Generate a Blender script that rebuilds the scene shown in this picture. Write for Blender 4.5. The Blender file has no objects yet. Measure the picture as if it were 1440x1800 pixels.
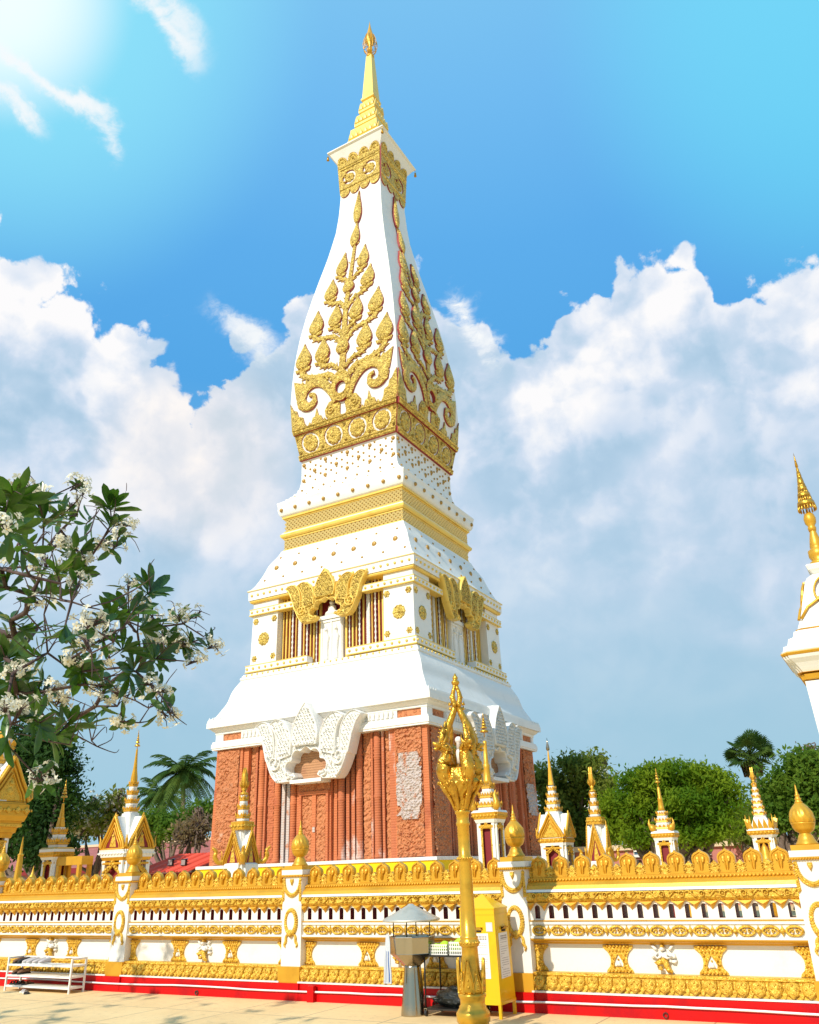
import bpy, math, random
import numpy as np
from mathutils import Vector, noise as mnoise
from mathutils.geometry import tessellate_polygon
R = math.radians
scene = bpy.context.scene
col = scene.collection
rnd = random.Random(7)

# ------------------------------------------------------------------ camera
PITCH, ROLL, YAW = R(23.706416), R(-1.970948), R(-29.368717)
EYE = 1.614
F_PX = 1441.315                      # focal length in pixels of a 1440 px wide picture
_cy, _sy = math.cos(YAW), math.sin(YAW)
Fv = np.array([_sy*math.cos(PITCH), _cy*math.cos(PITCH), math.sin(PITCH)])
_R0 = np.array([_cy, -_sy, 0.0]); _U0 = np.cross(_R0, Fv)
Rv = _R0*math.cos(ROLL) + _U0*math.sin(ROLL)
Uv = -_R0*math.sin(ROLL) + _U0*math.cos(ROLL)
Cv = np.array([0, 0, EYE])
cam_data = bpy.data.cameras.new("camera")
cam = bpy.data.objects.new("camera", cam_data)
col.objects.link(cam)
from mathutils import Matrix
M = Matrix(((Rv[0], Uv[0], -Fv[0], 0), (Rv[1], Uv[1], -Fv[1], 0), (Rv[2], Uv[2], -Fv[2], EYE), (0, 0, 0, 1)))
cam.matrix_world = M
cam_data.sensor_fit = 'HORIZONTAL'
cam_data.sensor_width = 36
cam_data.lens = 36*F_PX/1440
cam_data.clip_start = 0.05
cam_data.clip_end = 3000
scene.camera = cam
scene.render.resolution_x = 819
scene.render.resolution_y = 1024
scene.view_settings.view_transform = 'Standard'
scene.view_settings.look = 'None'
scene.view_settings.exposure = 0.0
scene.view_settings.gamma = 1.0

def ray(x, y): return Fv*F_PX + Rv*(x-720) - Uv*(y-900)
def at(x, y, Y):                      # point on the vertical plane y = Y seen at picture position x, y
    d = ray(x, y); return Cv + d*Y/d[1]
def ground_at(x, y, z=0.0):
    d = ray(x, y); return Cv + d*(z-EYE)/d[2]
def at_dist(x, y, s):
    d = ray(x, y); return Cv + d/np.linalg.norm(d)*s
def depth(P): return float((np.asarray(P, float)-Cv) @ Fv)

# ------------------------------------------------------------------ sun and sky
SUN_EL, SUN_AZ = R(36), R(7)        # light travels towards +x, +y and down
Ldir = Vector((math.sin(SUN_AZ)*math.cos(SUN_EL), math.cos(SUN_AZ)*math.cos(SUN_EL), -math.sin(SUN_EL)))
sd = bpy.data.lights.new("sun", 'SUN'); sd.energy = 4.5; sd.angle = R(0.55); sd.color = (1.0, 0.93, 0.80)
so = bpy.data.objects.new("sun", sd); col.objects.link(so)
so.rotation_euler = Ldir.to_track_quat('-Z', 'Y').to_euler()

world = bpy.data.worlds.new("World"); scene.world = world; world.use_nodes = True
class NT:
    def __init__(s, tree): s.t = tree; s.n = tree.nodes; s.l = tree.links
    def node(s, typ, **kw):
        n = s.n.new(typ)
        for k, v in kw.items(): setattr(n, k, v)
        return n
    def put(s, sock, v):
        if isinstance(v, bpy.types.NodeSocket): s.l.new(v, sock)
        elif v is not None:
            try: sock.default_value = v
            except Exception:
                sock.default_value = (v[0], v[1], v[2], 1.0) if len(v) == 3 else v[:3]
    def math(s, op, a, b=None, c=None, clamp=False):
        n = s.node('ShaderNodeMath', operation=op); n.use_clamp = clamp
        s.put(n.inputs[0], a)
        if b is not None: s.put(n.inputs[1], b)
        if c is not None: s.put(n.inputs[2], c)
        return n.outputs[0]
    def vmath(s, op, a, b=None, out=0, scale=None):
        n = s.node('ShaderNodeVectorMath', operation=op); s.put(n.inputs[0], a)
        if b is not None: s.put(n.inputs[1], b)
        if scale is not None: s.put(n.inputs['Scale'], scale)
        return n.outputs[out]
    def smooth(s, v, a, b, lo=0.0, hi=1.0):
        n = s.node('ShaderNodeMapRange', interpolation_type='SMOOTHSTEP')
        s.put(n.inputs[0], v); n.inputs[1].default_value = a; n.inputs[2].default_value = b
        n.inputs[3].default_value = lo; n.inputs[4].default_value = hi
        return n.outputs[0]
    def mix(s, f, a, b, typ='MIX'):
        n = s.node('ShaderNodeMix', data_type='RGBA', blend_type=typ)
        s.put(n.inputs[0], f); s.put(n.inputs[6], a); s.put(n.inputs[7], b)
        return n.outputs[2]
    def noise(s, vec, scale, detail=4, rough=.5, dist=0.0, out=0, lac=2.0):
        n = s.node('ShaderNodeTexNoise'); s.put(n.inputs['Vector'], vec)
        n.inputs['Scale'].default_value = scale; n.inputs['Detail'].default_value = detail
        n.inputs['Roughness'].default_value = rough; n.inputs['Distortion'].default_value = dist
        n.inputs['Lacunarity'].default_value = lac
        return n.outputs[out]
    def ramp(s, v, stops, interp='LINEAR'):
        n = s.node('ShaderNodeValToRGB'); s.put(n.inputs[0], v)
        cr = n.color_ramp; cr.interpolation = interp
        while len(cr.elements) > 1: cr.elements.remove(cr.elements[-1])
        for i, (p, c) in enumerate(stops):
            e = cr.elements[0] if i == 0 else cr.elements.new(p)
            e.position = p
            e.color = (c, c, c, 1) if not hasattr(c, '__len__') else (c[0], c[1], c[2], 1)
        return n.outputs[0]

def srgb(r, g, b):
    f = lambda c: (c/255/12.92) if c <= 10.3 else ((c/255+.055)/1.055)**2.4
    return (f(r), f(g), f(b))

def azel(x, y):
    d = ray(x, y); d = d/np.linalg.norm(d)
    return math.degrees(math.atan2(d[0], d[1])), math.degrees(math.asin(d[2]))

def build_sky():
    world.cycles.sampling_method = 'MANUAL'; world.cycles.sample_map_resolution = 512
    w = NT(world.node_tree); w.n.clear()
    tc = w.node('ShaderNodeTexCoord').outputs['Generated']
    D = w.vmath('NORMALIZE', tc)
    sky = w.node('ShaderNodeTexSky', sky_type='NISHITA')
    sky.sun_disc = False; sky.sun_elevation = SUN_EL; sky.sun_rotation = math.pi + SUN_AZ
    sky.altitude = 140; sky.air_density = 1.3; sky.dust_density = 1.5
    sep = w.node('ShaderNodeSeparateXYZ'); w.put(sep.inputs[0], D)
    x, y, z = sep.outputs
    az = w.math('MULTIPLY', w.math('ARCTAN2', x, y), 57.29578)     # degrees
    el = w.math('MULTIPLY', w.math('ARCSINE', z), 57.29578)
    # blue of the clear sky by elevation
    e01 = w.math('DIVIDE', el, 90.0, clamp=True)
    grad = w.ramp(e01, [(0.0, srgb(150, 196, 220)), (.14, srgb(146, 192, 222)), (.25, srgb(120, 186, 232)), (.36, srgb(84, 174, 242)),
                        (.46, srgb(96, 182, 248)), (.56, srgb(118, 197, 254)), (.70, srgb(142, 215, 255)), (1.0, srgb(90, 170, 240))])
    nis = w.vmath('SCALE', sky.outputs[0], scale=0.10)
    clear = w.mix(0.88, nis, grad)
    def dirdot(px, py):
        d = ray(px, py); d = d/np.linalg.norm(d)
        return w.vmath('DOT_PRODUCT', D, tuple(d), out=1)
    # veil of bright haze high on the left and a cyan one high on the right
    gl = w.smooth(dirdot(-20, -60), math.cos(R(19)), 1.0)
    clear = w.mix(w.math('MULTIPLY', gl, .75), clear, srgb(150, 238, 255))
    g2 = w.smooth(dirdot(-30, -50), math.cos(R(8.0)), math.cos(R(.5)))
    clear = w.mix(w.math('MULTIPLY', g2, .8), clear, (1.07, 1.12, 1.12))
    g3 = w.smooth(dirdot(1560, -60), math.cos(R(19)), 1.0)
    clear = w.mix(w.math('MULTIPLY', g3, .6), clear, srgb(120, 232, 255))
    # cumulus bank: a noisy upper edge given by azimuth
    pts = [(-300, 560), (-100, 430), (0, 455), (60, 505), (130, 520), (200, 575), (300, 620), (335, 700), (375, 690), (410, 620), (450, 600), (500, 565), (540, 510),
           (590, 470), (660, 500), (740, 540), (780, 570), (830, 600), (900, 620), (945, 612), (975, 560), (1000, 520), (1060, 500), (1085, 455), (1150, 425), (1215, 440),
           (1250, 500), (1280, 555), (1310, 500), (1345, 480), (1440, 490), (1600, 470), (1800, 600)]
    ae = sorted(azel(*p) for p in pts)
    lo, hi = -75.0, 25.0
    warp = w.noise(D, 7.0, 5, .55, out=1)
    warp = w.vmath('SUBTRACT', warp, (.5, .5, .5))
    Dw = w.vmath('ADD', D, w.vmath('SCALE', warp, scale=.035))
    def puffs(v, sc):
        r = lambda s_, d: w.math('ABSOLUTE', w.math('SUBTRACT', w.noise(v, s_, d, .5), .5))
        return w.math('ADD', w.math('MULTIPLY', r(sc, 2), 3.2), w.math('MULTIPLY', r(sc*2.6, 2), 1.5))
    nA = w.noise(Dw, 9.0, 9, .62)
    nB = w.noise(Dw, 26.0, 7, .62)
    azw = w.math('ADD', az, w.math('MULTIPLY', w.math('SUBTRACT', nA, .5), 5.0))
    a01 = w.math('DIVIDE', w.math('SUBTRACT', azw, lo), hi-lo, clamp=True)
    n = w.node('ShaderNodeFloatCurve'); w.put(n.inputs['Value'], a01)
    cu = n.mapping.curves[0]
    pp = [((a-lo)/(hi-lo), e/90.0) for a, e in ae]
    cu.points[0].location = (0, pp[0][1]); cu.points[1].location = (1, pp[-1][1])
    for p in pp: 
        q = cu.points.new(*p)
    for q in cu.points: q.handle_type = 'VECTOR'
    n.mapping.update()
    edge = w.math('MULTIPLY', n.outputs[0], 90.0)
    dist = w.math('SUBTRACT', edge, el)                          # degrees below the edge
    dist = w.math('ADD', dist, w.math('MULTIPLY', w.math('SUBTRACT', nA, .5), 9.0))
    dist = w.math('ADD', dist, w.math('MULTIPLY', w.math('SUBTRACT', nB, .5), 4.0))
    dist = w.math('ADD', dist, w.math('MULTIPLY', w.math('SUBTRACT', puffs(Dw, 7.0), .22), 6.5))
    mask = w.smooth(dist, -.1, .75)
    # relief of the bank: billows lit from the upper left
    off = w.vmath('ADD', D, tuple(np.array((-.42, -.05, .9))*.022))
    def billow(v):
        vw = w.vmath('ADD', v, w.vmath('SCALE', warp, scale=.05))
        return w.math('ADD', w.math('MULTIPLY', w.noise(vw, 7.0, 8, .55), .9), w.math('MULTIPLY', puffs(vw, 5.0), .20))
    b0, b1 = billow(D), billow(off)
    rel = w.math('SUBTRACT', b0, b1)
    lit = w.smooth(rel, -.10, .10)
    off2 = w.vmath('ADD', D, tuple(np.array((-.50, -.05, .86))*.06))
    def big(v):
        vw = w.vmath('ADD', v, w.vmath('SCALE', warp, scale=.07))
        return w.math('ADD', w.noise(vw, 3.3, 5, .5), w.math('MULTIPLY', puffs(vw, 2.4), .22))
    rel2 = w.math('SUBTRACT', big(D), big(off2))
    lit2 = w.smooth(rel2, -.12, .14)
    low = w.noise(D, 3.6, 3, .5)
    lit = w.math('ADD', w.math('MULTIPLY', lit, .40), w.math('MULTIPLY', lit2, .60))
    rim = w.smooth(dist, 0, 9, .30, -.04)                       # brighter near the sunlit top edge
    kf = w.smooth(dist, 4, 22, 1.05, .50)
    lit = w.math('ADD', w.math('MULTIPLY', w.math('SUBTRACT', lit, .50), kf), .52)
    lit = w.math('ADD', lit, rim, clamp=True)
    cl = w.ramp(lit, [(0.0, srgb(164, 198, 224)), (.30, srgb(184, 211, 234)), (.55, srgb(208, 224, 243)), (.76, srgb(232, 239, 250)), (1.0, srgb(255, 254, 255))])
    # warm gleam low on the left
    gw = w.smooth(dirdot(350, 800), math.cos(R(8)), 1.0)
    cl = w.mix(w.math('MULTIPLY', gw, .4), cl, srgb(255, 244, 236))
    lowfade = w.smooth(el, 3, 28, 0, 1)
    patch = w.smooth(w.noise(w.vmath('MULTIPLY', Dw, (1, 1, 1.8)), 3.2, 6, .55), .46, .66)
    lowmix = w.math('ADD', lowfade, w.math('MULTIPLY', patch, w.smooth(el, 4, 14, 0, .55)), clamp=True)
    lowcol = w.ramp(e01, [(0, srgb(168, 208, 226)), (.1, srgb(162, 204, 226)), (.22, srgb(170, 207, 231)), (.4, srgb(184, 214, 238))])
    cl = w.mix(lowmix, lowcol, cl)
    outc = w.mix(mask, clear, cl)
    # thin streaks high on the left and one by the spire
    st = w.noise(w.vmath('ADD', w.vmath('MULTIPLY', D, (9, 5, 24)), w.vmath('SCALE', warp, scale=2.2)), 1.0, 9, .66)
    def streak(a, b, wdeg, k):
        nonlocal outc
        da = ray(*a); da /= np.linalg.norm(da); db = ray(*b); db /= np.linalg.norm(db)
        nrm = np.cross(da, db); nrm /= np.linalg.norm(nrm); mid = da+db; mid /= np.linalg.norm(mid)
        half = math.degrees(math.acos(np.clip(da@db, -1, 1)))/2
        across = w.math('ABSOLUTE', w.math('ADD', w.vmath('DOT_PRODUCT', D, tuple(nrm), out=1), w.math('MULTIPLY', w.math('SUBTRACT', nA, .5), .12)))
        f = w.math('MULTIPLY', w.smooth(across, 0, math.sin(R(wdeg)), 1, 0), w.smooth(w.vmath('DOT_PRODUCT', D, tuple(mid), out=1), math.cos(R(half+1.5)), math.cos(R(half*.55))))
        f = w.math('MULTIPLY', f, w.smooth(w.math('ADD', st, w.math('MULTIPLY', f, .22)), .50, .80), clamp=True)
        outc = w.mix(w.math('MULTIPLY', f, k, clamp=True), outc, srgb(250, 253, 255))
    streak((195, -30), (335, 110), 1.5, .9)
    streak((-10, 95), (150, 195), 1.2, .9)
    streak((130, 180), (200, 265), 1.5, .9)
    streak((-10, 170), (55, 220), 1.2, .9)
    streak((285, 10), (330, 60), 1.8, .8)
    streak((800, 510), (870, 640), 2.2, 1.2)
    streak((370, 560), (480, 610), 2.0, .9)
    bg = w.node('ShaderNodeBackground'); w.put(bg.inputs[0], w.vmath('SCALE', outc, scale=10.0)); bg.inputs[1].default_value = 0.098
    o = w.node('ShaderNodeOutputWorld'); w.l.new(bg.outputs[0], o.inputs[0])
build_sky()

# ------------------------------------------------------------------ materials
def mat(name, base, rough=.6, metal=0.0, var=None, bump=None, spec=.5, coords='Object', extra=None, coat=0.0, trans=None):
    """var: (scale, colour, lo, hi, (sx,sy,sz)) patches of a second colour; bump: list of (kind, scale, strength, dist)"""
    m = bpy.data.materials.new(name); m.use_nodes = True
    t = NT(m.node_tree); b = t.n['Principled BSDF']
    P = t.node('ShaderNodeNewGeometry').outputs['Position']      # world position, so that copies do not share their stains
    c = (*base, 1)
    cs = None
    for v in (var or []):
        sc, c2, lo, hi = v[:4]; st = v[4] if len(v) > 4 else (1, 1, 1)
        vec = t.vmath('MULTIPLY', P, st)
        f = t.smooth(t.noise(vec, sc, 6, .6), lo, hi)
        cs = t.mix(f, cs if cs is not None else c, (*c2, 1))
    t.put(b.inputs['Base Color'], cs if cs is not None else c)
    b.inputs['Roughness'].default_value = rough; b.inputs['Metallic'].default_value = metal
    b.inputs['Specular IOR Level'].default_value = spec
    b.inputs['Coat Weight'].default_value = coat
    nrm = None
    for kind, sc, stg, ds in (bump or []):
        if kind == 'noise': h = t.noise(P, sc, 5, .6)
        elif kind == 'vor':
            n = t.node('ShaderNodeTexVoronoi', feature='SMOOTH_F1'); t.put(n.inputs['Vector'], t.vmath('ADD', P, t.vmath('SCALE', t.noise(P, sc*.4, 2, .5, out=1), scale=1.6/sc)))
            n.inputs['Scale'].default_value = sc; n.inputs['Smoothness'].default_value = .35
            h = t.math('SINE', t.math('MULTIPLY', n.outputs['Distance'], 9.0))
        elif kind == 'wave':
            n = t.node('ShaderNodeTexWave', wave_type='BANDS'); n.bands_direction = 'Z'; t.put(n.inputs['Vector'], P); n.inputs['Scale'].default_value = sc
            h = n.outputs['Fac']
        elif kind == 'wavex':
            n = t.node('ShaderNodeTexWave', wave_type='BANDS'); n.bands_direction = 'X'; t.put(n.inputs['Vector'], P); n.inputs['Scale'].default_value = sc
            h = n.outputs['Fac']
        bn = t.node('ShaderNodeBump'); bn.inputs['Strength'].default_value = stg; bn.inputs['Distance'].default_value = ds
        t.put(bn.inputs['Height'], h)
        if nrm is not None: t.l.new(nrm, bn.inputs['Normal'])
        nrm = bn.outputs[0]
    if nrm is not None: t.l.new(nrm, b.inputs['Normal'])
    if trans:
        tr = t.node('ShaderNodeBsdfTranslucent'); tr.inputs[0].default_value = (*trans[0], 1)
        mx = t.node('ShaderNodeMixShader'); mx.inputs[0].default_value = trans[1]
        t.l.new(b.outputs[0], mx.inputs[1]); t.l.new(tr.outputs[0], mx.inputs[2])
        t.l.new(mx.outputs[0], t.n['Material Output'].inputs[0])
    if extra: extra(t, b, P, cs if cs is not None else c)
    return m

GOLD = (.68, .36, .025)
GOLDD = (.52, .27, .03)
W = {}
W['white'] = mat('white_plaster', (.80, .78, .73), .55, var=[(1.3, (.72, .70, .64), .5, .8), (4, (.52, .50, .44), .64, .84, (1, 1, .12)), (14, (.62, .60, .54), .68, .8)], bump=[('noise', 9, .3, .02), ('noise', 1.2, .3, .08)])
W['white_carved'] = mat('carved_white_stucco', (.74, .73, .68), .65, var=[(9, (.60, .60, .56), .50, .62)], bump=[('vor', 9, .35, .025)])  # greyer mottling painted in for shade in the carved crevices
W['wall_white'] = mat('wall_white_paint', (.80, .77, .70), .5, var=[(2.2, (.74, .66, .54), .55, .85), (7, (.60, .52, .42), .70, .9, (1, 1, .2))], bump=[('noise', 14, .18, .01)])
W['gold'] = mat('gold_paint', GOLD, .38, .35, var=[(6, (.56, .28, .02), .45, .75), (18, (.36, .17, .012), .60, .80)], bump=[('noise', 30, .25, .008)])
W['gold_carved'] = mat('carved_gold_stucco', (.80, .50, .06), .42, .25, var=[(26, (.48, .23, .012), .46, .70)], bump=[('vor', 38, .5, .010)])
W['gold_big'] = mat('carved_gold_relief', (.84, .60, .13), .48, .15, var=[(9, (.42, .25, .04), .48, .64)], bump=[('vor', 10, .9, .04)])  # brown second tone stands in for shading of the relief
W['gold_tower'] = mat('pale_gold_trim', (.86, .60, .13), .42, .15, var=[(1.5, (.74, .46, .07), .5, .75)])
W['gap_shade'] = mat('painted_gap_shade', (.24, .035, .018), .9)  # shade between the brick columns, put into the core's dark red
W['gold_flat'] = mat('gold_trim_paint', (.70, .37, .028), .38, .32, var=[(2, (.56, .28, .018), .45, .75), (9, (.40, .19, .015), .62, .85, (1, 1, .25))], bump=[('noise', 22, .25, .006)])
W['gold_pale'] = mat('pale_gold_lattice', (.84, .66, .28), .5, .1)
W['umber'] = mat('umber_red_bar', (.26, .03, .025), .6)
W['gold_dark'] = mat('bronze_gold', (.62, .34, .035), .28, .65, var=[(9, (.42, .20, .015), .45, .7)], bump=[('vor', 26, .22, .012), ('noise', 50, .15, .006)])
W['gold_lamp'] = mat('lamp_gold_paint', (.68, .38, .035), .27, .5, var=[(8, (.52, .27, .02), .45, .75)], bump=[('noise', 40, .15, .006)])
W['maroon'] = mat('maroon_paint', (.20, .006, .010), .6)
W['redside'] = mat('dark_red_edge', (.30, .03, .025), .6)
W['red'] = mat('red_gloss_paint', (.56, .002, .003), .42, var=[(1.6, (.40, .002, .008), .5, .7), (14, (.62, .16, .11), .74, .80)], spec=.25, bump=[('noise', 3, .15, .02)])
W['grout'] = mat('brown_recess', (.30, .15, .05), .8)
BR = (.57, .175, .065)
W['brick'] = mat('red_brick', BR, .85, var=[(1.2, (.40, .10, .04), .5, .72), (2.2, (.62, .36, .26), .62, .80, (1, 1, .35))], bump=[('wave', 3.6, .5, .02), ('noise', 12, .5, .03)])
W['brickw'] = mat('weathered_brick', (.50, .15, .06), .85, var=[(1.0, (.62, .46, .39), .57, .66, (1, 1, .4)), (7, (.42, .12, .06), .55, .7)], bump=[('wave', 3.6, .5, .02), ('noise', 12, .4, .03)])
W['limewash'] = mat('limewashed_brick', (.52, .44, .40), .8, var=[(5, (.50, .22, .12), .54, .66, (1, 1, .5))], bump=[('wave', 3.6, .5, .02)])
W['brick_carved'] = mat('carved_terracotta', (.58, .22, .09), .9, var=[(6, (.38, .11, .04), .5, .7), (1.1, (.60, .36, .24), .60, .75)], bump=[('vor', 5, .6, .05), ('noise', 16, .5, .04)])
W['niche'] = mat('niche_brick', (.46, .24, .12), .9, var=[(3, (.36, .17, .09), .45, .7)], bump=[('wave', 3.4, .6, .03)])
W['cloth_yellow'] = mat('yellow_cloth', (.86, .62, .0), .8, bump=[('wavex', 2.0, .3, .03)])
W['box_yellow'] = mat('yellow_enamel', (.80, .47, .0), .33, var=[(3, (.76, .42, .0), .5, .7), (26, (.40, .20, .01), .76, .82)], bump=[('noise', 5, .1, .01)], coat=.2)
W['steel'] = mat('brushed_steel', (.45, .40, .31), .2, 1.0, var=[(4, (.28, .24, .17), .45, .75, (1, 1, .15))], bump=[('noise', 60, .08, .004)])
W['hood_steel'] = mat('dull_sheet_steel', (.62, .58, .49), .5, .55, var=[(5, (.48, .44, .36), .45, .75), (3, (.70, .36, .38), .68, .78)])
W['stud_gold'] = mat('dark_gilt_stud', (.42, .24, .05), .45, .2)
W['steel_dark'] = mat('sooty_steel', (.05, .045, .035), .6, .4)
W['black'] = mat('black_metal', (.02, .018, .016), .45, .3)
W['black_plastic'] = mat('black_plastic_bag', (.012, .015, .014), .18, bump=[('noise', 14, 1.0, .05)])
W['plastic_white'] = mat('white_plastic', (.78, .76, .70), .45)
W['lime'] = mat('lime_cloth', (.45, .70, .04), .8, bump=[('noise', 25, .5, .02)])
W['towel'] = mat('grey_towel', (.55, .58, .62), .95, bump=[('noise', 60, .4, .01)])
W['towel_blue'] = mat('blue_towel_stripe', (.08, .15, .38), .95)
W['paper'] = mat('paper', (.80, .77, .72), .8)
W['paper_ink'] = mat('printed_ink', (.30, .26, .24), .8)
W['bulb'] = mat('bulb_glass', (.85, .80, .76), .25)
W['pipe'] = mat('pvc_pipe', (.80, .78, .76), .4)
W['rubber'] = mat('black_rubber', (.02, .02, .02), .6)
W['leather'] = mat('brown_leather', (.18, .09, .05), .6)
W['canvas'] = mat('pale_canvas', (.55, .50, .48), .8)
W['pinkcloth'] = mat('pink_cloth', (.75, .18, .25), .8)
W['skin'] = mat('skin', (.48, .27, .17), .55)
W['hair'] = mat('black_hair', (.015, .012, .01), .4)
W['roof_pink'] = mat('rose_roof_tiles', (.40, .13, .11), .75, var=[(3, (.34, .10, .09), .45, .7)], bump=[('wavex', 1.6, .7, .05), ('wave', 1.6, .5, .04)])
W['roof_red'] = mat('red_sheet_roof', (.86, .10, .05), .75, bump=[('wavex', 1.5, .9, .05)])
W['wall_pink'] = mat('pink_wall', (.46, .17, .14), .8)
W['cream'] = mat('cream_paint', (.66, .50, .32), .7)
W['glass_blue'] = mat('blue_glass', (.05, .11, .17), .1)
W['slot_shade'] = mat('painted_slot_shade', (.02, .012, .012), .9)
W['bark'] = mat('grey_bark', (.14, .095, .07), .85, var=[(9, (.22, .17, .13), .5, .7)], bump=[('noise', 16, .7, .02)])
W['bark_dark'] = mat('dark_bark', (.075, .045, .04), .8, var=[(9, (.13, .085, .07), .5, .7)], bump=[('noise', 20, .5, .01)])
W['palmtrunk'] = mat('palm_bark', (.22, .17, .12), .9, bump=[('wave', 3, .6, .04)])
def leafmat(n, c, c2, tr=.35, rough=.7, sc=.8):
    return mat(n, c, max(rough, .28), spec=.5 if rough < .3 else .12, var=[(sc, c2, .42, .62), (sc*6, tuple(v*.6 for v in c), .5, .75)], trans=(tuple(min(1, v*2.2) for v in c2), tr))
W['leaf_near'] = leafmat('glossy_green_leaf', (.014, .048, .008), (.055, .125, .008), .25, .27, 2.5)
W['leaf_dark'] = leafmat('dark_foliage', (.016, .045, .010), (.035, .085, .012), .2)
W['leaf_mid'] = leafmat('green_foliage', (.050, .115, .012), (.12, .19, .018), .35)
W['leaf_bright'] = leafmat('bright_foliage', (.060, .135, .006), (.17, .24, .012), .35)
W['leaf_olive'] = leafmat('olive_foliage', (.07, .115, .018), (.17, .20, .03), .35)
W['leaf_palm'] = leafmat('palm_foliage', (.022, .065, .012), (.075, .125, .02), .22)
W['leaf_dry'] = leafmat('dry_foliage', (.16, .11, .05), (.24, .18, .09), .3)
W['petal'] = mat('white_petals', (.80, .77, .64), .6, trans=((.85, .82, .62), .3))
W['petal_yellow'] = mat('yellow_petal_throat', (.80, .55, .10), .6)

def ground_mat():
    def ex(t, b, P, c):
        br = t.node('ShaderNodeTexBrick'); t.put(br.inputs['Vector'], t.vmath('MULTIPLY', P, (1, 1, 1)))
        br.offset = 0.0; br.inputs['Scale'].default_value = 1.0; br.inputs['Brick Width'].default_value = 1.2; br.inputs['Row Height'].default_value = 1.2
        br.inputs['Mortar Size'].default_value = .012; br.inputs['Mortar Smooth'].default_value = .3
        n1 = t.noise(P, .8, 6, .6); n2 = t.noise(P, 9, 6, .7); n3 = t.noise(P, 160, 2, .5)
        base = t.mix(t.smooth(n1, .35, .7), (.90, .64, .31, 1), (.82, .56, .26, 1))
        base = t.mix(t.smooth(n2, .5, .8, 0, .5), base, (.36, .25, .15, 1))
        base = t.mix(t.smooth(n3, .4, .8, 0, .25), base, (.30, .22, .15, 1))
        base = t.mix(t.math('MULTIPLY', br.outputs['Fac'], .7), base, (.30, .21, .13, 1))
        t.put(b.inputs['Base Color'], base)
        bn = t.node('ShaderNodeBump'); bn.inputs['Strength'].default_value = .4; bn.inputs['Distance'].default_value = .01
        t.put(bn.inputs['Height'], n2); t.l.new(bn.outputs[0], b.inputs['Normal'])
    return mat('sandy_paving', (.5, .4, .3), .8, extra=ex)
W['ground'] = ground_mat()

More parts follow.
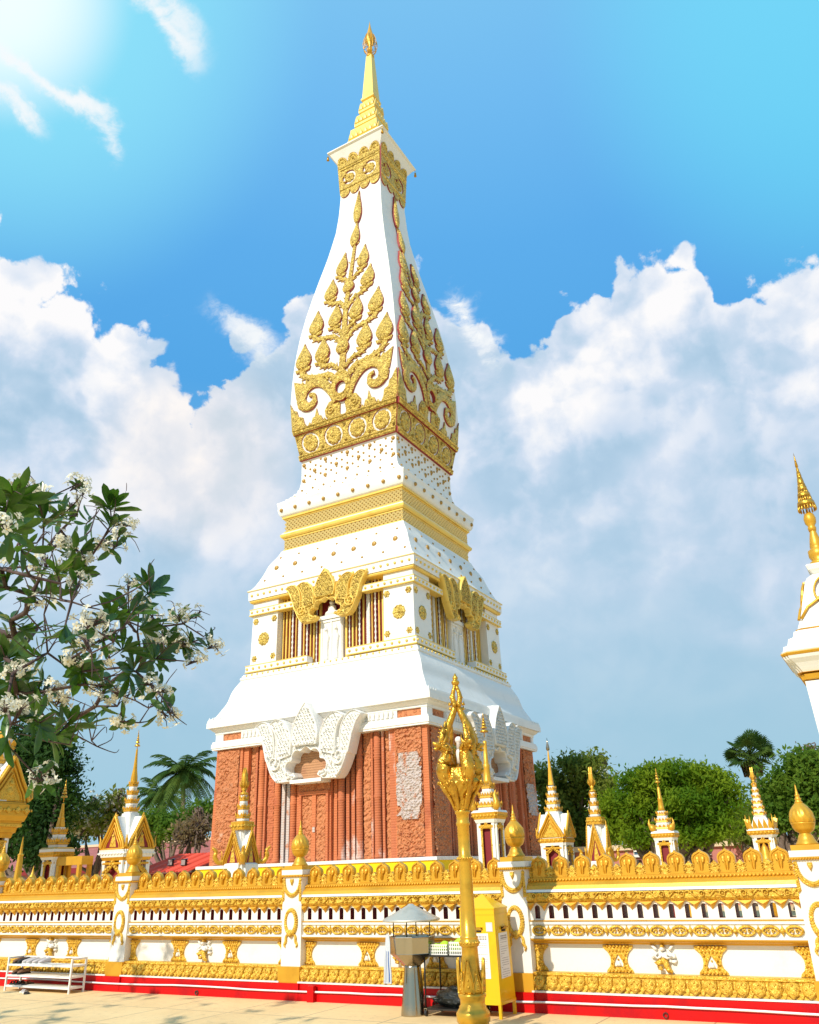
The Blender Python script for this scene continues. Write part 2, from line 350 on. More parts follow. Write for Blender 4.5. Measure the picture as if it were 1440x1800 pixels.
# ------------------------------------------------------------------ mesh building
class MB:
    def __init__(s): s.v = []; s.f = []; s.m = []; s.sm = []; s.n = 0
    def add(s, V, Fc, mi=0, sm=False):
        o = s.n; V = [tuple(map(float, p)) for p in V]; s.v.extend(V); s.n += len(V)
        for q in Fc:
            s.f.append(tuple(i+o for i in q)); s.m.append(mi); s.sm.append(sm)
        return s
    def box(s, x0, x1, y0, y1, z0, z1, mi=0, mp=None):
        V = [(x, y, z) for z in (z0, z1) for x, y in ((x0, y0), (x1, y0), (x1, y1), (x0, y1))]
        if mp: V = [mp(*p) for p in V]
        return s.add(V, [(3, 2, 1, 0), (4, 5, 6, 7), (0, 1, 5, 4), (1, 2, 6, 5), (2, 3, 7, 6), (3, 0, 4, 7)], mi)
    def rings(s, rs, mi=0, sm=True, cap0=True, cap1=True):
        n = len(rs[0]); V = [p for r in rs for p in r]; Fc = []; 
        for i in range(len(rs)-1):
            for j in range(n):
                k = (j+1) % n; Fc.append((i*n+j, i*n+k, (i+1)*n+k, (i+1)*n+j))
        if cap0: Fc.append(tuple(reversed(range(n))))
        if cap1: Fc.append(tuple(range((len(rs)-1)*n, len(rs)*n)))
        return s.add(V, Fc, mi, sm)
    def lathe(s, prof, n=16, c=(0, 0, 0), mi=0, sm=True, fn=None, ph=0.0):
        rs = []
        for r, z in prof:
            ring = []
            for j in range(n):
                a = 2*math.pi*(j+ph)/n; rr = max(r, 1e-4)*(fn(a, z) if fn else 1)
                ring.append((c[0]+rr*math.cos(a), c[1]+rr*math.sin(a), c[2]+z))
            rs.append(ring)
        return s.rings(rs, mi, sm)
    def sq(s, prof, c=(0, 0, 0), mi=0, rot=0.0, red=0.0, asp=1.0):
        """square tiers (half width, z); red = corner redent as a fraction"""
        rs = []
        for h, z in prof:
            h = max(h, 1e-4)
            if red > 0:
                a, b = h, h*(1-red); k = h*(1-red*.5)
                q = [(b, -a), (b, -k), (k, -k), (k, -b), (a, -b)]
                pts = []
                for i in range(4):
                    ca, sa = (1, 0, -1, 0)[i], (0, 1, 0, -1)[i]
                    pts += [(x*ca-y*sa, x*sa+y*ca) for x, y in q]
            else: pts = [(-h, -h), (h, -h), (h, h), (-h, h)]
            cr, sr = math.cos(rot), math.sin(rot)
            rs.append([(c[0]+x*cr-y*asp*sr, c[1]+x*sr+y*asp*cr, c[2]+z) for x, y in pts])
        return s.rings(rs, mi, False)
    def tube(s, pts, rad, n=6, mi=0, sm=True, flat=1.0, up=None):
        P = [Vector(p) for p in pts]; m = len(P)
        if not hasattr(rad, '__len__'): rad = [rad]*m
        rs = []; ref = Vector(up) if up else Vector((.13, .21, .97))
        for i in range(m):
            d = (P[min(i+1, m-1)]-P[max(i-1, 0)])
            if d.length < 1e-9: d = Vector((0, 0, 1))
            d.normalize()
            a = d.cross(ref)
            if a.length < .05: a = d.cross(Vector((1, 0, 0)))
            a.normalize(); b = a.cross(d); ref2 = b
            rs.append([tuple(P[i]+a*math.cos(2*math.pi*j/n)*rad[i]+b*math.sin(2*math.pi*j/n)*rad[i]*flat) for j in range(n)])
        return s.rings(rs, mi, sm)
    def prism(s, outline, t0, t1, mp, mi=0, ms=None, holes=(), bev=0.0, back=False):
        """flat shape (u,v) between heights t0 and t1 over a mapping mp(u,v,t); bev shrinks nothing, ms = side material"""
        ms = mi if ms is None else ms
        loops = [list(outline)]+[list(h) for h in holes]
        def area(l): return sum(l[i][0]*l[(i+1) % len(l)][1]-l[(i+1) % len(l)][0]*l[i][1] for i in range(len(l)))
        if area(loops[0]) < 0: loops[0].reverse()
        for h in loops[1:]:
            if area(h) > 0: h.reverse()
        flat = [p for l in loops for p in l]
        tri = tessellate_polygon([[Vector((p[0], p[1], 0)) for p in l] for l in loops])
        Fc = []
        for a, b, c in tri:
            ar = (flat[b][0]-flat[a][0])*(flat[c][1]-flat[a][1])-(flat[c][0]-flat[a][0])*(flat[b][1]-flat[a][1])
            Fc.append((a, b, c) if ar > 0 else (a, c, b))
        s.add([mp(u, v, t1) for u, v in flat], Fc, mi)
        if back: s.add([mp(u, v, t0) for u, v in flat], [tuple(reversed(q)) for q in Fc], ms)
        o = 0
        for l in loops:
            n = len(l); V = [mp(u, v, t1) for u, v in l]+[mp(u, v, t0) for u, v in l]
            s.add(V, [(j, j+n, (j+1) % n+n, (j+1) % n) for j in range(n)], ms)
        return s
    def ribbon(s, pts, wid, t, mp, mi=0, ms=None, cap=True):
        """raised band with a rounded top along a 2-D line"""
        ms = mi if ms is None else ms
        m = len(pts)
        if not hasattr(wid, '__len__'): wid = [wid]*m
        prof = [(-1, 0), (-1, .6), (-.55, .92), (0, 1), (.55, .92), (1, .6), (1, 0)]
        V = []
        for i in range(m):
            d = np.subtract(pts[min(i+1, m-1)], pts[max(i-1, 0)]); d = d/(np.linalg.norm(d)+1e-9); nn = (-d[1], d[0])
            for a, b in prof: V.append(mp(pts[i][0]+nn[0]*a*wid[i]/2, pts[i][1]+nn[1]*a*wid[i]/2, t*b))
        k = len(prof)
        top = []; side = []
        for i in range(m-1):
            for j in range(k-1):
                (side if j in (0, k-2) else top).append((i*k+j, (i+1)*k+j, (i+1)*k+j+1, i*k+j+1))
        o = s.n; s.add(V, top, mi, True)
        for q in side: s.f.append(tuple(i+o for i in q)); s.m.append(ms); s.sm.append(False)
        for e in (0, (m-1)*k):
            s.f.append(tuple(o+e+j for j in range(k))); s.m.append(ms); s.sm.append(False)
        return s
    def dome(s, u, v, r, t, mp, mi=0, n=8, ms=None, base=0.0):
        rs = [(1, 0), (1, .35), (.8, .75), (.45, .97)]
        V = [mp(u+r*a*math.cos(2*math.pi*j/n), v+r*a*math.sin(2*math.pi*j/n), base+t*b) for a, b in rs for j in range(n)]
        V.append(mp(u, v, base+t))
        Fc = [(i*n+j, i*n+(j+1) % n, (i+1)*n+(j+1) % n, (i+1)*n+j) for i in range(3) for j in range(n)]
        Fc += [(3*n+j, 3*n+(j+1) % n, 4*n) for j in range(n)]
        return s.add(V, Fc, mi, True)
    def pillow(s, outline, t, mp, mi=0, ms=None, c=None, base=0.0, side=.5):
        """outline with upright edge and a domed top towards its centre"""
        ms = mi if ms is None else ms
        o = np.array(outline, float); n = len(o)
        if sum(o[i][0]*o[(i+1) % n][1]-o[(i+1) % n][0]*o[i][1] for i in range(n)) < 0: o = o[::-1]
        c = np.array(c if c is not None else o.mean(0))
        V = [mp(p[0], p[1], base) for p in o]+[mp(p[0], p[1], base+t*side) for p in o]
        for k, h in ((.8, .82), (.5, 1.0)): V += [mp(*(c+(p-c)*k), base+t*h) for p in o]
        V.append(mp(c[0], c[1], base+t*.95))
        s0 = [(j, (j+1) % n, n+(j+1) % n, n+j) for j in range(n)]
        Fc = [(i*n+j, i*n+(j+1) % n, (i+1)*n+(j+1) % n, (i+1)*n+j) for i in (1, 2) for j in range(n)]+[(3*n+j, 3*n+(j+1) % n, 4*n) for j in range(n)]
        off = s.n; s.add(V, Fc, mi, True)
        for q in s0: s.f.append(tuple(i+off for i in q)); s.m.append(ms); s.sm.append(False)
        return s
    def grid(s, nu, nv, fn, mi=0, sm=True):
        V = [fn(i/nu, j/nv) for j in range(nv+1) for i in range(nu+1)]
        return s.add(V, [(j*(nu+1)+i, j*(nu+1)+i+1, (j+1)*(nu+1)+i+1, (j+1)*(nu+1)+i) for j in range(nv) for i in range(nu)], mi, sm)
    def mesh(s, name, mats, off=(0, 0, 0)):
        me = bpy.data.meshes.new(name)
        me.from_pydata([(p[0]-off[0], p[1]-off[1], p[2]-off[2]) for p in s.v], [], s.f)
        for m in mats: me.materials.append(W[m] if isinstance(m, str) else m)
        me.polygons.foreach_set('material_index', s.m); me.polygons.foreach_set('use_smooth', s.sm)
        me.update(); return me
    def build(s, name, mats, parent=None, org=None):
        """vertices are in world space; the object gets its parent's origin (or org)"""
        if isinstance(mats, str): mats = [mats]
        off = org if org is not None else (wloc(parent) if parent else (0, 0, 0))
        o = bpy.data.objects.new(name, s.mesh(name, mats, off)); col.objects.link(o)
        if parent:
            o.parent = parent; pl = wloc(parent); o.location = (off[0]-pl[0], off[1]-pl[1], off[2]-pl[2])
        else: o.location = off
        return o
def wloc(o):
    l = Vector(o.location)
    while o.parent: o = o.parent; l += Vector(o.location)
    return tuple(l)
def tag(o, label, cat=None, group=None, kind=None):
    if label: o['label'] = label
    if cat: o['category'] = cat
    if group: o['group'] = group
    if kind: o['kind'] = kind
    return o
def thing(name, loc, label, cat, group=None):
    o = bpy.data.objects.new(name, None); col.objects.link(o); o.location = loc; o.empty_display_size = .3
    return tag(o, label, cat, group)
def kids(o): return [c for c in bpy.data.objects if c.parent == o]
def copy_tree(o, parent=None, ch=None):
    c = o.copy(); col.objects.link(c)
    c.parent = parent
    for k in kids(o): copy_tree(k, c)
    return c
def arc(cx, cy, rx, ry, a0, a1, n):
    return [(cx+rx*math.cos(R(a0+(a1-a0)*i/n)), cy+ry*math.sin(R(a0+(a1-a0)*i/n))) for i in range(n+1)]
def smoothline(P, k=4):
    """Catmull-Rom through points of any dimension"""
    P = [np.array(p, float) for p in P]; out = []
    for i in range(len(P)-1):
        a = P[max(i-1, 0)]; b = P[i]; c = P[i+1]; d = P[min(i+2, len(P)-1)]
        for j in range(k):
            t = j/k
            out.append(.5*((2*b)+(-a+c)*t+(2*a-5*b+4*c-d)*t*t+(-a+3*b-3*c+d)*t**3))
    out.append(P[-1]); return [tuple(p) for p in out]
def mirror(l): return [(-u, v) for u, v in l]
# ------------------------------------------------------------------ ground
g = MB(); g.grid(8, 8, lambda a, b: (-400+a*800, -300+b*900, 0.0))
tag(g.build('paved_ground', 'ground'), None, kind='structure')

# ------------------------------------------------------------------ the great tower
TX, TY = -19.39, 31.337
ZS = [1.9, 6.46, 12.9, 13.4, 15.4, 17, 20.15, 20.6, 21.3, 21.8, 22.35, 23.35, 24.5, 25.45, 26.2, 27.35, 28.8, 30.0, 31.2, 32, 33, 34, 35, 36.2, 37.5, 38.6, 39.3, 39.9, 40.3, 40.6, 40.9]
HS = [5.0, 4.97, 4.2, 4.28, 3.27, 3.2, 2.70, 2.76, 2.88, 2.98, 3.06, 3.14, 3.11, 3.06, 3.0, 2.88, 2.67, 2.46, 2.23, 2.07, 1.87, 1.70, 1.54, 1.43, 1.36, 1.37, 1.40, 1.44, 1.52, 1.66, 1.88]
def HZ(z): return float(np.interp(z, ZS, HS))
def face(k, h=None):
    """maps (u, v, t) on side k of the tower; h = None follows the bulging outline"""
    ca, sa = ((1, 0), (0, 1), (-1, 0), (0, -1))[k]
    def mp(u, v, t):
        y = -((h if h is not None else HZ(v))+t)
        return (TX+u*ca-y*sa, TY+u*sa+y*ca, v)
    return mp
tower = thing('temple_tower', (TX, TY, 0), 'huge square white and gold temple tower on a carved red brick base', 'temple tower')
C3 = (TX, TY, 0)
def curve_rows(pts, k=5): return [(p[0], p[1]) for p in smoothline(pts, k)]
def part(name, mats, fn, parent=tower):
    b = MB(); fn(b); return b.build(name, mats, parent)

# foot of the tower
part('cloth_wrapped_plinth', ['cloth_yellow', 'white'], lambda b: (b.sq([(5.30, 0), (5.30, 1.96)], C3), b.sq([(5.36, 1.962), (5.36, 2.06), (5.3, 2.07)], C3, 1)))
part('brick_core', ['gap_shade', 'brickw'], lambda b: b.sq([(4.48, 2.07), (4.46, 6.5)], C3, 0))
def corner_block(b, sx, sy, lim, lv, mi=0):
    V = []
    for z, h in lv:
        for a, c in ((h, h), (lim, h), (lim, lim), (h, lim)): V.append((TX+sx*a, TY+sy*c, z))
    b.add(V, [(0, 1, 5, 4), (1, 2, 6, 5), (2, 3, 7, 6), (3, 0, 4, 7), (4, 5, 6, 7)], mi)
for sx in (-1, 1):
    for sy in (-1, 1): part('corner_pier', ['brick'], lambda b: corner_block(b, sx, sy, 3.58, ((2.072, 5.0), (6.45, 4.96))))
COLS = [(.69, .10, 'b', .30), (.86, .15, 'b', .18), (1.11, .27, 'r', .26), (1.38, .14, 'w', .14), (1.62, .15, 'w', .14), (1.91, .26, 'r', .24), (2.24, .30, 'c', .10),
        (2.49, .09, 'w', .2), (2.71, .28, 'r', .26), (2.97, .10, 'w', .2), (3.18, .24, 'c', .1), (3.44, .25, 'p', .30)]
def carved_field(b, mp, u0, u1, v0, v1, amp, seed, step=.055, blocky=.5, ragged=False):
    nu = int((u1-u0)/step); nv = int((v1-v0)/step)
    def fn(a, c):
        u = u0+(u1-u0)*a; v = v0+(v1-v0)*c
        q = mnoise.noise(Vector((u*3.6+seed, v*3.6, seed)), noise_basis='PERLIN_ORIGINAL')
        w = mnoise.noise(Vector((u*8+2.5*q, v*8+seed+2.5*q, 1.3)), noise_basis='PERLIN_ORIGINAL')
        r = mnoise.noise(Vector((round(u*8)/2.1+seed*2, round(v*11)/2.1, 5)), noise_basis='PERLIN_ORIGINAL')
        h = (1-blocky)*(.5+.5*math.sin(9*w+4*q))+blocky*(.5+.9*r)
        return mp(u, v, amp*max(0, min(1, h)))
    if not ragged: b.grid(nu, nv, fn, 0, False); return
    V = [fn(i/nu, j/nv) for j in range(nv+1) for i in range(nu+1)]; Fc = []
    for j in range(nv):
        for i in range(nu):
            e = min(i, nu-1-i)/nu*1.6+min(j, nv-1-j)/nv
            if e+.35*mnoise.noise(Vector((i*.16, j*.16, seed))) > .16: Fc.append((j*(nu+1)+i, j*(nu+1)+i+1, (j+1)*(nu+1)+i+1, (j+1)*(nu+1)+i))
    b.add(V, Fc, 0, False)
for k in range(2):
    mp0 = face(k, 4.66)
    for sgn in (-1, 1):
        for i, (u, wd, kind, pr) in enumerate(COLS):
            b = MB(); c = sgn*u
            z0, z1 = 2.072, 6.47
            if kind == 'r':
                rr = wd/2
                prof = [(rr*1.15, z0), (rr*1.15, z0+.12), (rr, z0+.2)]+[(rr, 4.1), (rr*1.12, 4.14), (rr*1.12, 4.2), (rr, 4.24)]+[(rr, 5.5), (rr*1.15, 5.55), (rr*.95, 5.62), (rr*1.15, 5.7), (rr*.95, 5.77), (rr*1.15, 5.85), (rr, 5.92), (rr, z1)]
                p = mp0(c, 0, pr*.30); b.lathe(prof, 12, (p[0], p[1], 0), 0)
            else:
                b.box(c-wd/2, c+wd/2, z0, z1, -.19, pr-.06, 0, lambda x, y, z: mp0(x, y, z))
                # box() gives faces turned the other way in this mapping; harmless for closed bars
                if kind == 'c': carved_field(b, lambda x, y, t: mp0(x, y, t+pr-.058), c-wd/2, c+wd/2, z0, z1, .05, u*3+k, .06, .2)
            white = kind == 'w' and (sgn < 0 and u < 1.7 and k == 0)
            m = 'limewash' if white else ('brickw' if kind in 'w' or (i*7+k*3+(sgn > 0)) % 3 == 0 else ('brick_carved' if kind == 'c' else 'brick'))
            o = b.build('column' if kind == 'r' else 'pilaster', m, tower)
            if white: o['label'] = 'limewashed pale pilaster among red brick ones'
        b = MB(); mp1 = face(k, 4.95)
        a0, a1 = (3.66, 4.74) if sgn > 0 else (-4.80, -3.72)
        carved_field(b, lambda x, y, t: face(k, 4.99-(y-2)*.006)(x, y, t), a0, a1, 2.1, 6.4, .10, 11.3*sgn+k*5, .042, .62 if sgn < 0 else .35)
        o = b.build('carved_panel', ['brick_carved'], tower)
        if sgn > 0:
            b = MB(); carved_field(b, lambda x, y, t: face(k, 5.03-(y-2)*.006)(x, y, t), a0+.03, a1-.03, 3.3 if k == 0 else 3.7, 5.55 if k == 0 else 5.0, .10, 11.3*sgn+k*5, .042, .35, True)
            pw = b.build('pale_stucco_patch', ['limewash'], o)
    # door
    d = MB(); d.box(-.62, .62, 2.075, 4.95, -.19, .22, 0, mp0)
    door = d.build('sealed_door', ['brick_carved'], tower)
    b = MB()
    for s_ in (-1, 1): b.box(s_*.62-.05, s_*.62+.05, 2.075, 4.45, .16, .34, 0, mp0)
    b.box(-.68, .68, 4.40, 4.52, .16, .345, 0, mp0); b.box(-.09, .09, 2.075, 4.39, .18, .30, 0, mp0)
    b.build('door_frame', ['brick'], door)
    for s_ in (-1, 1):
        b = MB(); a0, a1 = (.10, .56) if s_ > 0 else (-.56, -.10)
        carved_field(b, lambda x, y, t: mp0(x, y, t+.23), a0, a1, 2.1, 4.38, .05, 31+s_, .05, .1)
        b.build('door_leaf', ['brick_carved'], door)
    b = MB(); carved_field(b, lambda x, y, t: mp0(x, y, t+.24), -.72, .72, 4.53, 4.93, .06, 77, .05, .1); b.build('lintel', ['brick_carved'], door)
    if k == 0:
        b = MB(); b.box(-.03, .08, 3.08, 3.26, .31, .335, 0, mp0); b.build('padlock_plate', ['limewash'], door)

# white entablature over the brick
def ent(b):
    b.sq([(5.0, 6.455), (5.12, 6.46), (5.12, 6.52), (5.15, 6.53), (5.15, 6.70), (5.12, 6.71), (5.12, 6.79), (5.0, 6.80)], C3)
    b.sq([(4.97, 6.80), (4.97, 7.10)], C3, 1)
    for k in range(4):
        mp = face(k, 4.97)
        E_ = 5.024 if k % 2 == 0 else 4.965
        for a0, a1 in ((-E_, -4.62), (-3.66, -1.2), (1.2, 3.76), (4.78, E_)):
            b.box(a0, a1, 6.803, 7.08, 0, .06, 0, mp)
        for i in range(12):
            for s_ in (-1, 1):
                u = s_*(1.35+i*.2); p = mp(u, 0, .09); b.lathe([(.05, 6.81), (.07, 6.86), (.045, 6.9), (.07, 6.98), (.05, 7.07)], 8, (p[0], p[1], 0), 0)
    b.sq([(5.03, 7.08), (5.05, 7.10), (5.05, 7.18), (5.12, 7.22), (5.20, 7.30), (5.20, 7.33), (5.32, 7.34), (5.32, 7.56), (5.30, 7.57), (5.30, 7.66), (5.22, 7.67), (5.22, 7.74), (5.12, 7.75), (5.12, 7.80)], C3)
    # little upturned leaves along the eave
    for k in range(4):
        mp = face(k, 5.27)
        for s_ in (-1, 1):
            for j in range(4):
                u = s_*(5.24-j*.19); b.add([mp(u-.05, 7.66, 0), mp(u+.05, 7.66, 0), mp(u, 7.66, -.06), mp(u, 7.80, -.02)], [(0, 1, 3), (1, 2, 3), (2, 0, 3)])
part('white_entablature', ['white', 'brick_carved'], ent)
part('lower_bell_roof', ['white'], lambda b: b.sq(curve_rows([(5.08, 7.80), (4.93, 8.08), (4.76, 8.42), (4.66, 8.80), (4.56, 9.05), (4.38, 9.38)], 5)+[(4.42, 9.40), (4.42, 9.48), (4.33, 9.50), (4.33, 9.62)], C3))

# the shaped pediments
def petal(base_l, tip, base_r, bl, br):
    a = smoothline([base_l, bl, tip], 6); c = smoothline([tip, br, base_r], 6); return a+c[1:]
def pediment(k, h, z0, sc, su, mats, th, niche=True):
    """the flame shaped pediment: z0 = height of its foot"""
    def T(l): return [(u*su, z0+(v-4.88)*sc) for u, v in l]
    def mk(tt): 
        return face(k, h)
    mp = face(k, h)
    b = MB()
    # body with the lobed niche cut out
    half = [(.78, 4.90), (1.40, 4.88), (1.52, 4.98), (1.66, 5.18), (1.80, 5.5), (1.93, 5.90), (1.84, 6.02), (1.66, 5.98), (1.56, 6.2), (1.46, 6.3), (1.30, 6.4), (.95, 6.5), (.60, 6.62)]
    nich = [(.50, 5.06), (.60, 5.20), (.74, 5.13), (.92, 5.22), (.95, 5.42), (.84, 5.58), (.66, 5.62), (.64, 5.80), (.52, 5.94), (.36, 5.97), (.25, 5.93), (.16, 6.03), (0, 6.08)]
    inn = nich
    outl = [(0.0, 6.6)]+[(-u, v) for u, v in reversed(half)]+[(-.46, 4.90)]+[(-u, v) for u, v in inn]
    outl = [(0, 6.6)]+[(-u, v) for u, v in reversed(half)]+[(-u, v) for u, v in inn]+[(u, v) for u, v in reversed(inn[:-1])]+half
    b.prism(T(outl), 0, .50*th, mp, 0, 1)
    o = b.build('pediment', mats, tower)
    petals = [(.70, petal((1.30, 5.9), (2.42, 7.08), (2.08, 6.15), (1.62, 7.12), (2.20, 6.65)) , 'side'),]
    # outer petals, curling outwards at the tip
    def both(pl, t0, t1, nm):
        for s_ in (-1, 1):
            q = MB(); l = pl if s_ > 0 else mirror(pl); q.prism(T(l), t0*th, t1*th, mp, 0, 1)
            inner = [(np.mean([p[0] for p in l])*.16+u*.84, np.mean([p[1] for p in l])*.16+v*.84) for u, v in l]
            q.prism(T(inner), t1*th, (t1+.03)*th, mp, 0)
            q.ribbon(T(l), .065, (t1+.06)*th, mp, 1)
            q.build(nm, mats, o)
    outer = smoothline([(1.90, 5.70), (2.04, 6.20), (2.18, 6.68), (2.50, 7.08)], 5)+smoothline([(2.50, 7.08), (2.18, 7.22), (1.86, 7.10), (1.62, 6.72), (1.54, 6.2), (1.58, 5.72)], 5)[1:]
    both(outer, .0, .53, 'flame_leaf')
    mid = smoothline([(1.34, 5.7), (1.38, 6.3), (1.48, 6.75), (1.74, 7.08)], 5)+smoothline([(1.74, 7.08), (1.40, 7.24), (1.04, 7.10), (.78, 6.75), (.68, 6.35), (.72, 5.85)], 5)[1:]
    both(mid, .0, .59, 'flame_leaf')
    q = MB(); ce = smoothline([(-.52, 6.15), (-.60, 6.6), (-.40, 7.2), (0, 7.76)], 6)+smoothline([(0, 7.76), (.40, 7.2), (.60, 6.6), (.52, 6.15)], 6)[1:]
    q.prism(T(ce), 0, .65*th, mp, 0, 1)
    q.prism(T([(u*.82, 6.3+(v-6.3)*.86) for u, v in ce]), .65*th, .67*th, mp, 0)
    q.ribbon(T(ce), .065, .71*th, mp, 1)
    q.build('centre_leaf', mats, o)
    q = MB(); rg_ = random.Random(8)
    def inside(pt, poly):
        c_ = False; n_ = len(poly)
        for i in range(n_):
            (x1, y1), (x2, y2) = poly[i], poly[(i+1) % n_]
            if (y1 > pt[1]) != (y2 > pt[1]) and pt[0] < (x2-x1)*(pt[1]-y1)/(y2-y1)+x1: c_ = not c_
        return c_
    for poly, tb_ in ((outer, .56), (mirror(outer), .56), (mid, .62), (mirror(mid), .62), (ce, .67), (outl, .50)):
        xs = [p_[0] for p_ in poly]; ys = [p_[1] for p_ in poly]; y_ = min(ys)+.08; row = 0
        while y_ < max(ys):
            x_ = min(xs)+.06+(row % 2)*.07
            while x_ < max(xs):
                if all(inside((x_+dx, y_+dy), poly) for dx, dy in ((.07, 0), (-.07, 0), (0, .08), (0, -.07))):
                    sg = 1 if (row+int(x_*7)) % 2 else -1; a0 = rg_.uniform(0, 6.3)
                    q.ribbon(T([(x_+sg*.052*(1-j/13)*math.cos(a0+j*.62), y_+.052*(1-j/13)*math.sin(a0+j*.62)) for j in range(10)]), .026, (tb_+.035)*th, mp, 0)
                x_ += .135
            y_ += .125; row += 1
    q.build('scroll_carving', mats, o)
    # rolled volutes and mouldings
    q = MB()
    for s_ in (-1, 1):
        sp = [(s_*(1.50+.33*(1-i/26)*math.cos(R(100+i*26))), 5.62+.36*(1-i/26)*math.sin(R(100+i*26))) for i in range(24)]
        q.ribbon(T(sp), .075, .62*th, mp, 1)
        sp = [(s_*(.84+.15*(1-i/16)*math.cos(R(-140+i*28))), 5.13+.15*(1-i/16)*math.sin(R(-140+i*28))) for i in range(13)]
        q.ribbon(T(sp), .07, .60*th, mp, 1)
        q.ribbon(T(smoothline([(s_*u, v) for u, v in [(.62, 5.06), (.76, 5.12), (.92, 5.22), (.97, 5.42), (.86, 5.60), (.68, 5.64), (.66, 5.81), (.53, 5.97), (.36, 6.0), (.25, 5.96), (.12, 6.06), (0, 6.12)]], 4)), .07, .58*th, mp, 1)
        q.ribbon(T(smoothline([(s_*u, v) for u, v in [(1.15, 5.35), (1.22, 5.75), (1.02, 5.98), (.92, 6.22), (.66, 6.40), (.36, 6.42), (.18, 6.36), (0, 6.52)]], 4)), .055, .58*th, mp, 1)
        q.ribbon(T(smoothline([(s_*u, v) for u, v in [(1.38, 4.93), (1.60, 5.15), (1.84, 5.65), (2.02, 6.2), (2.18, 6.6), (2.38, 7.05)]], 4)), .07, .60*th, mp, 1)
    q.build('scroll_moulding', mats, o)
    return o
for k in range(2):
    o = pediment(k, 4.98, 4.88, 1.0, 1.0, ['white_carved', 'white'], 1.0)
    b = MB(); b.box(-.72, .72, 4.80, 4.93, -.3, .56, 0, face(k, 4.97)); b.build('niche_sill', ['white'], o)
    b = MB(); b.box(-1.0, 1.0, 4.94, 6.45, -.3, .02, 0, face(k, 4.97)); b.build('niche_back', ['niche'], o)

# middle storey
def mid(b):
    b.sq([(3.69, 9.60), (3.69, 12.85)], C3, 1)
    b.sq([(4.37, 9.50), (4.37, 9.56), (4.3, 9.60), (3.9, 9.70)], C3, 0)
    for k in range(2):
        for i in range(29): b.dome(-4.1+i*.293, 9.56, .045, .05, face(k, 4.36), 2)
part('middle_storey', ['white', 'maroon', 'gold_tower'], mid)
for sx in (-1, 1):
    for sy in (-1, 1): part('corner_pier', ['white'], lambda b: corner_block(b, sx, sy, 2.72, ((9.66, 4.14), (12.84, 4.10))))
# studded beams turn the corners as L shapes
for sx in (-1, 1):
    for sy in (-1, 1):
        for z0, z1, ua, t, du, n_ in ((9.74, 9.99, .98, .17, .335, 10), (12.29, 12.52, 1.74, .12, .31, 8)):
            def lbeam(b):
                def L(h, i, za, zb, mi):
                    P = [(ua, -h), (h, -h), (h, -ua), (i, -ua), (i, -i), (ua, -i)]
                    P = [(sx*x, -sy*y) for x, y in P]
                    if sx*-sy < 0: P = P[::-1]
                    b.rings([[(TX+x, TY+y, z) for x, y in P] for z in (za, zb)], mi, False)
                L(4.1+t, 3.86, z0, z1, 0); L(4.12+t, 3.87, z0-.035, z0-.001, 1); L(4.115+t, 3.87, z1+.001, z1+.03, 1)
                for k in range(2):
                    f = face(k, 4.1+t); s_ = sx if k == 0 else sy
                    if (k == 0 and sy > 0) or (k == 1 and sx < 0): continue
                    for i in range(n_): b.dome(s_*(ua+.18+i*du), (z0+z1)/2, .06, .065, f, 1)
            part('studded_beam', ['white', 'gold_tower'], lbeam)
def rosette(b, u, v, r, t, mp, n=8, mi=0, ms=None):
    for i in range(n):
        a = 2*math.pi*i/n; b.dome(u+r*.66*math.cos(a), v+r*.66*math.sin(a), r*.36, t*.75, mp, mi, 7)
    b.dome(u, v, r*.62, t*.85, mp, mi, 12); b.dome(u, v, r*.3, t*1.25, mp, mi, 8)
for k in range(2):
    for s_ in (-1, 1):
        b = MB(); rosette(b, s_*3.44, 11.14, .30, .09, face(k, 4.12), 10); b.build('flower_boss', ['gold_big'], tower)
        for du, v in ((.5, 11.98), (-.52, 11.98), (.5, 10.31), (-.52, 10.31)):
            b = MB(); rosette(b, s_*3.40+du, v, .15, .06, face(k, 4.12), 6); b.build('small_flower_boss', ['gold_big'], tower)
MC = [(.67, .12, 'g'), (.84, .06, 'w'), (.99, .09, 'g'), (1.17, .06, 'g'), (1.34, .09, 'w'), (1.52, .07, 'g'), (1.75, .22, 'c'), (1.95, .05, 'g'), (2.12, .09, 'w'), (2.29, .07, 'g'), (2.47, .09, 'g'), (2.64, .06, 'g')]
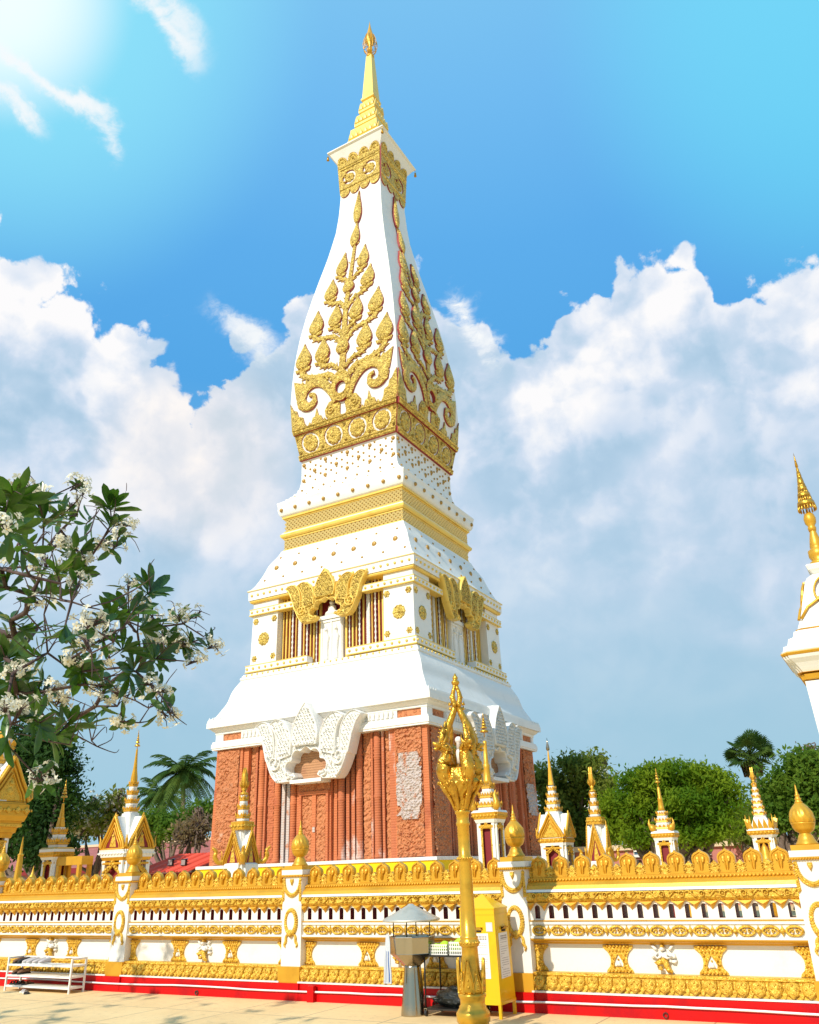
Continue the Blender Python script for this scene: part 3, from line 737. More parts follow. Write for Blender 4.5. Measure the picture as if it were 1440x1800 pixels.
for k in range(2):
    mp = face(k, 3.72)
    for s_ in (-1, 1):
        for u, wd, kd in MC:
            if kd == 'm': continue
            b = MB(); c = s_*u
            if kd == 'w':
                p = mp(c, 0, .07); r = wd*.42; pr = [(r, 9.62)]
                for i in range(12): z = 9.8+i*.24; pr += [(r*.75, z), (r*1.25, z+.05), (r*1.25, z+.09), (r*.75, z+.15)]
                b.lathe(pr+[(r, 12.84)], 8, (p[0], p[1], 0), 0)
            else: b.box(c-wd*.36, c+wd*.36, 9.62, 12.84, -.02, .06 if kd == 'c' else .07, 0, mp)
            b.build('colonnette' if kd == 'w' else 'pilaster', {'g': 'gold_tower', 'w': 'white', 'c': 'white_carved'}[kd], tower)
    # white door with two worshipping figures
    b = MB(); b.box(-.56, .56, 9.62, 11.60, -.02, .16, 0, mp); b.box(-.62, .62, 11.50, 11.66, -.015, .26, 0, mp)
    dr = b.build('white_relief_door', ['white'], tower)
    b = MB()
    for x in (-.5, 0, .5): b.box(x-.03, x+.03, 9.64, 11.49, .15, .21, 0, mp)
    b.box(-.5, .5, 11.38, 11.48, .152, .205, 0, mp); b.build('door_frame', ['white'], dr)
    for s_ in (-1, 1):
        b = MB(); c = s_*.25
        fig = [(c-.11, 9.75), (c+.11, 9.75), (c+.09, 10.2), (c+.12, 10.5), (c+.15, 10.75), (c+.08, 10.86), (c+.06, 10.98), (c+.05, 11.08), (c, 11.22), (c-.05, 11.08), (c-.06, 10.98), (c-.08, 10.86), (c-.15, 10.75), (c-.12, 10.5), (c-.09, 10.2)]
        b.pillow(fig, .13, lambda u, v, t: mp(u, v, t+.15), 0, c=(c, 10.4)); b.dome(c, 11.03, .07, .13, lambda u, v, t: mp(u, v, t+.19), 0)
        b.build('relief_figure', ['white'], dr)
    # seated figure in the upper niche
    b = MB(); q = lambda u, v, t: mp(u, v-.10, t+.08)
    b.pillow([(-.36, 11.76), (.36, 11.76), (.32, 11.9), (.17, 11.97), (.16, 12.17), (.06, 12.22), (-.06, 12.22), (-.16, 12.17), (-.17, 11.97), (-.32, 11.9)], .2, q, 0, c=(0, 11.92)); b.dome(0, 12.3, .1, .2, q, 0); b.dome(0, 12.42, .04, .14, q, 0)
    b.build('seated_figure', ['white'], dr)
    o = pediment(k, 4.10, 11.40, .76, .84, ['gold_big', 'gold_tower'], .56)
part('middle_cornice', ['gold_tower', 'white'], lambda b: ([b.dome(-4.08+i*.34, 13.17, .06, .06, face(k, 4.29), 0) for k in range(2) for i in range(25)], b.sq([(4.08, 12.845), (4.20, 12.85), (4.24, 12.90), (4.24, 12.95), (4.1, 12.96)], C3), b.sq([(4.20, 12.962), (4.28, 12.965), (4.29, 13.36), (4.32, 13.37), (4.32, 13.44), (4.1, 13.46)], C3, 1), b.sq([(4.325, 13.375), (4.34, 13.38), (4.34, 13.40), (4.325, 13.405)], C3, 0)))
def bell_studs(b):
    b.sq(curve_rows([(4.24, 13.46), (4.07, 13.72), (3.85, 14.22), (3.67, 14.72), (3.42, 15.15), (3.29, 15.44)], 5), C3)
    def H(z): return float(np.interp(z, [13.46, 13.72, 14.22, 14.72, 15.15, 15.44], [4.24, 4.07, 3.85, 3.67, 3.42, 3.29]))
    for k in range(2):
        for i in range(7): b.dome(-3.15+i*1.05, 14.46, .12, .07, face(k, H(14.46)+.005), 1, 10)
        for i in range(7): b.dome(-3.15+i*1.04, 15.03, .055, .05, face(k, H(15.03)), 1)
        for i in range(8): b.dome(-3.62+i*1.05, 13.88, .055, .05, face(k, H(13.88)), 1)
part('upper_bell_roof', ['white', 'stud_gold'], bell_studs)

# lattice bands
def lattice(b):
    for z0, z1 in ((15.50, 16.02), (16.40, 17.02)):
        b.sq([(3.16, z0-.04), (3.16, z1+.03)], C3, 1)
        for k in range(2):
            mp = face(k, 3.165); H = z1-z0; n = int(6.36/.21)
            for i in range(-3, n+1):
                for s_ in (-1, 1):
                    ua = -3.18+i*.21; ub = ua+H*1.05
                    if s_ < 0: ua, ub = ub, ua
                    la, lb = (ua, z0), (ub, z1)
                    # clip to the face
                    def clip(p, q):
                        p = list(p); q = list(q)
                        for lim, sg in ((-3.2, 1), (3.2, -1)):
                            for a, c in ((p, q), (q, p)):
                                if (a[0]-lim)*sg < 0:
                                    if (c[0]-lim)*sg <= 0: return None
                                    t = (lim-a[0])/(c[0]-a[0]); a[1] += (c[1]-a[1])*t; a[0] = lim
                        return p, q
                    r = clip(la, lb)
                    if r: 
                        (p, q) = r
                        b.ribbon([p, q], .092, .04 if s_ > 0 else .045, mp, 0)
        b.sq([(3.16, z0-.045), (3.235, z0-.04), (3.235, z0+.01), (3.17, z0+.02)], C3, 2)
        b.sq([(3.17, z1-.02), (3.235, z1-.01), (3.235, z1+.04), (3.17, z1+.045)], C3, 2)
part('lattice_band', ['gold_pale', 'grout', 'gold_tower'], lattice)
part('gold_ledge', ['gold_tower', 'white'], lambda b: (b.sq([(3.1, 16.07), (3.28, 16.08), (3.34, 16.14), (3.36, 16.22), (3.36, 16.26), (3.2, 16.28)], C3), b.sq([(3.22, 16.282), (3.30, 16.285), (3.30, 16.33), (3.1, 16.355)], C3, 1), b.sq([(3.1, 17.06), (3.30, 17.07), (3.31, 17.15), (3.2, 17.17)], C3)))
def corn_studs(b):
    b.sq(curve_rows([(3.26, 17.155), (3.38, 17.22), (3.46, 17.45), (3.46, 17.62), (3.50, 17.80)], 3)+[(3.50, 17.86), (3.34, 17.87), (3.34, 17.97), (3.22, 17.98), (3.22, 18.1), (3.10, 18.11), (3.06, 18.25), (2.98, 18.27), (2.93, 18.42), (2.84, 18.44), (2.80, 18.66), (2.76, 18.68), (2.71, 18.98), (2.69, 19.2), (2.69, 20.14)], C3)
    for k in range(2):
        for i in range(9): b.dome(-3.24+i*.81, 17.46, .095, .09, face(k, 3.455), 1, 10)
        mp = face(k, 2.69)
        for i in range(5):
            b.dome(-2.54+i*1.27, 19.96, .10, .08, mp, 1, 9)
            b.dome(-2.54+i*1.27, 19.12, .10, .08, mp, 1, 9)
        for i in range(5): b.dome(-1.9+i*1.27-.64*(0), 19.53, .10, .08, mp, 1, 9) if i < 4 else None
        for r_, z in enumerate((19.02, 19.28, 19.40, 19.66, 19.80, 20.05)):
            for i in range(9):
                u = -2.46+i*.615+(.3 if r_ % 2 else 0)
                if abs(u) < 2.62: b.dome(u, z, .055, .06, mp, 1, 7)
        for z, h, n_ in ((18.55, 2.83, 9), (18.18, 3.06, 9)):
            for i in range(n_): b.dome(-h+.3+i*(2*h-.6)/(n_-1), z, .055, .06, face(k, h), 1, 7)
part('studded_white_cornice', ['white', 'stud_gold'], corn_studs)

# the bulbous spire
def shaft(b):
    z = [20.14]+[20.3+i*.35 for i in range(int((40.9-20.3)/.35))]+[40.95]
    b.sq([(HZ(v), v) for v in z], C3)
part('spire_shaft', ['white'], shaft)
part('cap_slab', ['white'], lambda b: b.sq([(1.86, 40.88), (1.94, 40.93), (1.94, 41.0), (1.90, 41.03), (.9, 41.12)], C3))
for sx, sy in ((-1, -1), (1, -1), (1, 1)):
    b = MB(); c = (TX+sx*1.9, TY+sy*1.9, 0); b.tube([(c[0], c[1], 40.93), (c[0], c[1], 40.7)], .012, 5); b.lathe([(.02, 40.72), (.06, 40.66), (.07, 40.5), (.09, 40.42), (0, 40.42)], 8, c); b.build('small_bell', ['gold_dark'], tower)
# relief on the two sides one sees
BUDS = [((.70, 31.0), (.64, 32.7), .72), ((1.12, 29.35), (1.20, 30.85), .86), ((1.80, 27.25), (1.88, 28.82), .92), ((2.40, 25.2), (2.50, 26.78), .98), ((.64, 27.25), (.64, 28.80), .84), ((1.24, 25.25), (1.30, 26.72), .92)]
CB = [((0, 25.3), (.0, 26.5), .78), ((0, 29.4), (0, 30.6), .72), ((-.08, 33.0), (0, 34.95), .60), ((-.08, 34.9), (0, 37.45), .52)]
def bud_outline(base, tip, wd, lean=0.0):
    b = np.array(base); t = np.array(tip); d = t-b; L = np.linalg.norm(d); d = d/L; n = np.array((d[1], -d[0]))
    pr = [(0, .02), (.05, .26), (.16, .43), (.30, .50), (.45, .45), (.60, .33), (.74, .20), (.87, .08), (1, .0)]
    right = [tuple(b+d*L*s+n*wd*(w_)) for s, w_ in pr]; left = [tuple(b+d*L*s-n*wd*(w_)) for s, w_ in reversed(pr[:-1])]
    return right+left
def vine(k):
    mp = face(k); b = MB(); t = .13
    def stem(pts, w0, w1, tt=.11):
        w0 *= 1.15; w1 *= 1.25
        P = smoothline(pts, 5); n = len(P)
        for j in range(3, n-2, 3):
            d_ = np.subtract(P[j+1], P[j-1]); d_ = d_/np.linalg.norm(d_); q_ = (-d_[1], d_[0])
            for sg in (-1, 1):
                c_ = (P[j][0]+q_[0]*sg*w0*.45, P[j][1]+q_[1]*sg*w0*.45); b.pillow([(c_[0]-d_[0]*.09, c_[1]-d_[1]*.09), (c_[0]+d_[0]*.05+q_[0]*sg*.02, c_[1]+d_[1]*.05+q_[1]*sg*.02), (c_[0]+d_[0]*.13+q_[0]*sg*.13, c_[1]+d_[1]*.13+q_[1]*sg*.13)][::1], .08, mp, 0, 1)
        b.ribbon(P, [w0+(w1-w0)*i/(n-1) for i in range(n)], tt, mp, 0, 1)
    stem([(0, 24.3), (.04, 26.2), (-.02, 28.2), (0, 30.5), (-.03, 32.7), (-.06, 34.9)], .34, .13)
    for s_ in (-1, 1):
        m = lambda l: [(s_*u, v) for u, v in l]
        stem(m([(.32, 23.7), (.72, 24.3), (1.55, 24.45), (2.25, 24.72), (2.48, 25.05), (2.42, 25.5)]), .26, .24, .12)
        stem(m([(.18, 24.4), (.6, 24.85), (1.05, 24.95), (1.30, 25.15), (1.24, 25.5)]), .20, .20, .13)
        stem(m([(.08, 25.9), (.55, 26.6), (1.2, 26.78), (1.78, 26.95), (1.86, 27.2), (1.82, 27.6)]), .22, .22)
        stem(m([(.06, 26.4), (.28, 26.9), (.58, 27.1), (.62, 27.6)]), .18, .18, .12)
        stem(m([(.04, 28.2), (.40, 28.85), (.92, 29.05), (1.16, 29.25), (1.13, 29.7)]), .20, .20)
        stem(m([(.03, 30.1), (.30, 30.55), (.68, 30.8), (.72, 31.3)]), .18, .16)
        for base, tip, wd in BUDS: b.pillow(bud_outline((s_*base[0], base[1]), (s_*tip[0]+.08, tip[1]+.1), wd), t*1.7, mp, 0, 1, c=(s_*base[0]*.65+s_*tip[0]*.35, base[1]*.65+tip[1]*.35))
        for base, tip, wd in BUDS:
            c_ = (s_*(base[0]*.7+tip[0]*.3), base[1]*.7+tip[1]*.3)
            for q in range(12): a = 2*math.pi*q/12; b.dome(c_[0]+wd*.36*math.cos(a), c_[1]+wd*.50*math.sin(a), .055, .19, mp, 0, 6)
            b.dome(c_[0], c_[1], wd*.2, .27, mp, 0, 9)
            for sg in (-1, 1): b.pillow([(c_[0]+sg*.05, base[1]+.02), (c_[0]+sg*wd*.5, base[1]+.12), (c_[0]+sg*wd*.42, base[1]-.10), (c_[0]+sg*.08, base[1]-.14)], .14, mp, 0, 1)
        # big scrolls
        sc_ = [(.35, 22.6), (.62, 23.3), (1.15, 23.95), (1.75, 24.12), (2.25, 23.85), (2.42, 23.4), (2.25, 22.98), (1.88, 22.88), (1.62, 23.1), (1.66, 23.42), (1.9, 23.5)]
        P = smoothline(m(sc_), 5); n = len(P); b.ribbon(P, [.34+.22*math.sin(math.pi*min(1, i/n*1.25)) if i < n*.8 else .24 for i in range(n)], .15, mp, 0, 1)
        for a in ([(1.55, 24.2), (2.3, 24.3), (2.95, 24.62), (2.85, 24.0), (2.75, 23.5), (2.35, 23.1), (2.1, 23.5), (2.0, 24.0)], [(2.3, 23.6), (2.72, 23.35), (2.62, 22.95), (2.25, 22.72), (1.85, 22.72), (1.95, 23.0)]):
            b.pillow(m(a), .13, mp, 0, 1)
        for i in range(9): 
            uu = .60+i*.25; vv = 23.66+.42*math.sin(i/8*math.pi*.8)+.26; b.pillow(m([(uu-.1, vv), (uu+.12, vv), (uu+.08, vv+.24)]), .1, mp, 0, 1)
        # corner flames
        b.pillow(m([(3.08, 21.85), (3.12, 23.35), (2.92, 22.95), (2.72, 22.85), (2.62, 22.5), (2.36, 22.4), (2.3, 22.1), (2.15, 21.85)]), .12, mp, 0, 1)
        b.pillow(m([(1.15, 21.85), (1.28, 22.2), (1.42, 22.25), (1.52, 22.66), (1.64, 22.25), (1.8, 22.2), (1.92, 21.85)]), .11, mp, 0, 1)
        # curls at the foot of the plant
        cu = [(s_*(.66+.26*(1-i/22)*math.cos(R(60-i*30))), 22.32+.26*(1-i/22)*math.sin(R(60-i*30))) for i in range(19)]
        b.ribbon(cu, .11, .15, mp, 0, 1)
        b.pillow(m([(.2, 21.85), (.12, 22.5), (.42, 22.85), (.8, 22.75), (1.05, 22.4), (1.02, 22.05), (.85, 21.85)]), .09, mp, 0, 1)
    # oval eye
    ov = arc(0, 23.42, .56, .86, 0, 360, 26)[:-1]; ov[6:8] = [(ov[6][0], ov[6][1]+.25), (ov[7][0], ov[7][1]+.12)]
    b.prism(ov, 0, .17, mp, 0, 1, holes=[arc(0, 23.3, .30, .34, 0, 360, 18)[:-1]])
    b.ribbon(arc(0, 23.3, .37, .42, 0, 360, 24), .11, .21, mp, 0, 1)
    for i in range(16):
        a = 2*math.pi*i/16; b.dome(.49*math.cos(a), 23.42+.72*math.sin(a), .09, .22, mp, 0, 6)
    for base, tip, wd in CB: b.pillow(bud_outline(base, tip, wd), t*1.9, mp, 0, 1, c=(base[0], base[1]*.65+tip[1]*.35))
    b.build('gilded_vine_relief', ['gold_big', 'redside'], tower)
    # flower band
    b = MB(); hw = 2.82
    for z0, z1, tt in ((20.20, 20.46, .13), (21.56, 21.84, .15)):
        def mpc(u, v, t): return mp(u*HZ(v)/3.0, v, t)
        b.prism([(-3.04, z0), (3.04, z0), (3.04, z1), (-3.04, z1)], 0, tt, mpc, 0, 1)
        b.ribbon([(-3.0, z0+.06), (3.0, z0+.06)], .07, tt+.05, mpc, 0); b.ribbon([(-3.0, z1-.06), (3.0, z1-.06)], .07, tt+.05, mpc, 0)
        for i in range(31): b.dome(-2.95+i*.197, (z0+z1)/2, .055, tt+.045, mpc, 0, 6)
    def mpc(u, v, t): return mp(u*HZ(v)/3.0, v, t)
    b.prism([(-3.02, 20.462), (3.02, 20.462), (3.02, 21.558), (-3.02, 21.558)], 0, .05, mpc, 0, 1, holes=[arc(-2.18+i*1.453, 21.01, .56, .53, 0, 360, 22)[:-1] for i in range(4)])
    for i in range(5):
        for s_ in (-1, 1):
            for zz in (20.62, 21.40): b.dome(-2.9+i*1.45, zz, .1, .12, mpc, 0, 6)
    for i in range(14): b.pillow([(-3.0+i*.44, 21.84), (-2.72+i*.44, 21.84), (-2.86+i*.44, 22.05)], .1, mpc, 0, 1)
    band = b.build('gilded_flower_band', ['gold_big', 'redside'], tower)
    for i in range(4):
        b = MB(); rosette(b, -2.18+i*1.453, 21.01, .46, .14, mpc, 10); b.build('flower_rosette', ['gold_big'], band)
    # collar under the slab
    b = MB(); mc = lambda u, v, t: mp(u*HZ(v)/1.42, v, t)
    low = []
    for i in range(3): low += arc(-.95+i*.95, 37.95, .475, .42, 180, 360, 8)[:-1]
    outl = [(-1.43, 37.3), (-1.2, 37.42)]
    outl = []
    for i in range(4):
        c = -1.42+.355+i*.71
        outl += [(c+.355*math.cos(R(a)), 37.95+.45*math.sin(R(a))) for a in range(180, 360, 20)]
    outl += [(1.42, 37.95), (1.42, 40.02)]
    top = []
    for i in range(4):
        c = 1.42-.355-i*.71
        top += [(c+.34*math.cos(R(a)), 40.02+.42*math.sin(R(a))) for a in range(0, 180, 20)]
    outl += top+[(-1.42, 40.02)]
    b.prism(outl, 0, .07, mc, 0, 1, holes=[arc(-.72, 38.85, .46, .50, 0, 360, 18)[:-1], arc(.72, 38.85, .46, .50, 0, 360, 18)[:-1]])
    for c in (-.72, .72):
        b.ribbon([(c-.30+.75*(i/18)*0+.30*(1-i/30)*math.cos(R(i*25)), 38.85+.36*(1-i/30)*math.sin(R(i*25))) for i in range(20)], .12, .12, mc, 0, 1)
        rosette(b, c+.02, 38.85, .34, .12, mc, 8)
    for z in (39.55, 39.72, 38.1): b.ribbon([(-1.4, z), (1.4, z)], .07, .12, mc, 0)
    for i in range(4):
        c = -1.42+.355+i*.71; b.ribbon(arc(c, 40.05, .22, .28, 0, 180, 10), .07, .12, mc, 0); b.dome(c, 40.12, .1, .13, mc, 0)
    b.build('gilded_collar', ['gold_big', 'redside'], tower)
for k in range(2): vine(k)
# gold finial
def fin(b):
    b.sq([(.95, 41.05), (.98, 41.9), (1.06, 42.0), (1.06, 42.25), (.99, 42.3), (.93, 43.2), (.86, 43.25), (.68, 43.3), (.68, 43.5), (.76, 43.55), (.76, 43.75), (.72, 43.8), (.66, 44.5), (.60, 44.55), (.50, 44.6), (.50, 44.75), (.57, 44.8), (.57, 44.98), (.53, 45.0), (.48, 45.65), (.42, 45.7), (.36, 45.75), (.36, 45.92), (.46, 45.96), (.46, 46.1), (.40, 46.15), (.38, 46.6), (.2, 50.0), (.2, 50.05)], C3)
    for k in range(4):
        for h, z, n in ((1.0, 42.4, 6), (.73, 43.85, 5), (.54, 45.05, 4)):
            for i in range(n):
                w_ = 2*h/n; u = -h+w_*(i+.5); b.pillow([(u-w_*.5, z-.06), (u+w_*.5, z-.06), (u+w_*.4, z+.2), (u, z+.52), (u-w_*.4, z+.2)], .09, face(k, h), 0)
finial = part('gold_spire', ['gold_tower'], fin)
b = MB(); b.lathe([(.17, 50.0), (.26, 50.04), (.26, 50.14), (.14, 50.2), (.1, 50.35)], 12, C3); b.build('neck_ring', ['gold'], finial)
b = MB()
for i in range(10):
    a = 2*math.pi*i/10; P = [(TX+r*math.cos(a), TY+r*math.sin(a), z) for r, z in ((.08, 50.2), (.30, 50.55), (.46, 51.1), (.42, 51.6), (.28, 52.1))]; b.tube(smoothline(P, 3), .022, 5)
for r, z in ((.46, 51.1), (.40, 50.75)): b.tube([(TX+r*math.cos(2*math.pi*i/20), TY+r*math.sin(2*math.pi*i/20), z) for i in range(21)], .02, 5)
b.build('openwork_cage', ['gold'], finial)
b = MB(); b.lathe([(.12, 50.5), (.17, 50.8), (.10, 51.1), (.34, 51.55), (.30, 51.95), (.18, 52.4), (.08, 52.9), (.03, 53.3), (.0, 53.6)], 14, C3); b.build('lotus_bud_tip', ['gold'], finial)
# ------------------------------------------------------------------ the boundary wall
PX0, PS, YW = -11.905, 3.59, 10.95
wall = thing('boundary_wall', (PX0+PS, YW, 0), 'low white and gold temple wall on a red base, crossing the whole foreground', 'boundary wall')
def wm(u, v, t): return (u, YW-t, v)
def strip(b, prof, x0, x1, mi=0, mats_at=None):
    """moulding extruded along x: prof = [(y, z)...] from the back bottom round the front to the back top"""
    n = len(prof); V = [(x, y, z) for x in (x0, x1) for y, z in prof]
    for i in range(n-1):
        b.add([V[i], V[n+i], V[n+i+1], V[i+1]], [(0, 1, 2, 3)], mats_at[i] if mats_at else mi)
    b.add(V[:n], [tuple(reversed(range(n)))], mi); b.add(V[n:], [tuple(range(n))], mi)
bx0, bx1 = PX0+2*PS+.17, PX0+3*PS-.17         # the bay right of the donation box is built, the others copied
bc = (bx0+bx1)/2; BW = bx1-bx0
def bay_part(name, mats, fn, parent, org=None):
    b = MB(); fn(b); return b.build(name, mats, parent, org)
bay = bay_part('wall_bay', ['wall_white', 'maroon'], lambda b: (
    b.box(bx0, bx1, 10.98, 11.12, .0, 1.003), b.box(bx0, bx1, 10.95, 11.14, 1.207, 1.488),
    strip(b, [(11.0, .216), (10.745, .217), (10.745, .236), (11.0, .237)], bx0, bx1),
    strip(b, [(11.0, .40), (10.955, .401), (10.955, .79), (11.0, .791)], bx0, bx1),
    strip(b, [(11.0, .800), (10.82, .801), (10.82, .825), (10.855, .826), (10.855, .955), (10.835, .958), (10.835, .990), (11.0, .991)], bx0, bx1),
    b.prism([(bx0, 1.004), (bx1, 1.004), (bx1, 1.206), (bx0, 1.206)], -.13, .09, wm, 0, 1, back=True,
            holes=[[(c-.034, 1.022), (c+.034, 1.022)]+arc(c, 1.142, .034, .034, 0, 180, 8) for c in [bx0+.115+i*(BW-.23)/16 for i in range(17)]]),
    strip(b, [(11.0, 1.326), (10.795, 1.327), (10.81, 1.357), (11.0, 1.358)], bx0, bx1)), wall, org=(bc, YW, 0))
bay_part('red_plinth', ['red'], lambda b: strip(b, [(11.0, 0.0), (10.73, 0), (10.73, .122), (10.757, .124), (10.757, .215), (11.0, .2155)], bx0, bx1), bay)
def petals(b):
    strip(b, [(11.0, .2375), (10.79, .238), (10.80, .30), (10.84, .385), (10.82, .401), (10.82, .43), (10.96, .431)], bx0, bx1)
    n = 19; p = BW/n
    def mpp(u, v, t): return (u, 10.79+max(0, (v-.25))*.33-t, v)
    for i in range(n):
        c = bx0+p*(i+.5)
        b.pillow([(c-p*.40, .385), (c-p*.44, .33), (c-p*.36, .285), (c-p*.15, .262), (c, .238), (c+p*.15, .262), (c+p*.36, .285), (c+p*.44, .33), (c+p*.40, .385), (c, .398)], .065, mpp, 0, c=(c, .345))
        for a in (-.2, .2): b.dome(c+p*a, .345, .024, .085, mpp, 0, 6)
        b.dome(c, .375, .02, .085, mpp, 0, 6); b.dome(c, .30, .018, .078, mpp, 0, 6)
        if i < n-1:
            d = c+p*.5; b.pillow([(d-p*.2, .29), (d, .232), (d+p*.2, .29), (d, .32)], .035, mpp, 0)
bay_part('petal_band', ['gold_carved'], petals, bay)
def motif(b, c, half=0):
    top, wst, bot = .185, .10, .165
    L = [(-top, .728), (-top*.98, .70), (-wst*1.3, .655), (-wst*1.02, .60), (-wst, .55), (-wst*1.15, .50), (-bot*.92, .465), (-bot, .436)]
    Rr = [(-u, v) for u, v in reversed(L)]
    if half < 0: pts = [(0, .728), (0, .436)]+Rr; pts = [(0, .728)]+[(0, .436)]+Rr
    elif half > 0: pts = L+[(0, .436), (0, .728)]
    else: pts = L+Rr
    P = [(c+u, v) for u, v in pts]
    b.prism(P, -.005, .022, wm, 0)
    rr = random.Random(int(c*100))
    for row in range(7):
        v = .715-row*.043; w_ = float(np.interp(v, [.436, .465, .50, .55, .60, .655, .728], [bot, bot*.92, wst*1.15, wst, wst*1.02, wst*1.3, top]))
        for j in range(-4, 5):
            u = j*.042+(row % 2)*.021
            if abs(u) > w_-.012 or (half < 0 and u < 0) or (half > 0 and u > 0): continue
            if abs(u) < .045 and .47 < v < .63: continue
            b.dome(c+u, v, .019, .05, wm, 0, 6)
    if half == 0:
        b.pillow([(c-.05, .50), (c-.058, .53), (c-.04, .57), (c, .63), (c+.04, .57), (c+.058, .53), (c+.05, .50)], .030, wm, 1, side=.95)
        b.ribbon([(c-.056, .495), (c-.064, .53), (c-.045, .575), (c, .64), (c+.045, .575), (c+.064, .53), (c+.056, .495)], .018, .055, wm, 0)
        b.pillow([(c-.034, .505), (c+.034, .505), (c+.018, .545), (c, .59), (c-.018, .545)], .06, wm, 1); b.dome(c, .575, .013, .07, wm, 0, 6)
for off in (-.545, .545):
    bay_part('flower_bracket', ['gold_carved', 'wall_white'], lambda b: motif(b, bc+off), bay)
bay_part('flower_bracket', ['gold_carved', 'wall_white'], lambda b: motif(b, bx0, -1), bay)
bay_part('flower_bracket', ['gold_carved', 'wall_white'], lambda b: motif(b, bx1, 1), bay)
def deva(b):
    c = bc
    q = lambda l: [(c+u, v) for u, v in l]
    b.pillow(q([(-.05, .60), (-.06, .645), (-.03, .665), (.03, .665), (.06, .645), (.05, .60), (.035, .565), (-.035, .565)]), .07, wm, 0)   # torso
    b.dome(c, .695, .030, .10, wm, 0, 10)
    b.pillow(q([(-.03, .71), (.03, .71), (.0, .75)]), .085, wm, 1)
    for s_ in (-1, 1):
        b.tube([wm(c+s_*.05, .65, .05), wm(c+s_*.10, .615, .06), wm(c+s_*.055, .60, .085), wm(c+s_*.01, .625, .09)], [.02, .017, .014, .012], 7, 0)
        b.pillow(q([(s_*.06, .69), (s_*.10, .735), (s_*.145, .735), (s_*.11, .70), (s_*.085, .67)]), .05, wm, 0)
        b.pillow(q([(s_*.07, .62), (s_*.13, .64), (s_*.145, .60), (s_*.09, .59)]), .05, wm, 0)
    b.pillow(q([(.09, .58), (.15, .575), (.13, .54), (.08, .55)]), .05, wm, 0)
    b.tube([wm(c-.02, .57, .05), wm(c-.085, .54, .07), wm(c-.06, .50, .06), wm(c-.02, .49, .06)], [.036, .03, .024, .02], 8, 1)
    b.tube([wm(c+.02, .57, .05), wm(c+.03, .52, .06), wm(c+.05, .475, .055), wm(c+.09, .452, .05)], [.038, .035, .03, .018], 8, 1)
    b.dome(c, .575, .045, .085, wm, 1, 10)
bay_part('angel_relief', ['wall_white', 'gold_carved'], deva, bay)
bay_part('gold_moulding', ['gold_flat'], lambda b: strip(b, [(11.0, .735), (10.93, .736), (10.925, .75), (10.88, .762), (10.845, .772), (10.84, .785), (10.815, .79), (10.815, .7985), (11.0, .799)], bx0, bx1), bay)
def guil(b):
    n = 13; p = BW/n
    g_ = lambda u, v, t: (u, 10.853-t, v)
    for i in range(n):
        c = bx0+p*(i+.5)
        b.ribbon([(c+.086*math.cos(a), .889+.047*math.sin(a)) for a in [R(x) for x in range(0, 361, 24)]], .026, .034, g_, 0)
        for s_ in (-1, 1):
            b.ribbon(smoothline([(c+s_*.07, .865), (c+s_*.045, .895), (c+s_*.02, .905), (c+s_*.012, .885), (c+s_*.03, .875)], 3), .014, .028, g_, 0)
            b.ribbon([(c+s_*.05, .912), (c+s_*.02, .87)], .012, .026, g_, 0)
        d = c+p*.5
        if i < n-1 or True:
            if d < bx1-.02:
                b.pillow([(d-.035, .889), (d-.012, .92), (d, .948), (d+.012, .92), (d+.035, .889), (d+.012, .858), (d, .828), (d-.012, .858)], .036, g_, 0)
                b.dome(d, .889, .026, .058, g_, 0, 8)
bay_part('guilloche_band', ['gold_carved'], guil, bay)
bay_part('gold_fillet', ['gold_flat'], lambda b: strip(b, [(11.0, .9915), (10.825, .992), (10.825, 1.003), (11.0, 1.0035)], bx0, bx1), bay)
def teeth(b):
    p = (BW-.23)/16
    for i in range(18):
        c = bx0+.115+(i-.5)*p; a0 = max(bx0, c-.078); a1 = min(bx1, c+.078)
        if a1-a0 < .05: continue
        t_ = lambda u, v, t: (u, 10.858-t, v)
        V = [t_(a0, 1.204, 0), t_(a1, 1.204, 0), t_(c, 1.108, 0), t_(a0, 1.204, .055), t_(a1, 1.204, .055), t_(c, 1.165, .062)]
        b.add(V, [(0, 2, 5, 3), (2, 1, 4, 5), (3, 5, 4), (0, 3, 4, 1)])
bay_part('tooth_frieze', ['gold_flat'], teeth, bay)
def scroll(b):
    strip(b, [(11.0, 1.2055), (10.83, 1.206), (10.81, 1.225), (10.80, 1.237), (10.795, 1.24), (10.805, 1.32), (11.0, 1.3255)], bx0, bx1)
    n = 14; p = BW/n; g_ = lambda u, v, t: (u, 10.797-t, v)
    for i in range(n):
        c = bx0+p*(i+.5)
        b.ribbon([(c+(.030-.0*j)*math.cos(R(j*30)), 1.283+.030*math.sin(R(j*30))) for j in range(13)], .014, .028, g_, 0); b.dome(c, 1.283, .011, .03, g_, 0, 6)
        s_ = 1 if i % 2 else -1
        b.ribbon(smoothline([(c+.035, 1.283-s_*.02), (c+p*.35, 1.283-s_*.032), (c+p*.5, 1.283), (c+p*.65, 1.283+s_*.03), (c+p*.8, 1.283+s_*.02)][:5] if c+p*.8 < bx1 else [(c+.03, 1.27), (c+.05, 1.26), (c+.07, 1.28)], 3), .016, .026, g_, 0)
        for a, v in ((.38, 1.30), (.62, 1.262), (.5, 1.31)):
            if c+p*a < bx1-.01: b.dome(c+p*a, v, .014, .022, g_, 0, 6)
bay_part('scroll_band', ['gold_carved'], scroll, bay)
bay_part('gold_coping', ['gold_flat'], lambda b: strip(b, [(11.0, 1.3582), (10.812, 1.3585), (10.83, 1.40), (10.88, 1.44), (10.89, 1.448), (11.0, 1.449)], bx0, bx1), bay)
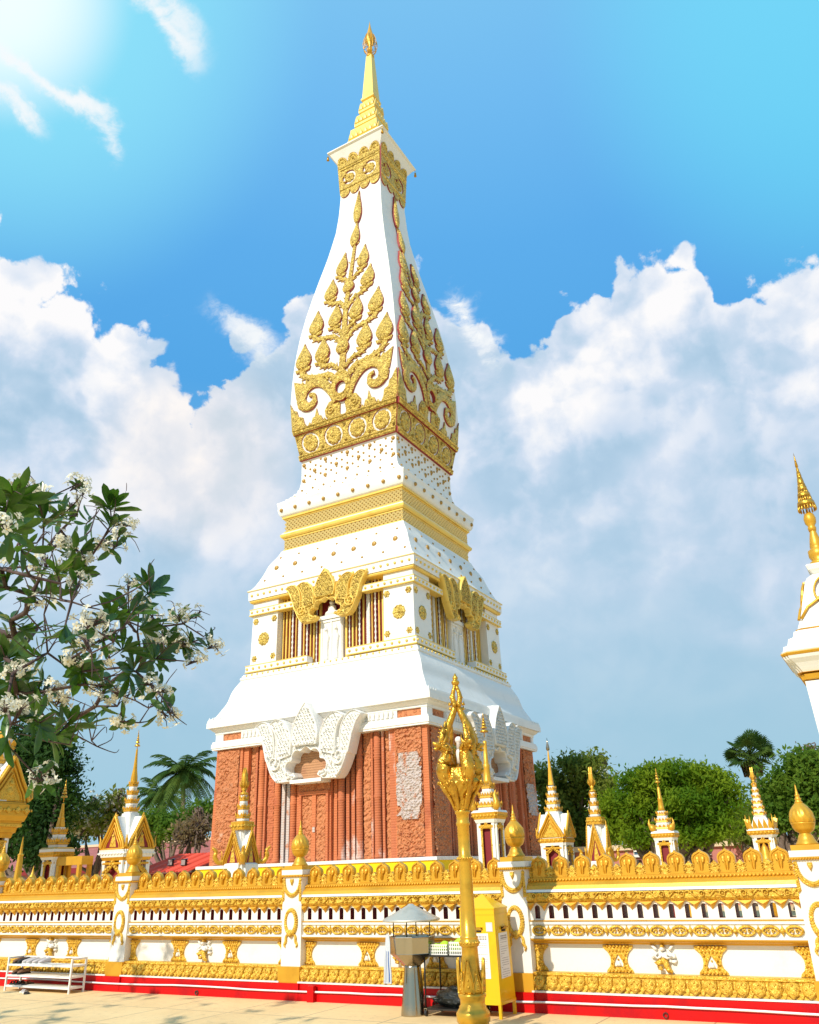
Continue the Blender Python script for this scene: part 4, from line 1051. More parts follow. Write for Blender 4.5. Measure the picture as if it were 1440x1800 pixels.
def rope(b):
    n = 76; p = BW/n
    for i in range(n):
        c = bx0+p*(i+.5); b.dome(c, 1.462, p*.46, .028, lambda u, v, t: (u+(v-1.462)*.35, 10.90-t, v), 0, 7)
    strip(b, [(11.0, 1.4492), (10.90, 1.4495), (10.90, 1.489), (10.93, 1.492), (11.0, 1.4925)], bx0, bx1)
bay_part('rope_moulding', ['gold_flat'], rope, bay)
# crest: a low scalloped parapet with eleven leaf shaped merlons
NM = 11; PM = BW/NM
def crest(b):
    m = lambda u, v, t: (u, 10.98-t, v)
    out = [(bx0, 1.493)]
    top = []
    for i in range(NM+1):
        c = bx0+PM*i
        for du, v in ((-.075, 1.555), (-.04, 1.59), (0, 1.632), (.04, 1.59), (.075, 1.555)):
            if bx0 <= c+du <= bx1: top.append((c+du, v))
    outl = [(bx0, 1.493), (bx1, 1.493)]+list(reversed(top))
    b.prism(outl, -.05, .03, m, 0, back=True)
    for i in range(NM+1):
        c = bx0+PM*i
        for s_ in (-1, 1):
            if not bx0 <= c+s_*.06 <= bx1: continue
            b.ribbon([(c+s_*(.055-.022*math.cos(R(j*40))*(1-j/14)), 1.575+.024*math.sin(R(j*40))*(1-j/14)) for j in range(12)], .012, .05, m, 0)
            b.ribbon([(c+s_*(.055-.018*math.cos(R(j*40))*(1-j/14)), 1.525+.02*math.sin(R(j*40))*(1-j/14)) for j in range(12)], .012, .05, m, 0)
        if bx0 < c < bx1: b.pillow([(c-.02, 1.56), (c+.02, 1.56), (c, 1.62)], .05, m, 0)
crest_o = bay_part('cresting', ['gold_carved'], crest, bay)
def merlon_mb(c):
    b = MB(); m = lambda u, v, t: (u, 10.965-t, v)
    L = [(-.088, 1.494), (-.084, 1.54), (-.086, 1.57), (-.094, 1.60), (-.101, 1.635), (-.101, 1.665), (-.090, 1.694), (-.066, 1.718), (-.030, 1.734), (-.012, 1.744), (0, 1.760)]
    P = [(c+u, v) for u, v in L]+[(c-u, v) for u, v in reversed(L[:-1])]
    b.prism(P, -.05, .025, m, 0, back=True)
    b.ribbon([(c+u*.86, 1.60+(v-1.60)*.86) for u, v in L[3:]]+[(c-u*.86, 1.60+(v-1.60)*.86) for u, v in reversed(L[3:-1])], .016, .042, m, 0)
    for s_ in (-1, 1):
        b.pillow([(c+s_*.006, 1.69), (c+s_*.045, 1.69), (c+s_*.062, 1.66), (c+s_*.05, 1.63), (c+s_*.022, 1.60), (c+s_*.012, 1.52), (c+s_*.006, 1.52)], .055, m, 0)
        b.ribbon(smoothline([(c+s_*.012, 1.62), (c+s_*.03, 1.645), (c+s_*.045, 1.64), (c+s_*.04, 1.62)], 3), .01, .06, m, 0)
    return b
mer = merlon_mb(bx0+PM*.5).build('merlon', ['gold'], bay, org=(bx0+PM*.5, 10.965, 1.494))
for i in range(1, NM):
    c = mer.copy(); col.objects.link(c); c.location.x = mer.location.x+PM*i
for k in range(-2, 4):
    if k == 2: continue
    copy_tree(bay, wall).location.x = bay.location.x+(k-2)*PS

# pillars
px = PX0+2*PS
def box_c(b, hx, y0, y1, z0, z1, mi=0, hx1=None):
    hx1 = hx if hx1 is None else hx1
    V = [(px-hx, y0, z0), (px+hx, y0, z0), (px+hx, y1, z0), (px-hx, y1, z0), (px-hx1, y0, z1), (px+hx1, y0, z1), (px+hx1, y1, z1), (px-hx1, y1, z1)]
    b.add(V, [(3, 2, 1, 0), (4, 5, 6, 7), (0, 1, 5, 4), (1, 2, 6, 5), (2, 3, 7, 6), (3, 0, 4, 7)], mi)
b = MB(); box_c(b, .176, 10.80, 11.15, .42, 1.60)
pil = b.build('pillar', ['wall_white'], wall, org=(px, 10.975, 0))
b = MB(); box_c(b, .194, 10.755, 11.18, .2165, .419); b.build('gold_base', ['gold_flat'], pil)
b = MB(); box_c(b, .200, 10.725, 11.19, 0, .216); b.build('red_foot', ['red'], pil)
b = MB()
box_c(b, .19, 10.775, 11.17, 1.601, 1.632, 0, .206); box_c(b, .193, 10.785, 11.165, 1.633, 1.700, 1); box_c(b, .166, 10.81, 11.14, 1.701, 1.757, 0)
for i in range(14): b.dome(px-.19+i*.029, 1.616, .012, .018, lambda u, v, t: (u, 10.775-t, v), 0, 6)
for i in range(13): b.dome(10.80+i*.029, 1.616, .012, .018, lambda u, v, t: (px+.20+t, u, v), 0, 6)
b.build('pillar_cap', ['gold_flat', 'wall_white'], pil)
b = MB(); Cc = (px, 10.975, 0)
b.lathe([(.122, 1.757), (.118, 1.775), (.098, 1.80), (.085, 1.83), (.079, 1.85), (.066, 1.866), (.062, 1.875), (.066, 1.885), (.10, 1.905), (.121, 1.945), (.127, 1.975), (.134, 1.982), (.134, 1.992), (.128, 1.997)], 28, Cc)
# bulb with spiral ribs
rs = []; NB = 48
bp = [(.128, 1.997), (.134, 2.03), (.133, 2.06), (.124, 2.095), (.108, 2.13), (.085, 2.162), (.060, 2.188), (.040, 2.208)]
bp = smoothline(bp, 3)
for j, (r, z) in enumerate(bp):
    ring = []
    for i in range(NB):
        a = 2*math.pi*i/NB; f = 1+.035*math.sin(a*12+(z-2.0)*34)+.02*math.sin(a*12-(z-2.0)*26)
        ring.append((px+r*f*math.cos(a), 10.975+r*f*math.sin(a), z))
    rs.append(ring)
b.rings(rs, 0, True)
b.lathe([(.040, 2.205), (.046, 2.215), (.036, 2.226), (.03, 2.24), (.040, 2.25), (.028, 2.262), (.022, 2.28), (.030, 2.29), (.018, 2.305), (.012, 2.34), (.007, 2.39), (.0, 2.42)], 14, Cc)
b.build('onion_finial', ['gold'], pil)
pm = lambda u, v, t: (px+u, 10.80-t, v)
b = MB()
b.pillow([(-.026, 1.575), (.026, 1.575), (.028, 1.545), (0, 1.485), (-.028, 1.545)], .04, pm, 0)
sw = smoothline([(-.145, 1.57), (-.13, 1.46), (-.085, 1.385), (0, 1.350), (.085, 1.385), (.13, 1.46), (.145, 1.57)], 5)
for i, (u, v) in enumerate(sw):
    r = .016+.014*math.sin(math.pi*i/(len(sw)-1)); b.dome(u, v, r, r*1.2, pm, 0, 7); b.dome(u+.006, v+.012, r*.7, r*1.6, pm, 0, 6)
for s_ in (-1, 1):
    b.dome(s_*.155, 1.565, .022, .03, pm, 0, 8)
    for i in range(12): b.dome(s_*.158, 1.54-i*.022, .013+.0009*i, .022, pm, 0, 6); b.dome(s_*.158-.008, 1.53-i*.022, .010+.0007*i, .03, pm, 0, 6)
b.build('swag_garland', ['gold_carved'], pil)
b = MB()
for i in range(34):
    a = 2*math.pi*i/34; u, v = .094*math.cos(a), 1.0+.155*math.sin(a); w_ = .024+.012*max(0, -math.sin(a))
    b.dome(u, v, w_, .045, pm, 0, 7); b.dome(u*1.16, 1.0+(v-1.0)*1.10, w_*.6, .035, pm, 0, 6); b.dome(u*.85, 1.0+(v-1.0)*.9, w_*.6, .04, pm, 0, 6)
b.pillow([(-.05, .87), (0, .90), (.05, .87), (.04, .82), (0, .79), (-.04, .82)], .07, pm, 0)
for s_ in (-1, 1): b.ribbon(smoothline([(s_*.05, .84), (s_*.085, .80), (s_*.09, .74), (s_*.115, .70), (s_*.10, .665)], 4), [.028, .03, .032, .034, .036, .038, .04, .04, .04, .04, .036, .034, .03, .028, .024, .02, .01], .03, pm, 0)
b.build('wreath', ['gold_carved'], pil)
b = MB(); b.prism(arc(0, 1.0, .075, .125, 0, 360, 24)[:-1], 0, .02, pm, 0); b.build('oval_plaque', ['wall_white'], pil)
for k in range(-1, 4):
    if k == 2: continue
    copy_tree(pil, wall).location.x = pil.location.x+(k-2)*PS
# ------------------------------------------------------------------ small shrines inside the wall
class Ax:
    """a vertical axis standing at real distance Y; rows are read off the photograph and turned into metres"""
    def __init__(s, px, py, Y):
        P = at(px, py, Y); s.x, s.y = P[0], Y
        th = math.atan2(abs(s.x), s.y); s.k = abs(math.cos(th))+abs(math.sin(th))
    def z(s, py):
        lo, hi = -2, 60
        for _ in range(40):
            m = (lo+hi)/2; P = np.array((s.x, s.y, m))-Cv; v = 900-F_PX*(P@Uv)/(P@Fv)
            if v > py: lo = m
            else: hi = m
        return (lo+hi)/2
    def w(s, hp, py, sq=True):
        m = hp*depth((s.x, s.y, s.z(py)))/F_PX
        return m/s.k if sq else m
def side(cx, cy, k, h):
    ca, sa = ((1, 0), (0, 1), (-1, 0), (0, -1))[k]
    return lambda u, v, t: (cx+u*ca+(h+t)*sa, cy+u*sa-(h+t)*ca, v)
def leaves_on(b, cx, cy, z, h, n, ht, mi=0, corner=True, lean=.25):
    for k in range(4):
        mp = side(cx, cy, k, h*.93); w_ = 2*h/n
        for i in range(n):
            u = -h+w_*(i+.5)
            b.prism([(u-w_*.42, z), (u+w_*.42, z), (u+w_*.36, z+ht*.45), (u, z+ht), (u-w_*.36, z+ht*.45)], -h*.05, h*.06, lambda u, v, t: mp(u, v, t+(v-z)*lean), mi)
    if corner:
        for sx in (-1, 1):
            for sy in (-1, 1):
                b.tube([(cx+sx*h*.95, cy+sy*h*.95, z), (cx+sx*h*1.05, cy+sy*h*1.05, z+ht*.7), (cx+sx*h*1.02, cy+sy*h*1.02, z+ht*1.4)], [h*.09+.01, h*.06+.008, .004], 5, mi)
def frieze(b, cx, cy, z0, z1, h, n, mi=0):
    for k in range(4):
        mp = side(cx, cy, k, h); w_ = 2*h/n; zc = (z0+z1)/2; r = min(w_, z1-z0)*.38
        for i in range(n):
            u = -h+w_*(i+.5); b.pillow([(u-r, zc), (u, zc-r), (u+r, zc), (u, zc+r)], r*.5, mp, mi)
            b.dome(u-w_/2, zc, r*.4, r*.5, mp, mi, 6)
def rows_sq(A, b, rows, mi=0, red=0.0):
    b.sq([(A.w(h, py), A.z(py)) for py, h in rows], (A.x, A.y, 0), mi, 0, red)
def tiers(A, root, py0, py1, h0, h1, n, nl=3, mats=('wall_white', 'gold_flat'), name='tier'):
    for i in range(n):
        a = py0+(py1-py0)*i/n; c = py0+(py1-py0)*(i+1)/n; ha = h0+(h1-h0)*i/n; hb = h0+(h1-h0)*(i+1)/n
        b = MB(); d = c-a
        rows_sq(A, b, [(a-.3, ha*.8), (a+d*.42, ha*.72), (a+d*.45, ha)], 0, .25)
        rows_sq(A, b, [(a+d*.455, ha*.9), (a+d*.47, ha), (a+d*.66, ha*1.04), (a+d*.68, ha*.9)], 1, .25)
        rows_sq(A, b, [(a+d*.69, ha*.95), (a+d*.95, ha*.92)], 0, .25)
        z = A.z(a+d*.45); leaves_on(b, A.x, A.y, z, A.w(ha*.95, a), nl, abs(A.z(a+d*.1)-z)*-1 if False else abs(A.z(a)-A.z(a+d*.45))*.85, 1)
        frieze(b, A.x, A.y, A.z(a+d*.66), A.z(a+d*.47), A.w(ha*1.02, a), 4, 0 if False else 1)
        b.build(name, list(mats), root)
def umbrella(A, root, pyt, pyb, hw, n=5):
    b = MB(); c = (A.x, A.y, 0); zt, zb = A.z(pyt), A.z(pyb); H = zt-zb; w_ = A.w(hw, pyb, False)
    b.lathe([(.012, zb-H*.25), (.01, zt-H*.1), (.0, zt)], 6, c)
    for i in range(n):
        z = zb+H*.72*(i/n)**.85; r = w_*(1, .74, .54, .38, .26, .17)[i]; g_ = H*.72/n
        b.lathe([(r*.98, z), (r, z+g_*.12), (r*.96, z+g_*.5), (r*.55, z+g_*.82), (r*.3, z+g_*.84)], 14, c)
        if hw > 10: 
            for j in range(18): a = 2*math.pi*j/18; b.lathe([(.0, -.14), (.022, -.11), (.01, 0)], 5, (c[0]+r*math.cos(a)*.97, c[1]+r*math.sin(a)*.97, z))
    b.lathe([(w_*.18, zb+H*.72), (w_*.1, zb+H*.85), (0, zt)], 8, c)
    return b.build('tiered_umbrella', ['gold_dark'], root)
def rod(A, root, rows, name='gold_spire', m='gold', n=12, square=True):
    b = MB()
    if square: rows_sq(A, b, rows, 0, .3)
    else: b.lathe([(A.w(h, py, False), A.z(py)) for py, h in rows], n, (A.x, A.y, 0))
    return b.build(name, [m], root)
def flame(A, root, pyt, pyb, hw):
    b = MB(); zt, zb = A.z(pyt), A.z(pyb); H = zt-zb; w_ = A.w(hw, pyb, False)
    b.lathe([(w_*1.4, zb), (w_*1.4, zb+H*.06), (w_*.6, zb+H*.09), (w_*.8, zb+H*.3), (w_*1.0, zb+H*.6), (w_*.5, zb+H*.85), (0, zt)], 8, (A.x, A.y, 0))
    for k in range(4):
        mp = side(A.x, A.y, k, w_*.35); b.prism([(-w_*.6, zb+H*.15), (w_*.6, zb+H*.15), (w_*.9, zb+H*.4), (w_*.75, zb+H*.7), (0, zt-H*.04), (-w_*.75, zb+H*.7), (-w_*.9, zb+H*.4)], 0, w_*.3, mp, 0)
        for s_ in (-1, 1): b.tube([mp(s_*w_*.8, zb+H*.25, 0), mp(s_*w_*1.5, zb+H*.35, .01), mp(s_*w_*1.3, zb+H*.5, .02)], [w_*.25, w_*.15, .003], 5)
    return b.build('flame_finial', ['gold'], root)
def body(A, root, pyt, hb, m='wall_white', goldarch=True, cols=True, opening=.5):
    b = MB(); zt = A.z(pyt); h = A.w(hb, pyt); cx, cy = A.x, A.y
    for sx in (-1, 1):
        for sy in (-1, 1):
            for f_ in (1.0, .82):
                hh = h*f_; w_ = h*.26
                b.box(min(cx+sx*hh, cx+sx*(hh-w_)), max(cx+sx*hh, cx+sx*(hh-w_)), min(cy+sy*(h*1.82-hh), cy+sy*(h*1.82-hh-w_)), max(cy+sy*(h*1.82-hh), cy+sy*(h*1.82-hh-w_)), 0, zt-.001*f_)
    o = b.build('corner_pillar', [m], root)
    b = MB(); b.sq([(h*.62, 0), (h*.62, zt-.004)], (cx, cy, 0)); b.build('red_chamber', ['maroon'], root)
    b = MB()
    for zz in (zt*.95,): b.sq([(h*.96, zz), (h*1.03, zz+zt*.008), (h*1.03, zz+zt*.025), (h*.96, zz+zt*.033)], (cx, cy, 0), 0, 0, .30)
    b.build('gold_band', ['gold_flat'], root)
    if goldarch:
        for k in range(4):
            b = MB(); mp = side(cx, cy, k, h*.86); w_ = h*opening
            P = smoothline([(-w_, .2), (-w_, zt*.6), (-w_, zt-w_*1.3), (-w_*.86, zt-w_*.95), (-w_*.42, zt-w_*.62), (0, zt-w_*.15)], 4); P = P+[(-u, v) for u, v in reversed(P[:-1])]
            b.ribbon(P, h*.22, h*.12, mp)
            n_ = len(P)
            for i in range(2, n_-2, 2): b.dome(P[i][0]*1.05, P[i][1]+.02, h*.09, h*.22, mp, 0, 6)
            b.build('arch_frame', ['gold_carved'], root)
    return h, zt
def cornice(A, root, rows, mats=('wall_white', 'gold_flat'), n=7):
    b = MB()
    for i in range(len(rows)-1):
        (p0, h0), (p1, h1) = rows[i], rows[i+1]
        rows_sq(A, b, [(p0-.05, h0*.98), (p0, h0), (p1+.1, h1), (p1, h1*.98)], i % 2, .15)
    frieze(b, A.x, A.y, A.z(rows[1][0]), A.z(rows[2][0]), A.w((rows[1][1]+rows[2][1])/2, rows[1][0]), n, 1)
    return b.build('cornice', list(mats), root)
def gable(A, root, pya, pyb, hw, k, out=1.05, inner='maroon', steps=9, scale=1.0):
    za, zb = A.z(pya), A.z(pyb); W_ = A.w(hw, pyb)*scale; H = (za-zb)*scale
    mp = side(A.x, A.y, k, W_*out)
    L = smoothline([(-1, 0), (-.86, .22), (-.55, .48), (-.28, .74), (0, 1)], 4)
    outl = [(u*W_, zb+v*H) for u, v in L]+[(-u*W_, zb+v*H) for u, v in reversed(L[:-1])]
    inn = [(u*.62, v-.0) for u, v in outl]; inn = [(u, zb+(v-zb)*.60+H*.03) for u, v in inn]
    b = MB(); b.prism(outl, -W_*.9, 0, mp, 0, 1); g_ = b.build('gable', ['gold_carved', 'wall_white'], root)
    b = MB(); b.prism(inn, 0, W_*.05, mp, 0); b.build('gable_panel', [inner], g_)
    b = MB(); b.ribbon(outl, W_*.15, W_*.16, mp); b.ribbon([(u*.80, zb+(v-zb)*.80) for u, v in outl], W_*.10, W_*.11, mp); b.ribbon(inn, W_*.07, W_*.12, mp)
    m2 = len(outl)
    for i in range(0, m2):
        u, v = outl[i]; 
        b.pillow([(u-W_*.06, v), (u+W_*.06, v), (u, v+H*.11)], W_*.1, mp)
    for s_ in (-1, 1):
        b.tube([mp(s_*W_*.98, zb+H*.02, 0), mp(s_*W_*1.15, zb+H*.1, .02), mp(s_*W_*1.12, zb+H*.3, .02), mp(s_*W_*1.22, zb+H*.42, .02)], [W_*.09, W_*.08, W_*.05, .004], 6)
    b.build('barge_board', ['gold_flat'], g_)
    b = MB(); b.dome(0, zb+H*.22, W_*.2, W_*.14, mp); b.dome(0, zb+H*.40, W_*.11, W_*.16, mp); b.pillow([(-W_*.3, zb+H*.05), (W_*.3, zb+H*.05), (W_*.18, zb+H*.3), (0, zb+H*.55), (-W_*.18, zb+H*.3)], W_*.09, mp); b.build('gable_carving', ['gold_carved'], g_)
    return g_
SG = 'small shrines inside the temple wall'
def shrine(px, py, Y, label, name='shrine', cat='shrine'):
    A = Ax(px, py, Y); r = thing(name, (A.x, A.y, 0), label, cat, SG); return A, r

# gold shrine cut by the left edge
A, r = shrine(-30, 1530, 15, 'large gold carved shrine cut off by the left edge of the picture')
body(A, r, 1474, 36, 'wall_white'); b = MB()
rows_sq(A, b, [(1474, 38), (1466, 40), (1465, 44), (1456, 46), (1455, 50), (1446, 52), (1445, 56), (1440, 58), (1436, 60), (1416, 61), (1415, 55), (1412, 55)], 0, .12)
frieze(b, A.x, A.y, A.z(1435), A.z(1418), A.w(61, 1430), 5, 1); rows_sq(A, b, [(1455, 53), (1450, 54), (1450, 52)], 1, .12)
b.build('cornice', ['gold_flat', 'gold_carved'], r)
for k in (0, 1): gable(A, r, 1335, 1411, 54, k, .98, 'gold_carved')
tiers(A, r, 1300, 1380, 20, 36, 3); rod(A, r, [(1300, 14), (1280, 8), (1230, 2)])
# shrine with a parasol spire
A, r = shrine(96, 1530, 17, 'white shrine topped by a gold five tiered parasol, left of the gabled shrine')
umbrella(A, r, 1369, 1402, 5.5); rod(A, r, [(1454, 8.5), (1449, 8), (1440, 6), (1438, 6.6), (1436, 4.8), (1415, 2.4), (1413, 2.6), (1412, 1)])
tiers(A, r, 1455, 1491, 13, 24, 2, 4); cornice(A, r, [(1512, 25), (1507, 28), (1498, 31), (1493, 31), (1490, 27)]); h, zt = body(A, r, 1512, 24)
b = MB(); mp = side(A.x, A.y, 1, h)
for u in (-h*.6, h*.6): b.box(u-.04, u+.04, 0, zt*.97, .05, 1.5, 0, lambda x, y, z: mp(x, y, z)) if False else None
for t_ in (.1, .95):
    for u in (-h*.6, h*.6): P = mp(u, 0, t_); b.box(P[0]-.05, P[0]+.05, P[1]-.05, P[1]+.05, 0, zt*.93)
P0 = mp(-h*.7, 0, 0); P1 = mp(h*.7, 0, 1.05); b.box(min(P0[0], P1[0]), max(P0[0], P1[0]), min(P0[1], P1[1]), max(P0[1], P1[1]), zt*.93, zt*1.03)
b.build('gold_side_porch', ['gold_flat'], r)
# tall gabled shrine
A, r = shrine(220, 1530, 18, 'tall gold gabled shrine with a needle spire, behind the second wall pillar')
umbrella(A, r, 1282, 1312, 4.6, 5); rod(A, r, [(1376, 7), (1366, 6.5), (1352, 4), (1330, 2.4), (1318, 1.8), (1317, 1.2)])
tiers(A, r, 1373, 1432, 8, 16, 4, 3)
b = MB(); rows_sq(A, b, [(1495, 44), (1478, 34), (1455, 22), (1440, 17), (1430, 15)], 0, .1); b.build('white_roof', ['wall_white'], r)
for k in range(4): gable(A, r, 1436, 1493, 40, k, 1.12)
cornice(A, r, [(1513, 42), (1507, 46), (1494, 50), (1491, 48)], ('gold_flat', 'wall_white'), 9); body(A, r, 1513, 44, 'wall_white', True, True, .6)
# gate shaped shrine before the brick base
def gate(px, py, Y, label, rows, gr, gk=(0, 1, 2, 3)):
    A, r = shrine(px, py, Y, label)
    t0, t1, t2, t3 = rows[:4]; hw = rows[4]
    flame(A, r, t0, t1, hw*.30); tiers(A, r, t1+1, t2, hw*.45, hw*.85, 3, 2)
    b = MB(); rows_sq(A, b, [(t3+1, hw*.9), (t3, hw*1.15), (t2+1, hw*1.2), (t2, hw*.9)], 0, .15); frieze(b, A.x, A.y, A.z(t3), A.z(t2+1), A.w(hw*1.2, t2), 4, 1); b.build('gold_block', ['gold_flat', 'gold_carved'], r)
    b = MB(); rows_sq(A, b, [(gr[1]+25, gr[2]*.9), (gr[1], gr[2]*.85), (gr[1]-10, gr[2]*.5), (t3+22, hw*.85), (t3+.5, hw*.8)], 0, .35); b.build('flared_neck', ['wall_white'], r)
    for k in gk: gable(A, r, t3+2, gr[1], gr[2]*.72, k, 1.0)
    for sx in (-1, 1):
        for sy in (-1, 1):
            b = MB(); w_ = A.w(gr[2], gr[1]); z = A.z(gr[1]); s_ = w_*.9; c = (A.x+sx*s_, A.y+sy*s_)
            P = smoothline([(A.x+sx*s_*.5, A.y+sy*s_*.5, z+w_*.9), (A.x+sx*s_*.7, A.y+sy*s_*.7, z+w_*.35), (c[0], c[1], z+w_*.12), (c[0]+sx*w_*.18, c[1]+sy*w_*.18, z+w_*.45), (c[0]+sx*w_*.14, c[1]+sy*w_*.14, z+w_*.75), (c[0]+sx*w_*.3, c[1]+sy*w_*.3, z+w_*.95)], 3)
            n_ = len(P); b.tube(P, [w_*(.05+.09*math.sin(math.pi*i/n_)) for i in range(n_)], 7)
            for j in range(4): b.tube([P[-4], (P[-4][0]+sx*w_*(.1+.05*j), P[-4][1]+sy*w_*.1, P[-4][2]+w_*(.05+.09*j))], [w_*.05, .003], 4)
            b.build('serpent_head', ['gold'], r)
    b = MB(); w_ = A.w(gr[2]*.85, gr[1]); b.sq([(w_, 0), (w_, A.z(gr[1])-.01)], (A.x, A.y, 0), 0, 0, .35); b.build('base', ['wall_white'], r)
    return A, r
gate(423, 1525, 16.5, 'gold gate shaped shrine with a flame finial, before the brick base', (1348, 1397, 1444, 1459, 18), (0, 1520, 42))
# shrine by the lamp post
A, r = shrine(866, 1510, 20, 'white shrine with gold leaf tiers and a tall parasol, just right of the lamp post')
umbrella(A, r, 1252, 1287, 7.5); rod(A, r, [(1378, 10), (1372, 7), (1350, 5.5), (1345, 6.5), (1343, 4.5), (1308, 3.2), (1304, 3.8), (1302, 1.5)], square=False)
tiers(A, r, 1376, 1425, 12, 29, 3, 5); cornice(A, r, [(1447, 26), (1441, 29), (1429, 34), (1425, 31)]); body(A, r, 1447, 25)
b = MB()
for s_ in (-1, 1):
    w_ = A.w(29, 1425); z = A.z(1425); x = A.x+s_*w_*.9
    b.tube(smoothline([(x, A.y-w_*.9, z), (x+s_*w_*.2, A.y-w_*.9, z+w_*.5), (x+s_*w_*.05, A.y-w_*.9, z+w_*1.1), (x+s_*w_*.2, A.y-w_*.9, z+w_*1.5)], 3), [.05, .09, .1, .09, .07, .06, .045, .03, .02, .005], 6)
b.build('horn_finial', ['gold'], r)
# gabled shrine right of the tower
A, r = shrine(982, 1512, 27, 'shrine with a needle spire and round arched doorway, right beside the brick tower base')
rod(A, r, [(1320, 1.0), (1318, 3.2), (1314, 3.2), (1304, 1.2), (1297, .3)], 'spear_tip', 'steel', 8, False); rod(A, r, [(1380, 6), (1374, 5), (1350, 3), (1328, 1.6), (1320, .9), (1318, .8)])
tiers(A, r, 1382, 1430, 8, 18, 4, 3)
b = MB(); rows_sq(A, b, [(1474, 28), (1455, 22), (1440, 18), (1428, 15)], 0, .1); b.build('white_roof', ['wall_white'], r)
for k in range(4): gable(A, r, 1431, 1473, 29, k, 1.12, 'gold_carved')
cornice(A, r, [(1487, 30), (1482, 31), (1474, 32), (1471, 30)], n=6); body(A, r, 1487, 30)
gate(1056, 1515, 24, 'slender gate shaped shrine with a flame finial, left of the big round tree', (1347, 1392, 1436, 1449, 14), (0, 1516, 30))
# shrine before the big tree
A, r = shrine(1176, 1512, 21, 'small shrine with horned leaf tiers standing in front of the big round tree')
umbrella(A, r, 1350, 1376, 4.5, 4); rod(A, r, [(1425, 6), (1420, 5), (1406, 4), (1404, 4.6), (1402, 3.2), (1385, 2.4), (1383, 1)], square=False)
tiers(A, r, 1426, 1461, 10, 22, 3, 4); cornice(A, r, [(1478, 20), (1473, 22), (1465, 25), (1461, 23)]); body(A, r, 1478, 20)
b = MB()
for s_ in (-1, 1):
    w_ = A.w(22, 1461); z = A.z(1461); x = A.x+s_*w_*.9
    b.tube(smoothline([(x-s_*w_*.2, A.y-w_*.9, z), (x+s_*w_*.1, A.y-w_*.9, z+w_*.4), (x+s_*w_*.28, A.y-w_*.9, z+w_*.7), (x+s_*w_*.2, A.y-w_*.9, z+w_*1.15)], 3), [.04, .07, .08, .07, .05, .04, .03, .02, .01, .004], 6)
b.build('horn_finial', ['gold'], r)
b = MB(); w_ = A.w(20, 1478); z = A.z(1478)
b.add([(A.x+w_*.9, A.y-w_*.5, z), (A.x+w_*.9, A.y+w_*.5, z), (A.x+w_*2.3, A.y+w_*.5, 0), (A.x+w_*2.3, A.y-w_*.5, 0), (A.x+w_*.9, A.y-w_*.5, 0), (A.x+w_*.9, A.y+w_*.5, 0)], [(0, 3, 2, 1), (0, 4, 3), (1, 2, 5)]); b.build('side_buttress', ['gold_flat'], r)
# white stepped shrine right
A, r = shrine(1351, 1512, 19, 'white stepped shrine with a slim white spire, left of the right hand wall finial')
flame(A, r, 1348, 1378, 3.2); tiers(A, r, 1377, 1436, 4, 13, 6, 2)
b = MB(); rows_sq(A, b, [(1458, 19), (1450, 17), (1436, 11)], 0, .2); leaves_on(b, A.x, A.y, A.z(1458), A.w(24, 1458), 5, .20, 1); b.build('leaf_crown', ['wall_white', 'gold_flat'], r)
cornice(A, r, [(1473, 20), (1468, 24), (1460, 27), (1457, 26)]); body(A, r, 1473, 20)
b = MB(); P = (A.x, A.y-A.w(20, 1480)*.95, 0); b.lathe([(.16, .6), (.14, 1.2), (.17, 1.5), (.10, 1.62), (.09, 1.72), (.06, 1.84), (0, 1.95)], 10, P); b.build('standing_image', ['gold'], r)

# the big white stupa cut by the right edge
A = Ax(1506, 1245, 19.0)
r = thing('white_stupa', (A.x, A.y, 0), 'white and gold stupa topped by a large parasol, cut off by the right edge', 'stupa')
umbrella(A, r, 795, 889, 14.5, 6)
rod(A, r, [(934, 6), (928, 7), (925, 5.5), (920, 9), (912, 10), (905, 8), (901, 3)], 'vase_knob', 'gold', 14, False)
rod(A, r, [(994, 17), (988, 17), (985, 12), (978, 16), (968, 16), (964, 10), (961, 11), (950, 9), (936, 5.5), (930, 5)], 'lotus_neck', 'gold', 16, False)
b = MB()
rows_sq(A, b, [(1330, 66), (1200, 68)], 0, 0.0)
rows_sq(A, b, [(1152, 93), (1150, 94), (1149, 91), (1140, 88), (1139, 82), (1126, 78), (1125, 71), (1113, 67), (1112, 62), (1108, 60), (1092, 53), (1078, 48), (1061, 43), (1040, 36), (1027, 32), (1018, 27), (1011, 18)], 0, .1)
rows_sq(A, b, [(1010, 17), (1003, 22), (996, 24), (994.5, 24), (994, 15)], 0, .1)
rows_sq(A, b, [(1186, 74), (1176, 80), (1170, 84), (1163, 91), (1158, 93)], 0, .1)
hh = A.w(66, 1330); b.sq([(hh*1.35, 0), (hh*1.02, A.z(1330)+.001)], (A.x, A.y, 0)); b.build('stupa_body', ['wall_white'], r)
gm = lambda rows: (lambda b: (rows_sq(A, b, rows, 0, .1), b.build('gold_moulding', ['gold_flat'], r)))(MB())
gm([(1199, 66), (1197, 72), (1189, 74), (1187, 71)]); gm([(1186.2, 75), (1185.6, 78), (1184.5, 74)]); gm([(1157.6, 93), (1154, 96), (1152.4, 95), (1152.2, 92)]); gm([(1111.6, 62.5), (1110.2, 64), (1108.6, 61)])
